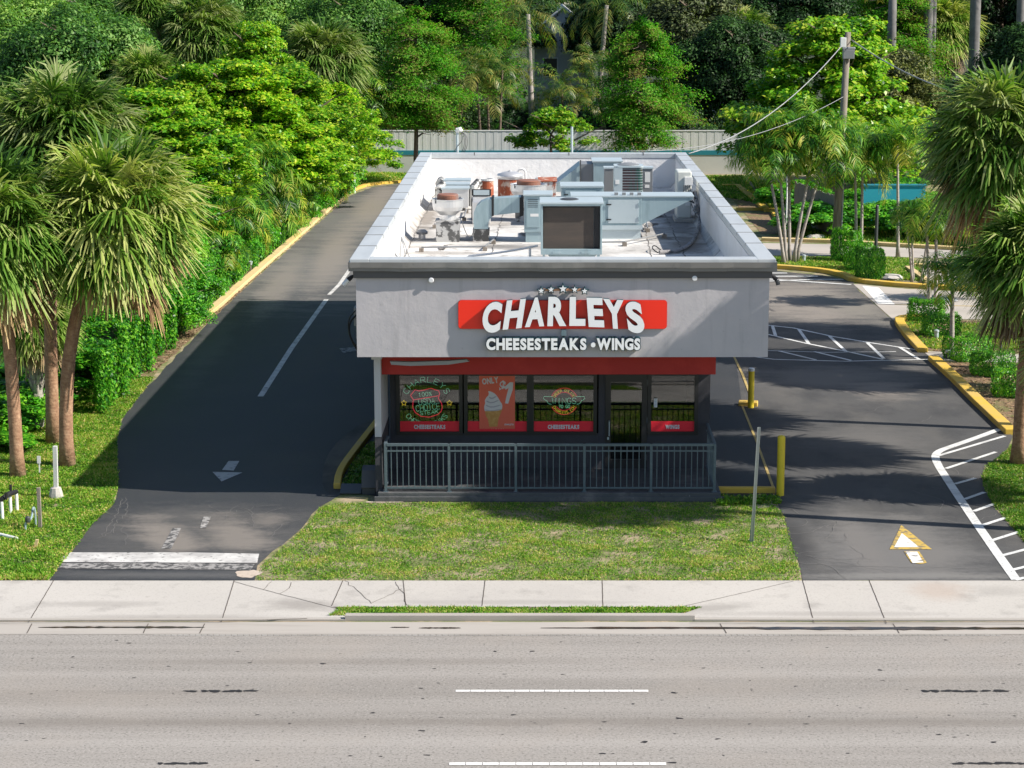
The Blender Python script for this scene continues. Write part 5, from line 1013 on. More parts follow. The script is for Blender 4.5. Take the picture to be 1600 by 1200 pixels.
def fan_leaf(V, Fq, T, o, d, rng, Lp, Lb, dead, nseg=42):
    """a costapalmate leaf: petiole from o along d, then a blade of narrow drooping segments"""
    up = np.array([0, 0, 1.]); s = np.cross(d, up); s = s / max(np.linalg.norm(s), 1e-3); n = np.cross(s, d)
    e = o + d * Lp + np.array([0, 0, -.10 * Lp * (1 - d[2])]); w = .012
    i = len(V); V += [o - s * w, o + s * w, e + s * w, e - s * w]; Fq.append((i, i + 1, i + 2, i + 3)); T.append(.55 if not dead else .3)
    tb = rng.uniform(.1, .9)
    for k in range(nseg):
        a = (k / (nseg - 1) - .5) * 2 * (2.0 if not dead else 1.1); L = Lb * (1 - .28 * abs(a) / 2) * rng.uniform(.8, 1.12); a += rng.normal(0, .04)
        dd = d * math.cos(a) + s * math.sin(a) + n * (.12 * math.cos(a * 2)); g_ = (rng.uniform(.25, .75) if not dead else rng.uniform(.5, .9))
        side = -d * math.sin(a) + s * math.cos(a); wd = L * .56 * (4.0 / nseg) * .45
        pm = e + dd * L * .5 + np.array([0, 0, -g_ * L * .18]); pt = e + dd * L * (.93 - .1 * g_) + np.array([0, 0, -g_ * L * (.75 if not dead else .9)])
        i = len(V); tw = n * wd * .35 * (1 if k % 2 else -1)
        V += [e - side * .004, e + side * .004, pm + side * wd + tw, pm - side * wd - tw, pt + side * .004, pt - side * .004]
        Fq += [(i, i + 1, i + 2, i + 3), (i + 3, i + 2, i + 4, i + 5)]; t = np.clip(tb + rng.normal(0, .14), 0, 1); T += [t, np.clip(t + .12, 0, 1)]
def sabal_mesh(seed, R_, nleaf=118, ndead=36, m=None, md=None, spread=1.0):
    rng = np.random.default_rng(seed); V, Fq, T = [], [], []
    for k in range(nleaf):
        u = (k + .5) / nleaf; el = math.asin(np.clip(.98 - 1.62 * u, -1, 1)); az = k * 2.39996 + rng.normal(0, .15)
        d = np.array([math.cos(az) * math.cos(el), math.sin(az) * math.cos(el), math.sin(el)]); fan_leaf(V, Fq, T, d * .10, d, rng, R_ * rng.uniform(.26, .54), R_ * rng.uniform(.5, .66), False)
    g_ = fast_mesh('crown', V, Fq, T, m or LM['sabal'])
    V, Fq, T = [], [], []
    for k in range(ndead):
        el = R(rng.uniform(-66, -12)); az = k * 2.39996; d = np.array([math.cos(az) * math.cos(el), math.sin(az) * math.cos(el), math.sin(el)])
        fan_leaf(V, Fq, T, np.array([0, 0, -.1]), d, rng, R_ * rng.uniform(.26, .46), R_ * rng.uniform(.3, .5), True, 30)
    return g_, fast_mesh('dead_fronds', V, Fq, T, md or LM['dead'])
def feather(V, Fq, T, o, az, el, L, rng, nl=26, ll=.42, droop=1.0, plumose=.35, tb=.5):
    p = o.copy(); e = el; st = L / nl; hd = np.array([math.cos(az), math.sin(az), 0.]); s = np.array([-math.sin(az), math.cos(az), 0.]); pr = p
    for k in range(nl):
        d = hd * math.cos(e) + np.array([0, 0, math.sin(e)]); q = p + d * st; n = np.cross(s, d) * -1; w = .014 * (1 - .7 * k / nl)
        i = len(V); V += [p - s * w, p + s * w, q + s * w, q - s * w]; Fq.append((i, i + 1, i + 2, i + 3)); T.append(.75)
        if k > nl * .12:
            t = k / nl; l = ll * math.sin(math.pi * (t * .82 + .13)) ** .7
            for sg in (-1, 1):
                dv = unit(s * sg * .8 + d * .55 + np.array([0, 0, .25 - .5 * rng.uniform(0, 1)]) + n * rng.normal(0, plumose)); c = np.cross(dv, n); cn = np.linalg.norm(c); c = c / cn if cn > 1e-3 else d
                m1 = p + dv * l * .55 + np.array([0, 0, -.05 * l]); m2 = p + dv * l * .95 + np.array([0, 0, -.42 * l]); hw = .019
                i = len(V); V += [p - c * .006, p + c * .006, m1 + c * hw, m1 - c * hw, m2 + c * .003, m2 - c * .003]; Fq += [(i, i + 1, i + 2, i + 3), (i + 3, i + 2, i + 4, i + 5)]; tt = np.clip(tb + rng.normal(0, .16), 0, 1); T += [tt, tt]
        p = q; e -= droop * (1.9 / nl) * (.5 + 1.1 * k / nl)
def feather_mesh(seed, L, nf, m, nl=26, ll=.42, droop=1.0, el0=75, el1=5, plum=.3):
    rng = np.random.default_rng(seed); V, Fq, T = [], [], []
    for k in range(nf):
        u = k / (nf - 1); feather(V, Fq, T, np.array([0, 0, 0.]), k * 2.39996 + rng.normal(0, .2), R(el0 + (el1 - el0) * u) + rng.normal(0, .1), L * rng.uniform(.8, 1.1), rng, nl, ll, droop * rng.uniform(.8, 1.2), plum, rng.uniform(.25, .75) if u < .8 else rng.uniform(.6, .95))
    return fast_mesh('crown', V, Fq, T, m)
def trunk_obj(pts, rs, m, parent, name='trunk', n=10):
    mb = MB(); mb.tube(pts, rs, n); return mb.build(name, m, parent, smooth=True)

def plant(name, label, cat, loc, crowns, trunks=(), group=None, rz=0, sc=1):
    """crowns: (mesh, name, offset, scale, rotation); trunks: (points, radii, material)"""
    t = thing(name, label, cat, loc, group, world=False); t.rotation_euler.z = rz; t.scale = (sc, sc, sc)
    for me, nm, off, s, r in crowns:
        o = mo(me, t, nm); o.location = off; o.scale = s if isinstance(s, tuple) else (s, s, s); o.rotation_euler = (0, 0, r)
    for pts, rs, m in trunks: trunk_obj(pts, rs, m, t)
    return t

# ---- fan palms
SAB = [sabal_mesh(k, 1.0) for k in range(3)]
def bent(x1, y1, h, r0, r1, bow=.0, n=9):
    return [(x1 * (k / n) ** 2.6 + bow * math.sin(math.pi * k / n), y1 * k / n, h * k / n) for k in range(n + 1)], [r0 * 1.25 if k == 0 else r0 + (r1 - r0) * k / n for k in range(n + 1)]
def sabal(px, py, Y, cpx, cpy, Rr, label, v=0, r0=.17, group='fan palms', rz=0, sk=1.0, vert=1.0, m='bark_sabal', name='fan_palm', ground=None):
    """trunk base at pixel column px on row Y, crown centre at (cpx, cpy)"""
    x = AT(px, py, Y)[0]; c = AT(cpx, cpy, Y); h = c[2]; dx = c[0] - x
    pts, rs = bent(dx, 0, h - .15, r0, r0 * .82); g_, d = SAB[v % 3]
    cr = [(g_, 'crown', (dx, 0, h), (Rr, Rr, Rr * vert), rz)]
    if sk > 0: cr.append((d, 'dead_fronds', (dx, 0, h - .05 * Rr), (Rr * sk, Rr * sk, Rr * sk), rz + 1))
    return plant(name, label, 'palm tree', (x, Y, 0), cr, [(pts, rs, M[m])], group)
sabal(105, 728, 48.7, 178, 330, 2.3, 'nearest left fan palm with huge shaggy crown over driveway edge', 0, .17, rz=.3, sk=1.05, vert=1.05)
sabal(84, 690, 51.2, 98, 215, 2.2, 'fan palm with tall upright crown behind the nearest left one', 1, .17, rz=2, sk=1.15)
sabal(28, 748, 47.6, -8, 350, 2.2, 'leaning fan palm cut by the left picture edge', 2, .16, rz=1, sk=1.1)
sabal(-40, 700, 54, -5, 215, 1.9, 'fan palm half outside the upper left picture edge', 0, .16, rz=4, sk=1.1)
sabal(1592, 725, 48.9, 1622, 400, 1.95, 'nearest right fan palm leaning out of the picture', 1, .19, rz=.5, sk=1.1)
sabal(1660, 600, 52.5, 1575, 215, 2.35, 'taller right fan palm with wide shaggy crown', 2, .17, rz=2.2, sk=1.15, vert=1.05)
sabal(1680, 800, 45.5, 1700, 560, 1.6, 'low fan palm beyond the right picture edge', 0, .17, rz=3)
# fan palm with boot covered trunk under the left crowns
x, Y = AT(42, 600, 52)[0], 53.0
mb = MB(); rnd = random.Random(8); mb.tube([(0, 0, 0), (0, 0, 1.2), (.02, 0, 2.6)], [.15, .17, .2], 10)
for k in range(70):
    a = k * 2.4; z = .9 + 1.8 * k / 70; r = .17; mb.add([(r * math.cos(a - .25), r * math.sin(a - .25), z), (r * math.cos(a + .25), r * math.sin(a + .25), z), ((r + .12) * math.cos(a + .1), (r + .12) * math.sin(a + .1), z + .28), ((r + .12) * math.cos(a - .1), (r + .12) * math.sin(a - .1), z + .28)], [(0, 1, 2, 3)])
T = thing('fan_palm', 'short fan palm with boot covered trunk in shade at left', 'palm tree', (x, Y, 0), 'fan palms', world=False); mb.build('trunk', M['bark_grey'], T)
for me, nm in zip(SAB[2], ('crown', 'dead_fronds')): o = mo(me, T, nm); o.location = (0, 0, 3.0); o.scale = (1.35,) * 3
# distant fan palms
for (cpx, cpy, D_, Rr, v, lb, sk) in ((232, 14, 118, 2.3, 1, 'tall fan palm with brown skirt at the upper left edge', 1.3), (318, 52, 116, 2.9, 2, 'round pale fan palm right of the brown skirted one', .6), (505, 92, 108, 2.7, 0, 'wide drooping fan palm behind the bright almond tree', .9), (228, 128, 92, 1.9, 1, 'low fan palm peeping above the bright broadleaf mass', .5), (1475, 40, 150, 3.0, 0, 'fan palm between the grey trunks at upper right', 1.1), (1160, 60, 140, 2.6, 1, 'dark shaded fan palm left of the utility pole', 1.2)):
    sabal(cpx + 6, 300, D_, cpx, cpy, Rr, lb, v, .17, rz=v * 1.7, sk=sk, m='bark')

# ---- feather palms
FEA = [feather_mesh(20 + k, 1.5, 22, LM['areca'], 30, .46) for k in range(3)]
def cluster_palm(px, py, stems, label, name='feather_palm', cat='palm tree', group='slender feather palms round the lot', m='bark_grey', r0=.075, mesh=FEA, Y=None):
    """stems: (base dx, top px, top py, crown scale) on the row through ground pixel (px, py)"""
    x, y = G(px, py) if Y is None else (AT(px, py, Y)[0], Y)
    cr, tr = [], []
    for k, (bdx, tpx, tpy, s) in enumerate(stems):
        c = AT(tpx, tpy, y + .3 * (k % 2)); dx, h = c[0] - x, c[2]; n = 8; oy = .35 * math.sin(k * 2.1)
        pts = [(bdx + (dx - bdx) * (j / n) ** 1.2, oy, h * j / n) for j in range(n + 1)]
        tr.append((pts, [r0 * 1.5 if j == 0 else r0 * (1 - .35 * j / n) for j in range(n + 1)], M[m])); cr.append((mesh[(k + int(px)) % len(mesh)], 'crown', (dx, oy, h), s, k * 1.9 + px))
    return plant(name, label, cat, (x, y, 0), cr, tr, group)
cluster_palm(1228, 411, ((0, 1216, 236, 1.5), (.18, 1232, 208, 1.6), (-.12, 1196, 245, 1.35)), 'grey triple stemmed palm at the near end of palm median')
cluster_palm(1240, 411, ((0, 1276, 215, 1.5), (.15, 1292, 240, 1.35)), 'palm leaning right beside the triple stemmed one')
cluster_palm(1338, 400, ((0, 1336, 262, 1.45), (.25, 1348, 235, 1.35)), 'twin palm just right of the utility pole')
cluster_palm(1403, 402, ((0, 1402, 225, 1.4),), 'single pale stemmed palm in front of the teal wall')
cluster_palm(1425, 440, ((0, 1415, 340, .5), (.1, 1423, 335, .6), (.3, 1450, 352, .7)), 'three thin bare stems of young palm on median', r0=.05)
cluster_palm(1459, 478, ((-.15, 1447, 345, 1.05), (.12, 1463, 340, 1.1)), 'twin palm growing out of the yellow kerbed shrub bed')
cluster_palm(1487, 560, ((0, 1488, 430, .95),), 'dark slender stem between shrubs and nearest right palm', r0=.085)
cluster_palm(1550, 470, ((0, 1545, 385, .9), (.2, 1522, 400, .8)), 'low palm hanging over the side street at right')
for (px, D_, st, lb) in ((545, 117, ((0, 556, 148, 1.9), (.3, 574, 176, 1.6), (-.3, 540, 170, 1.6)), 'arching feather palm at the corner of back wall'), (505, 110, ((0, 515, 225, 1.6), (.3, 533, 240, 1.5), (-.4, 493, 215, 1.5), (.1, 540, 210, 1.5)), 'drooping feather palm above the far hedge'), (445, 99, ((0, 462, 262, 1.6), (.3, 482, 280, 1.4), (-.4, 440, 240, 1.5)), 'feather palm second from the far hedge end'),
                      (380, 88, ((0, 398, 272, 1.6), (.35, 418, 300, 1.4), (-.4, 381, 250, 1.4)), 'feather palm beside the solar lamp post'), (400, 90, ((0, 415, 325, 1.4), (.3, 435, 312, 1.2)), 'low feather palm hanging over the middle of hedge'), (350, 80, ((0, 365, 330, 1.3), (.3, 378, 352, 1.1)), 'low feather palm left of the grey bare trunk')):
    cluster_palm(px, 300, st, lb, Y=D_, m='bark')
ARE = [feather_mesh(40 + k, 2.6, 15, LM['coco'], 30, .62, 1.0, 85, 15, .12) for k in range(2)]
for (px, D_, st, lb) in ((765, 132, ((0, 762, 150, 1.2), (.6, 785, 110, 1.15), (-.5, 745, 120, 1.1)), 'arching dark palm clump left of the curved coconut trunk'), (880, 134, ((0, 878, 140, 1.1), (.8, 900, 165, 1.0), (-.5, 860, 170, .95)), 'arching palm clump in front of the pale house'), (700, 136, ((0, 705, 110, 1.1), (.5, 725, 150, 1.0)), 'shaded palm clump behind the bright cypress'), (940, 136, ((0, 940, 150, 1.0), (.5, 925, 110, 1.1)), 'shaded palm clump behind the far right cypress')):
    cluster_palm(px, 300, st, lb, Y=D_, mesh=ARE, m='bark', r0=.10, group='arching palms beyond the back wall', name='arching_palm')
COC = [feather_mesh(60 + k, 4.2, 16, LM['coco'], 34, .85, .95, 70, -15, .1) for k in range(2)]
for (px, D_, tx, ty, s, lb) in ((832, 140, 825, 22, 1.0, 'coconut palm with ringed trunk beyond the back wall'), (930, 146, 948, 8, 1.0, 'coconut palm right of the pale house gable'), (700, 158, 690, -15, 1.0, 'coconut palm top behind the bright cypress'), (1190, 152, 1185, 0, .9, 'coconut palm top in the dark wood at upper right')):
    cluster_palm(px, 300, ((0, tx, ty, s),), lb, Y=D_, mesh=COC, m='bark_grey', r0=.22, group='coconut palms beyond the back wall', name='coconut_palm')

# ---- broadleaf trees
ALM = [crown_mesh('crown', 'layer', 3.6, 5.2, 70 + k, LM['almond'], 52000, 230, .20, .55) for k in range(2)]
ALMs = crown_mesh('crown', 'layer', 2.6, 2.4, 77, LM['almond'], 10000, 60, .20, .55)
OAK = [crown_mesh('crown', 'round', 4.2, 7.5, 80 + k, LM['oak'], 85000, 120, .20, .5) for k in range(3)]
LM['oak_shade'] = leafmat('shaded small leaves', ['#10240e', '#1d3a17', '#315426', '#4a7038'], .22, .55, .35, .25)  # darker copy of the leaf colours, paints shade into centre and right trees
OAK_SHADE = []
for q_ in OAK: c_ = q_.copy(); c_.materials[0] = LM['oak_shade']; OAK_SHADE.append(c_)
OLV = crown_mesh('crown', 'round', 4.0, 6.5, 90, LM['olive'], 34000, 95, .24, .45)
CYP = [crown_mesh('crown', 'spire', 2.7, 6.8, 95 + k, LM['cypress'], 44000, 130, .17, .35) for k in range(2)]
LB = [limb_mesh('limbs', 3.5, 2.5, 5.0, 100, M['bark'], .16), limb_mesh('limbs', 4.0, 3.5, 7.0, 101, M['bark'], .26, 12), limb_mesh('limbs', 2.2, 3.2, 8.0, 102, M['bark'], .15, 22, True)]
def tree(name, label, px, D_, ctop, s, mesh, limb, group, zs=1.0, rz=0, xs=1.0, h=None, cat='tree', lift=None):
    """crown top at pixel row ctop on row D_"""
    x = AT(px, 200, D_)[0]; top = AT(px, ctop, D_)[2]
    z1 = max(v.co.z for v in mesh.vertices) * s * zs
    zc = top - z1 if lift is None else lift
    t = plant(name, label, cat, (x, D_, 0), [(mesh, 'crown', (0, 0, zc), (s * xs, s, s * zs), rz)], (), group)
    o = mo(limb, t, 'trunk'); k = (top * .93) / max(v.co.z for v in limb.vertices); o.scale = (s, s, k)
    return t
# in front of and beside the lot
for k, (px, D_, top, sc_, zs, v, lb) in enumerate(((404, 100, 26, .72, 1.25, 0, 'narrow almond tree rising highest above the left thicket'), (300, 91, 92, .95, .95, 1, 'bright almond tree left of the solar lamp post'), (375, 92, 84, 1.0, .9, 0, 'bright almond tree right behind the solar lamp post'), (450, 98, 92, 1.0, .9, 1, 'bright almond tree in middle of the left thicket'), (512, 106, 122, .95, .8, 0, 'bright almond tree nearest the far end of hedge'), (240, 76, 130, .9, .8, 1, 'almond tree just right of nearest left fan palm'), (335, 91, 160, .85, .8, 0, 'low almond tree below the solar lamp head'), (425, 92, 165, .85, .75, 1, 'low almond tree over the middle of left hedge'))):
    tree('almond_tree', lb, px, D_, top, sc_, ALM[v], LB[0], 'bright broad leaved trees', zs, k * 1.3, 1.1)
tree('almond_tree', 'wide tiered bright tree behind the utility pole', 1300, 112, 14, 1.4, ALM[0], LB[0], 'bright broad leaved trees', 1.05, 4, 1.35)
tree('almond_tree', 'small tiered tree showing above the back parapet', 865, 104, 164, .92, ALMs, LB[0], 'bright broad leaved trees', .9, 0)
tree('cypress_tree', 'bright green cypress with bare trunk before the white wall', 650, 118, 6, 1.02, CYP[0], LB[2], 'feathery cypress trees', 1.0, 0, 1.08)
tree('cypress_tree', 'darker cypress behind the right part of the roof', 1005, 120, 22, 1.02, CYP[1], LB[2], 'feathery cypress trees', 1.1, 1, 1.1)
tree('cypress_tree', 'tall olive cypress above the utility pole', 1390, 138, -40, 1.2, CYP[0], LB[2], 'feathery cypress trees', 1.0, 2, 1.3)
tree('cypress_tree', 'brownish cypress top behind the bright cypress', 735, 146, -60, 1.2, CYP[1], LB[2], 'feathery cypress trees', 1.1, 3, 1.3)
def bush(name, label, px, py, r, h, mesh, group, rz=0, ys=1.0, Y=None, top=None):
    x, y = G(px, py) if Y is None else (AT(px, py, Y)[0], Y)
    return plant(name, label, 'shrub', (x, y, 0), [(mesh, 'crown', (0, 0, 0), (r, r * ys, h), rz)], (), group)
def box_foliage(name, hx, hy, hz, n, size, seed, m, rough=.12, sides=(.45,)):
    """unit-less clipped foliage: leaves over a rounded block and a few inside"""
    rng = np.random.default_rng(seed); u = rng.uniform(-1, 1, (n, 3)); ax = rng.choice(3, n, p=[.3, .3, .4]); sg = rng.choice([-1, 1], n)
    u[np.arange(n), ax] = sg * rng.uniform(.82, 1.03, n); N = np.zeros((n, 3)); N[np.arange(n), ax] = sg
    L = np.linalg.norm(u, axis=1, keepdims=True); u = u * np.minimum(1, 1.42 / L); u[:, 2] = np.abs(u[:, 2]) * 1.0 if False else (u[:, 2] + 1) / 2
    C = u * [hx, hy, hz]
    ph = rng.uniform(0, 6, 3); bump_ = 1 + rough * (np.sin(C[:, 0:1] * 5 + ph[0]) * .5 + np.sin(C[:, 1:2] * 4 + ph[1]) * .5); C = C * [1, 1, 1] * bump_ + rng.normal(0, .03, (n, 3))
    C[:, 2] = np.abs(C[:, 2]) + .02; N[:, 2] += .5
    V, Fq, t = leaves(C, N, size, rng, .55); return fast_mesh(name, V, Fq, t, m)
SHR = [box_foliage('crown', 1, 1, 1, 5200, .115, 200 + k, LM['hedge'], .10) for k in range(2)]
UND = [crown_mesh('crown', 'round', 1.5, 2.3, 210 + k, LM['hedge'], 9000, 42, .16, .55) for k in range(2)]
for k, (px, py, w_, d_, h_, lb) in enumerate(((1362, 437, .62, .6, 1.15, 'clipped dark green shrub at the near corner of median'), (1345, 425, .5, .8, 1.1, 'clipped shrub behind the corner one on the median'), (1325, 411, .42, .9, 1.3, 'narrow tall clipped shrub by the utility pole'),
        (1452, 506, .40, .9, .75, 'clipped shrub round the twin palm stems'), (1474, 528, .5, .9, .7, 'rounded clipped shrub at the bed tip'), (1516, 566, .62, .9, .7, 'wide clipped shrub in middle of right bed'), (1555, 590, .5, 1.0, .7, 'clipped shrub left of nearest right palm trunk'), (1588, 622, .5, 1.4, .75, 'clipped shrub behind the nearest right palm trunk'))):
    x, y = G(px, py); plant('clipped_shrub', lb, 'shrub', (x, y + d_ * .6, 0), [(SHR[k % 2], 'crown', (0, 0, 0), (w_ * .85, d_ * .62, h_ * .95), k * .4)], (), 'clipped shrubs along the right kerbs')
for k, (px, py, s, lb) in enumerate(((1275, 368, 1.2, 'dark shrub before the timber fence'), (1440, 372, 1.3, 'yellow green shrub before teal wall'), (1380, 366, 1.2, 'shrub under the teal wall'), (1520, 378, 1.3, 'shrub at right end of teal wall'), (1300, 362, 1.2, 'shrub at foot of the timber fence'), (1410, 330, 1.3, 'shrub behind teal wall'), (1335, 345, 1.2, 'shrub between fence and teal wall'), (1600, 380, 1.4, 'shrub at the far right street edge'), (1240, 330, 1.2, 'low shrub behind the grassy rear bed'), (1560, 360, 1.5, 'tall shrub right of teal wall'))):
    x, y = G(px, py); plant('leafy_shrub', lb, 'shrub', (x, y, 0), [(UND[k % 2], 'crown', (0, 0, 0), (s, s, s * .62), k)], (), 'loose shrubs beyond the side street')
BRT = [crown_mesh('crown', 'round', 2.2, 3.6, 300 + k, LM['hedge'], 16000, 60, .15, .55) for k in range(2)]
for k, (px, D_, top, sc_) in enumerate(((225, 66, 300, .8), (262, 70, 262, .9), (310, 76, 255, .95), (345, 82, 240, 1.0), (300, 74, 330, .7), (380, 88, 250, .95), (420, 93, 228, 1.0), (455, 97, 235, .9), (490, 103, 212, 1.0), (520, 109, 205, .95), (540, 114, 200, .9))):
    tree('bushy_tree', 'bushy bright green small tree in the thicket behind left hedge', px - 34, D_, top + 28, sc_, BRT[k % 2], LB[0], 'bushy small trees behind the left hedge', 1.0, k)
for k, (px, D_, top, sc_) in enumerate(((352, 82, 330, .62), (388, 88, 318, .62), (415, 92, 330, .55), (440, 96, 300, .62), (470, 101, 290, .6), (500, 107, 262, .62), (528, 113, 250, .6), (322, 77, 360, .6), (285, 71, 395, .62), (258, 67, 430, .6))):
    tree('bushy_tree', 'low bushy light green tree leaning over the left clipped hedge', px - 10, D_, top, sc_, BRT[k % 2], LB[0], 'low bushy trees over the left hedge', 1.0, k * 2)
# the long clipped hedge
def hedge_mesh(pts, wd, h, dens, size, seed, m):
    rng = np.random.default_rng(seed); C, N, T = [], [], []
    for (a, b) in zip(pts, pts[1:]):
        a = np.array(a); b = np.array(b); L = np.linalg.norm(b - a); d = (b - a) / L; nn = np.array([-d[1], d[0]]); n = int(L * dens)
        t = rng.uniform(0, L, n); w = rng.choice(3, n, p=[.42, .16, .42]); zz = rng.uniform(0, 1, n) ** .85
        off = np.where(w == 0, -1, np.where(w == 1, 1, rng.uniform(-1, 1, n))) * wd; z = np.where(w == 2, 1.0, zz) * h
        P2 = a + d * t[:, None] + nn * off[:, None]
        wob = .14 * np.sin(P2[:, 0] * 2.3 + P2[:, 1] * 1.7) + .10 * np.sin(P2[:, 1] * 4.9) + rng.normal(0, .07, n)
        z = z * (1 + .12 * np.sin(P2[:, 1] * 1.3 + P2[:, 0]) + .08 * np.sin(P2[:, 1] * 3.7)) + rng.normal(0, .05, n)
        P2 = P2 + nn * (wob * np.where(w == 0, -1, 1))[:, None]
        C.append(np.stack([P2[:, 0], P2[:, 1], np.abs(z)], 1)); q = np.zeros((n, 3)); q[:, :2] = nn * np.where(w == 0, -1, np.where(w == 1, 1, 0))[:, None]; q[:, 2] = np.where(w == 2, 1, .35); N.append(q)
    V, Fq, t = leaves(np.concatenate(C), np.concatenate(N), size, rng, .6); return fast_mesh('foliage', V, Fq, t, m)
hp = [(a - 1.15, b) for a, b in GP((545, 300), (500, 338), (440, 391), (380, 443), (335, 487), (300, 522), (255, 566), (215, 606), (180, 650))][::-1]
hx, hy = hp[4]
t = thing('clipped_hedge', 'long clipped green hedge running beside the left driveway', 'hedge', (hx, hy, 0), world=False)
mo(hedge_mesh([(a - hx, b - hy) for a, b in hp], .80, 1.85, 2300, .125, 5, LM['hedge']), t)
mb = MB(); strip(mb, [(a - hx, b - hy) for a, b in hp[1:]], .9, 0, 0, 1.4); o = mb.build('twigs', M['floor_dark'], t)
# loose green mass between hedge and tall trees: single shrubs
rnd = random.Random(12); words = [('bushy', 'rounded', 'spreading', 'ragged', 'dense', 'loose')]
spots = []
for k, (px, D_, top, s) in enumerate(((40, 52, 610, 1.0), (95, 53, 590, 1.0), (0, 56, 600, 1.2), (140, 55, 560, 1.2), (20, 50, 680, .8), (175, 60, 500, 1.2), (60, 58, 520, 1.3), (215, 63, 440, 1.4), (255, 66, 400, 1.5), (240, 72, 330, 1.7), (290, 70, 370, 1.5), (330, 73, 330, 1.6), (280, 78, 270, 1.9), (350, 79, 290, 1.7), (395, 80, 310, 1.5), (330, 86, 235, 2.0), (420, 84, 285, 1.6), (450, 88, 270, 1.7), (470, 94, 250, 1.8), (505, 96, 255, 1.6), (525, 103, 240, 1.5), (200, 68, 380, 1.8), (160, 64, 420, 1.7), (255, 84, 245, 2.1), (380, 94, 225, 2.0), (430, 98, 220, 2.0), (190, 78, 300, 2.1))):
    x = AT(px, top, D_)[0]; h = AT(px, top, D_)[2]; me = UND[k % 2]; zt_ = 2.4; x = min(x, float(np.interp(D_, [b for a, b in hp], [a for a, b in hp])) - .4 - 1.1 * s)
    nm = ['left palm trunks', 'nearest left palm trunks', 'upper left palm'][0]
    near = 'behind the left palm trunks' if D_ < 60 else ('behind the near stretch of left hedge' if D_ < 75 else ('behind the middle of left hedge' if D_ < 90 else 'behind the far end of left hedge'))
    plant('leafy_shrub', 'green leafy shrub in the thicket ' + near, 'shrub', (x, D_, 0), [(me, 'crown', (0, 0, .05), (s, s, h / zt_), k * 1.3)], (), 'shrubs ' + near)
# bare grey trunks showing through
for px, D_, top, bot, lb in ((341, 80, 360, 470, 'short bare brown trunk standing in the left hedge'), (447, 99, 300, 350, 'stubby grey trunk above the hedge middle')):
    x = AT(px, top, D_)[0]; h = AT(px, top, D_)[2]; plant('bare_trunk', lb, 'tree', (x, D_, 0), (), [([(0, 0, 0), (.03, 0, h * .5), (.05, 0, h)], [.14, .12, .09], M['bark']), ([(.05, 0, h), (-.3, 0, h + .5), (-.2, .1, h + 1.0), (.2, .1, h + 1.3)], [.05, .035, .02, .01], M['bark_grey']), ([(.05, 0, h), (.35, 0, h + .3), (-.5, .1, h + .35)], [.04, .02, .01], M['bark_grey'])])
for k, (px, D_, st, lb) in enumerate(((335, 76, ((0, 322, 372, 1.2), (.2, 338, 398, 1.0)), 'small feather palm at the near start of left kerb'), (428, 93, ((0, 436, 300, 1.4), (.3, 452, 318, 1.2)), 'feather palm with low crown over the mid hedge'), (490, 106, ((0, 490, 262, 1.5), (.3, 508, 275, 1.3)), 'feather palm crown brushing the far hedge top'))):
    cluster_palm(px - 14, 300, st, lb, Y=D_, m='bark')
# ---- wood beyond
back = [(-20, 112, 0, 1.0, 0, 'dense small leaved tree at the upper left edge'), (50, 118, -30, 1.15, 1, 'dense blue green tree second from the upper left'), (130, 108, 0, 1.1, 2, 'dense tree left of the brown skirted palm'), (175, 124, -30, 1.1, 0, 'dark tree behind the brown skirted palm'), (280, 134, -40, 1.1, 1, 'dark tree behind the round pale fan palm'), (400, 138, -50, 1.1, 2, 'dark tree behind the almond tree top'), (560, 132, -30, 1.05, 0, 'dark tree left of the bright cypress'), (480, 146, -60, 1.1, 1, 'dark tree behind the wide drooping fan palm'), (640, 150, -60, 1.1, 2, 'dark tree behind the bright cypress'),
        (770, 160, -60, 1.1, 0, 'dark tree left of the pale house'), (1000, 156, -60, 1.15, 1, 'dark tree behind the darker cypress'), (1080, 140, -30, 1.15, 2, 'grey green tree left of the tiered bright tree'), (1150, 132, 20, 1.0, 0, 'low dark tree above the right parapet corner'), (1230, 150, -60, 1.1, 1, 'dark tree behind the wide tiered tree'), (1330, 154, -70, 1.1, 2, 'dark tree behind the top of utility pole'), (1390, 118, 70, .75, 0, 'small leaved tree right of utility pole'), (1560, 160, -60, 1.15, 1, 'dark tree between the grey trunks at right'), (1440, 164, -60, 1.1, 2, 'dark tree beyond the brown roofed house'), (60, 80, 175, .8, 0, 'small leaved tree behind the left fan palm crowns'), (160, 88, 165, .8, 1, 'small leaved tree between left palms and almond tree'), (880, 178, -90, 1.2, 2, 'dark tree behind the pale house'), (1640, 130, 20, 1.1, 0, 'dark tree outside the upper right edge'), (1060, 128, 150, .7, 0, 'low dark tree behind wall right of cypress'), (1530, 120, 110, .8, 2, 'low dark tree behind the right fan palm'), (1460, 128, 120, .75, 1, 'low dark tree under the brown roofed house'), (700, 138, 150, .7, 2, 'low dark tree right of the cypress trunk'), (590, 134, 140, .7, 1, 'low dark tree left of the cypress trunk'), (800, 142, 150, .7, 0, 'low dark tree behind wall near coconut trunk'), (930, 140, 170, .7, 1, 'low dark tree behind the small tiered tree')]
for k, (px, D_, top, s, v, lb) in enumerate(back):
    me = OLV if k in (11, 15) else (OAK_SHADE[v] if 590 < px < 1700 else OAK[v]); tree('dense_tree' if me is not OLV else 'grey_leaved_tree', lb, px, D_, top, s, me, LB[1], 'dense trees of the wood beyond', 1.15, k * .9, 1.1)
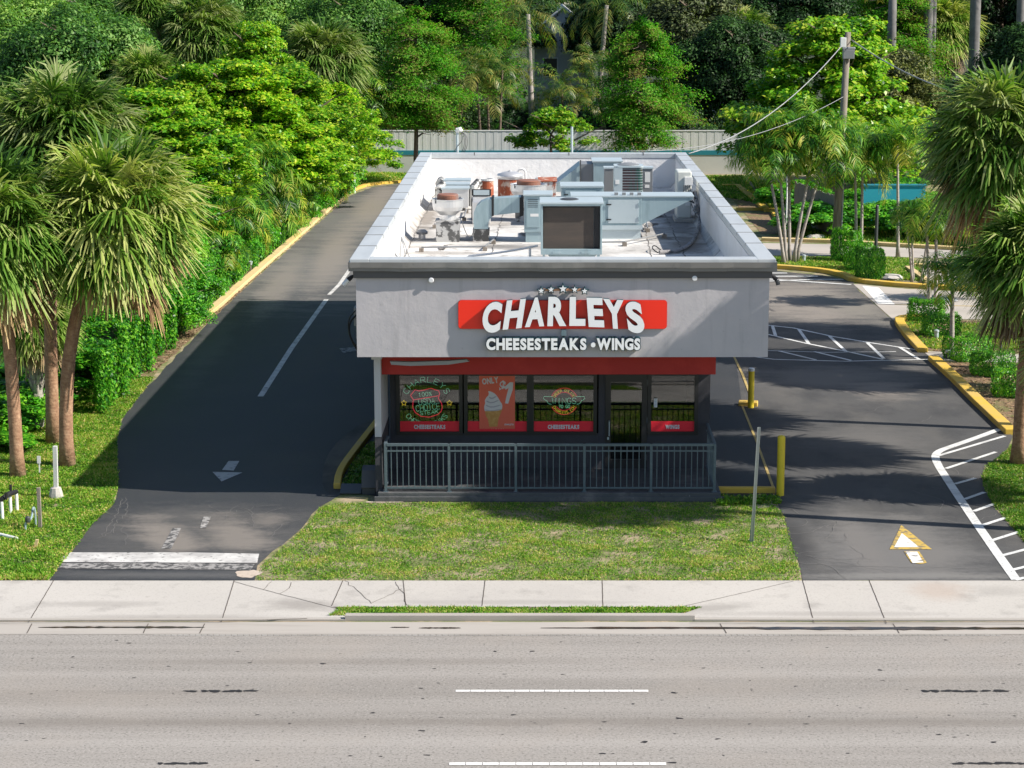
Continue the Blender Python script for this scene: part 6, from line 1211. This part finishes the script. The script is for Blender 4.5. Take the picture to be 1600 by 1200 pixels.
for px, D_, top, r, lb in ((1449, 138, -40, .32, 'pale grey smooth trunk third from the right edge'), (1456, 141, -40, .25, 'thin grey trunk touching the pale smooth one'), (1522, 138, -40, .36, 'thick grey smooth trunk second from right edge'), (1593, 138, -40, .28, 'grey smooth trunk at the upper right edge'), (1393, 135, 20, .3, 'leaning pale trunk right of the utility pole top')):
    x = AT(px, 60, D_)[0]; h = AT(px, top, D_)[2] + 3
    plant('royal_palm', lb, 'palm tree', (x, D_, 0), [(COC[0], 'crown', (0, 0, h), .8, px)], [([(0, 0, 0), (.05, 0, h * .3), (0, 0, h * .7), (0, 0, h)], [r * 1.1, r, r, r * .7], M['bark_royal'])], 'tall grey trunked palms at upper right')
# undergrowth that nobody could count
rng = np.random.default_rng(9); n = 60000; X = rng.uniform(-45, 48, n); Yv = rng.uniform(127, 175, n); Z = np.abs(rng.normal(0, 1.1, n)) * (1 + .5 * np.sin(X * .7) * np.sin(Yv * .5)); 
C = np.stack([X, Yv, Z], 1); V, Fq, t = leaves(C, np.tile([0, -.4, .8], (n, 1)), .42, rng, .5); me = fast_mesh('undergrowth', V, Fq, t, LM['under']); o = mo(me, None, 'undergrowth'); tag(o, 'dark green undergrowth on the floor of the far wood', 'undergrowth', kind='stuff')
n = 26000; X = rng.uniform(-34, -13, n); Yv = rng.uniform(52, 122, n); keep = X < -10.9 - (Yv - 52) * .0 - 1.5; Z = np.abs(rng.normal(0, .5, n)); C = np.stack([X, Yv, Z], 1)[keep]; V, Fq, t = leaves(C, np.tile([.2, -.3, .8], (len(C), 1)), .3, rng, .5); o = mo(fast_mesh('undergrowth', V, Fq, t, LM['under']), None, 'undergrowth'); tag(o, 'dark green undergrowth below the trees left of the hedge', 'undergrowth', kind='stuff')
# shade trees standing right of the frame, whose shadows reach the lot
for (x, y, h, Rr, v, lb) in ((15.5, 61, 6.5, 2.0, 0, 'fan palm outside the right picture edge above the bed'), (18.5, 57.5, 8.0, 2.1, 1, 'tall fan palm far outside the right picture edge'), (17.5, 66, 7.0, 2.0, 2, 'fan palm outside right edge beside the side street')):
    plant('fan_palm', lb, 'palm tree', (x, y, 0), [(SAB[v][0], 'crown', (0, 0, h), Rr, 1), (SAB[v][1], 'dead_fronds', (0, 0, h), Rr * 1.1, 2)], [([(0, 0, 0), (0, 0, h)], [.18, .16], M['bark_sabal'])], 'fan palms')

plant('fan_palm', 'tall fan palm just outside the lower right picture edge', 'palm tree', (12.6, 42.3, 0), [(SAB[1][0], 'crown', (-.2, 0, 9.6), 2.0, 1), (SAB[1][1], 'dead_fronds', (-.2, 0, 9.6), 2.2, 2)], [([(0, 0, 0), (0, 0, 5), (-.2, 0, 9.5)], [.18, .16, .15], M['bark_sabal'])], 'fan palms')
plant('fan_palm', 'fan palm outside the right edge near the hatched corner', 'palm tree', (12.7, 44.6, 0), [(SAB[0][0], 'crown', (0, 0, 7.6), 2.0, 1), (SAB[0][1], 'dead_fronds', (0, 0, 7.6), 2.1, 2)], [([(0, 0, 0), (0, 0, 7.5)], [.18, .16], M['bark_sabal'])], 'fan palms')
# ---- grass
def inside(px_, py_, poly):
    c = np.zeros(len(px_), bool); j = len(poly) - 1
    for i in range(len(poly)):
        xi, yi = poly[i]; xj, yj = poly[j]; q = ((yi > py_) != (yj > py_)) & (px_ < (xj - xi) * (py_ - yi) / (yj - yi + 1e-12) + xi); c ^= q; j = i
    return c
def grass(poly, dens, hgt, seed, label, patchy=.35, wd=.008):
    rng = np.random.default_rng(seed); xs = [p[0] for p in poly]; ys = [p[1] for p in poly]; A = (max(xs) - min(xs)) * (max(ys) - min(ys)); n = int(A * dens)
    X = rng.uniform(min(xs), max(xs), n); Yv = rng.uniform(min(ys), max(ys), n); f = np.sin(X * 1.7 + 1.3 * np.sin(Yv * 2.1 + seed)) * np.sin(Yv * 2.9 + 1.1 * np.sin(X * 2.3)) + .6 * np.sin(X * 5.1 + Yv * 3.3) * np.sin(Yv * 6.7 - X * 2)
    k = inside(X, Yv, poly) & (rng.uniform(-1.2, 1.4, n) < f * .8 + 1.4 * (1 - patchy)); X, Yv, f = X[k], Yv[k], f[k]; n = len(X)
    a = rng.uniform(0, 6.283, n); lean = rng.uniform(.15, .9, n); h = hgt * rng.uniform(.45, 1.3, n) * (1 + .25 * np.clip(f, -1, 1)); w_ = wd * rng.uniform(.7, 1.6, n); b = rng.uniform(0, 6.283, n)
    P = np.stack([X, Yv, np.zeros(n)], 1); sd = np.stack([np.cos(b), np.sin(b), np.zeros(n)], 1) * w_[:, None]; tip = P + np.stack([np.cos(a) * lean * h, np.sin(a) * lean * h, h], 1)
    V = np.stack([P - sd, P + sd, tip + sd * .25, tip - sd * .25], 1).reshape(-1, 3); t = np.clip(rng.normal(.45, .18, n) + .12 * f + (rng.uniform(0, 1, n) > .95) * .45, 0, 1)
    C = P + np.stack([rng.normal(0, .02, n), rng.normal(0, .02, n), hgt * rng.uniform(.1, .75, n)], 1); V2, F2, t2 = leaves(C, np.tile([0, 0, 1.], (n, 1)), hgt * 1.0, rng, .55, tintv=np.clip(rng.normal(.55, .2, n) + .14 * f, 0, 1))
    V = np.concatenate([V, V2]); t = np.concatenate([t, t2]); n = len(t)
    o = mo(fast_mesh('grass', V, np.arange(4 * n).reshape(-1, 4), t, LM['grass']), None, 'grass'); tag(o, label, 'grass', kind='stuff')
grass(GP((402, 907), (408, 884), (430, 866), (458, 842), (484, 816), (500, 795), (520, 787), (600, 786), (1120, 786), (1190, 778), (1222, 800), (1238, 850), (1253, 907)), 1500, .042, 1, 'patchy green lawn in front of the porch', .86, .006)
grass(GP((515, 963), (530, 950), (1095, 950), (1055, 963)), 2200, .05, 2, 'thin grass verge between sidewalk and road', .3)
grass(GP((-60, 907), (76, 907), (98, 880), (140, 824), (176, 790), (184, 762), (182, 690), (190, 655), (240, 590), (150, 590), (100, 640), (-60, 640)), 1300, .06, 3, 'sunlit grass round the left palm trunks', .3, .010)
grass(GP((1600, 846), (1553, 790), (1538, 765), (1535, 746), (1542, 728), (1572, 707), (1588, 690), (1680, 700), (1680, 907), (1640, 890)), 1300, .06, 4, 'grass at the foot of the nearest right palm', .3, .010)
grass(GP((1190, 402), (1425, 404), (1450, 440), (1340, 436), (1320, 428), (1290, 422), (1190, 414)), 500, .09, 5, 'grass on the narrow palm median', .3, .016)
grass(GP((1238, 374), (1500, 388), (1560, 340), (1170, 280)), 160, .14, 6, 'grass behind the far cream kerb', .3, .03)
grass(GP((1085, 300), (1085, 276), (1160, 276), (1195, 320)), 160, .14, 17, 'grass between the building rear and dark beds', .3, .03)
grass(GP((555, 290), (640, 281), (700, 278), (700, 272), (560, 272)), 260, .14, 7, 'grass strip before the white back wall', .2, .03)
grass(GP((1480, 506), (1640, 506), (1640, 548), (1540, 545)), 500, .08, 8, 'dry grass behind the right shrub bed', .45, .014)
grass(GP((1410, 504), (1445, 502), (1500, 548), (1448, 546)), 400, .08, 9, 'sparse grass at tip of the shrub bed', .6, .014)
grass(GP((532, 762), (545, 735), (575, 695), (597, 690), (597, 760)), 700, .09, 10, 'weeds between bent yellow kerb and building', .35, .012)
grass(GP((1122, 790), (1122, 778), (1215, 777), (1222, 790)), 900, .11, 11, 'weeds along the low yellow kerb', .6, .014)

# fallen leaves and litter
def litter(poly, n, size, seed, label, m, z=.02):
    rng = np.random.default_rng(seed); xs = [p[0] for p in poly]; ys = [p[1] for p in poly]; X = rng.uniform(min(xs), max(xs), n * 4); Yv = rng.uniform(min(ys), max(ys), n * 4); k = inside(X, Yv, poly); X, Yv = X[k][:n], Yv[k][:n]
    V, Fq, t = leaves(np.stack([X, Yv, np.full(len(X), z)], 1), np.tile([0, 0, 1.], (len(X), 1)), size, rng, .5); o = mo(fast_mesh('fallen_leaves', V, Fq, t, m), None, 'fallen_leaves'); tag(o, label, 'fallen leaves', kind='stuff')
litter(GP((330, 500), (300, 528), (250, 574), (212, 614), (188, 655), (150, 660), (200, 590), (300, 505), (420, 395), (540, 303), (548, 302), (440, 398)), 2600, .09, 1, 'brown fallen leaves along the foot of left hedge', LM['dead'])
litter(GP((1446, 500), (1408, 503), (1445, 549), (1640, 553), (1640, 503)), 1500, .09, 2, 'dry leaves scattered in the right shrub bed', LM['dead'])
litter(GP((1462, 566), (1590, 684), (1640, 700), (1640, 568)), 1500, .08, 3, 'dry leaves along the long yellow kerb', LM['dead'])
litter(GP((402, 907), (440, 866), (500, 800), (1190, 790), (1253, 907)), 500, .05, 4, 'scattered dry leaves on the front lawn', LM['dead'], .05)
litter(GP((1370, 405), (1430, 405), (1420, 436), (1390, 436)), 500, .10, 5, 'brown leaves on the palm median', LM['dead'], .04)

# ------------------------------------------------------------------ walls, poles and houses around
yw = G(700, 272)[1]; zt_ = AT(700, 205, yw)[2]; zs0, zs1 = AT(700, 242, yw)[2], AT(700, 235, yw)[2]
T = thing('boundary_wall', 'long white back wall with ribbed upper part and teal stripe', 'wall', (0, yw, 0)); xa, xb = AT(470, 240, yw)[0], AT(1235, 240, yw)[0]
m = MB(); m.box(xa, xb, yw, yw + .2, 0, zs0); m.build('base_wall', M['wall_white'], T); m = MB(); m.box(xa, xb, yw - .03, yw + .2, zs0, zs1); m.build('stripe', M['teal'], T)
m = MB(); x = xa; k = 0
while x < xb - .01:
    m.box(x, min(x + .235, xb), yw + (.0 if k % 2 else .008), yw + .14, zs1, zt_); x += .235; k += 1
m.build('ribbed_panel', M['wall_panel'], T); m = MB(); m.box(xa, xb, yw - .02, yw + .18, zt_, zt_ + .05); m.build('coping', M['wall_panel'], T)
x, y = G(554, 302); z = AT(554, 232, y)[2]; T = thing('fence_post', 'slim white post at the far end of left hedge', 'post', (x, y, 0)); m = MB(); m.tube([(x, y, 0), (x, y, z)], .06, 10); m.build('post', M['white_plain'], T); m = MB(); m.lathe([(.075, z), (.06, z + .04), (.01, z + .06)], x, y, 10); m.build('cap', M['white_plain'], T)
# dead frond leaning on the wall
V, Fq, T_ = [], [], []; feather(V, Fq, T_, np.array([0, 0, 0.]), R(155), R(50), 3.2, np.random.default_rng(2), 30, .5, .25, .1, .6); me = fast_mesh('dead_frond', V, Fq, T_, LM['dead']); o = mo(me, None, 'dead_frond'); q = G(602, 280); o.location = (q[0], q[1], .1); tag(o, 'dried palm frond leaning against the white back wall', 'palm frond')
# utility pole
x, y = G(1305, 400); tx, _, tz = AT(1325, 50, y)
T = thing('utility_pole', 'leaning timber utility pole with white box near the top', 'utility pole', (x, y, 0)); m = MB(); m.tube([(x, y, 0), ((x + tx) / 2, y, tz / 2), (tx, y, tz)], [.19, .16, .12], 12); m.build('pole', M['pole_wood'], T, smooth=True)
q = AT(1320, 66, y); m = MB(); m.box(q[0] - .22, q[0] + .02, y - .3, y - .14, q[2] - .2, q[2] + .2); m.build('white_box', M['pvc'], T, bevel=.02); q = AT(1325, 84, y); m = MB(); m.box(q[0] - .25, q[0] + .22, y - .34, y - .13, q[2] - .2, q[2] + .18); m.tube([(q[0] - .28, y - .25, q[2] + .22), (q[0] + .25, y - .25, q[2] + .22)], .07); m.build('terminal_box', M['grey_metal'], T, bevel=.02)
m = MB(); m.tube([(x + .2, y - .1, 0), (x + .24, y - .1, 3.2)], .04); m.build('riser_pipe', M['grey_metal'], T)
def cable(pa, pb, sag, r, label):
    pts = [tuple(pa[i] + (pb[i] - pa[i]) * t - (sag * 4 * t * (1 - t) if i == 2 else 0) for i in range(3)) for t in np.linspace(0, 1, 24)]
    m = MB(); m.tube(pts, r, 6); tag(m.build('power_cable', M['cable'], origin=pa, smooth=True), label, 'cable', 'overhead cables')
pt = AT(1318, 68, y); cable(pt, AT(1076, 240, 73), 0.7, .02, 'thick overhead cable from the utility pole to roof corner')
cable(AT(1320, 150, y), AT(985, 236, 73), .6, .012, 'thin overhead cable reaching the back parapet')
cable(AT(1330, 62, y), AT(1640, 170, 70), .6, .024, 'overhead cable from the utility pole towards right edge')
for px, py, top, lb, w_ in ((1368, 403, 322, 'thin dark post before the teal wall', .07), (1563, 556, 450, 'slim dark green post behind the right shrubs', .04), (1228, 372, 275, 'thin white post behind the triple stemmed palm', .035)):
    x, y = G(px, py); z = AT(px, top, y)[2]; T = thing('post', lb, 'post', (x, y, 0)); m = MB(); m.tube([(x, y, 0), (x, y, z)], w_, 8); m.build('shaft', M['dark_metal'] if w_ != .035 else M['white_plain'], T); m = MB(); m.lathe([(w_ * 1.3, z), (w_ * .8, z + .04), (.01, z + .06)], x, y, 8); m.build('cap', M['dark_metal'], T)
# solar lamp
Yl = 83; q = AT(358, 262, Yl); T = thing('solar_lamp', 'post with small floodlight and tilted solar panel above left hedge', 'solar lamp', (q[0], Yl, 0)); top = AT(358, 243, Yl)[2]
m = MB(); m.tube([(q[0], Yl, 0), (q[0], Yl, top)], .045, 8); m.tube(smooth_line([(q[0], Yl, top), (q[0] - .10, Yl, top + .1), (q[0] - .11, Yl, top + .35)]), .03, 6); m.tube(smooth_line([(q[0], Yl, top), (q[0] + .12, Yl, top + .1), (q[0] + .14, Yl, top + .5)]), .03, 6); m.build('pole', M['grey_metal'], T)
m = MB(); m.box(q[0] - .26, q[0] + .04, Yl - .1, Yl + .02, top + .35, top + .6); m.build('lamp_head', M['grey_metal'], T, bevel=.01); m = MB()
for k in range(4): m.box(q[0] - .24, q[0] + .02, Yl - .112, Yl - .10, top + .38 + k * .055, top + .41 + k * .055)
m.build('lens', mat('lamp lens', (.5, .45, .3, 1), .4), T)
m = MB(); c = (q[0] + .26, top + .62); m.add([(c[0] - .22, Yl - .2, c[1] - .2), (c[0] + .22, Yl - .2, c[1] + .12), (c[0] + .22, Yl + .3, c[1] + .2), (c[0] - .22, Yl + .3, c[1] - .12), (c[0] - .24, Yl - .2, c[1] - .16), (c[0] + .20, Yl - .2, c[1] + .16), (c[0] + .20, Yl + .3, c[1] + .24), (c[0] - .24, Yl + .3, c[1] - .08)], [(0, 3, 2, 1), (4, 5, 6, 7), (0, 1, 5, 4), (1, 2, 6, 5), (2, 3, 7, 6), (3, 0, 4, 7)]); m.build('solar_panel', M['dark_metal'], T)
for px, py, top, lb in ((392, 428, 414, 'tiny pale garden lamp by the left kerb'),):
    x, y = G(px, py); z = AT(px, top, y)[2]; T = thing('garden_lamp', lb, 'garden lamp', (x, y, 0)); m = MB(); m.tube([(x, y, 0), (x, y, z)], .025, 8); m.build('stake', M['wood'], T); m = MB(); m.lathe([(.05, z), (.08, z + .12), (.09, z + .14), (.02, z + .17)], x, y, 12); m.build('lamp_head', M['galv_top'], T)
for px, py, lb in ((1463, 529, 'small grey irrigation box by the shrub bed kerb'), (1481, 561, 'small dark capped pipe at gap in the right kerb'), (1256, 409, 'small pale pipe cap beside the triple stemmed palm')):
    x, y = G(px, py); T = thing('pipe_stub', lb, 'pipe', (x, y, 0)); m = MB(); m.lathe([(.07, 0), (.07, .22)], x, y, 12); m.build('pipe', M['galv_top'] if '561' != str(py) else M['dark_metal'], T); m = MB(); m.lathe([(.085, .22), (.085, .28), (.03, .30)], x, y, 12); m.build('cap', M['galv_top'], T)
for px, py, lb in ((1275, 373, 'pale rock behind the far cream kerb'), (1392, 436, 'grey slab of stone beside the corner shrub')):
    x, y = G(px, py); rnd = random.Random(px); mb = MB(); mb.lathe([(.45, 0), (.5, .08), (.35, .17), (.1, .2)], 0, 0, 9); mb.v = [(a * rnd.uniform(.8, 1.2), b * rnd.uniform(.8, 1.2), c) for a, b, c in mb.v]; o = mb.build('rock', M['concrete']); o.location = (x, y, 0); tag(o, lb, 'rock')
# timber fence and teal wall
a, b = G(1240, 345), G(1303, 372); T = thing('timber_fence', 'weathered vertical board fence behind the utility pole', 'fence', (a[0], a[1], 0)); L = math.dist(a, b); n = int(L / .17); m = MB(); rnd = random.Random(2)
for k in range(n):
    t = k / n; t2 = (k + .92) / n; h = 1.9 + rnd.uniform(-.04, .04); p0 = (a[0] + (b[0] - a[0]) * t, a[1] + (b[1] - a[1]) * t); p1 = (a[0] + (b[0] - a[0]) * t2, a[1] + (b[1] - a[1]) * t2); m.prism([p0, p1, (p1[0] + .02, p1[1] + .03), (p0[0] + .02, p0[1] + .03)], 0, h)
m.build('boards', M['wood'], T); m = MB(); strip(m, [(a[0] + .1, a[1] + .02), (b[0] + .1, b[1] + .02)], .05, .5, 0, .09); m.build('rail', M['wood'], T)
x0, y0 = G(1347, 352); x1 = AT(1446, 300, y0)[0]; zt_ = AT(1400, 291, y0)[2]; T = thing('teal_wall', 'bright teal painted wall glimpsed between palms', 'wall', ((x0 + x1) / 2, y0, 0)); m = MB(); m.box(x0, x1, y0, y0 + .25, 0, zt_); m.build('wall', M['teal_wall'], T); m = MB(); m.box(x0 - .05, x1 + .05, y0 - .04, y0 + .29, zt_, zt_ + .08); m.build('coping', M['teal'], T)
# houses in the wood
def house(name, label, px0, px1, ptop, pridge, Y, wallm, roofm, depth=7, wins=(), gable=False):
    x0 = AT(px0, 100, Y)[0]; x1 = AT(px1, 100, Y)[0]; ze = AT(800, ptop, Y)[2]; zr = AT(800, pridge, Y)[2]; T = thing(name, label, 'house', ((x0 + x1) / 2, Y, 0))
    m = MB(); m.box(x0, x1, Y, Y + depth, 0, ze)
    if gable: m.xzprism([(x0, ze), (x1, ze), ((x0 + x1) / 2, zr)], Y, Y + depth)
    m.build('wall', wallm, T); m = MB()
    if gable:
        c = (x0 + x1) / 2; m.xzprism([(x0 - .5, ze - .2), (c, zr), (c, zr + .2), (x0 - .5, ze)], Y - .4, Y + depth); m.xzprism([(x1 + .5, ze - .2), (x1 + .5, ze), (c, zr + .2), (c, zr)], Y - .4, Y + depth)
    else: m.yzprism([(Y - .8, ze), (Y - .8, ze + .12), (Y + depth / 2, zr), (Y + depth + .6, ze + .12), (Y + depth + .6, ze)], x0 - .6, x1 + .6)
    m.build('roof', roofm, T)
    for (wx, wy, ww, wh) in wins:
        c = AT(wx, wy, Y); m = MB(); m.box(c[0] - ww / 2 - .08, c[0] + ww / 2 + .08, Y - .05, Y, c[2] - wh / 2 - .08, c[2] + wh / 2 + .08); wn = m.build('window', M['white_plain'], T); m = MB(); m.box(c[0] - ww / 2, c[0] + ww / 2, Y - .06, Y - .051, c[2] - wh / 2, c[2] + wh / 2); sb = m.build('pane', M['frame']); sb.parent = wn; sb.matrix_parent_inverse = Matrix.Translation(-Vector(T['_o']))
house('house', 'pale grey gabled house glimpsed behind the coconut palms', 835, 925, 55, 12, 158, M['house'], M['wall_panel'], 9, ((905, 100, 1.0, 1.3), (860, 105, 1.0, 1.3)), True)
house('house', 'grey blue house wall with small window in the dark wood', 1085, 1150, 60, 40, 148, M['house'], M['roof_brown'], 8, ((1118, 100, .9, 1.5),))
house('house', 'low house with brown roof among grey trunks', 1385, 1500, 92, 74, 150, M['house'], M['roof_brown'], 6, ((1440, 108, 1.2, 1.0),))
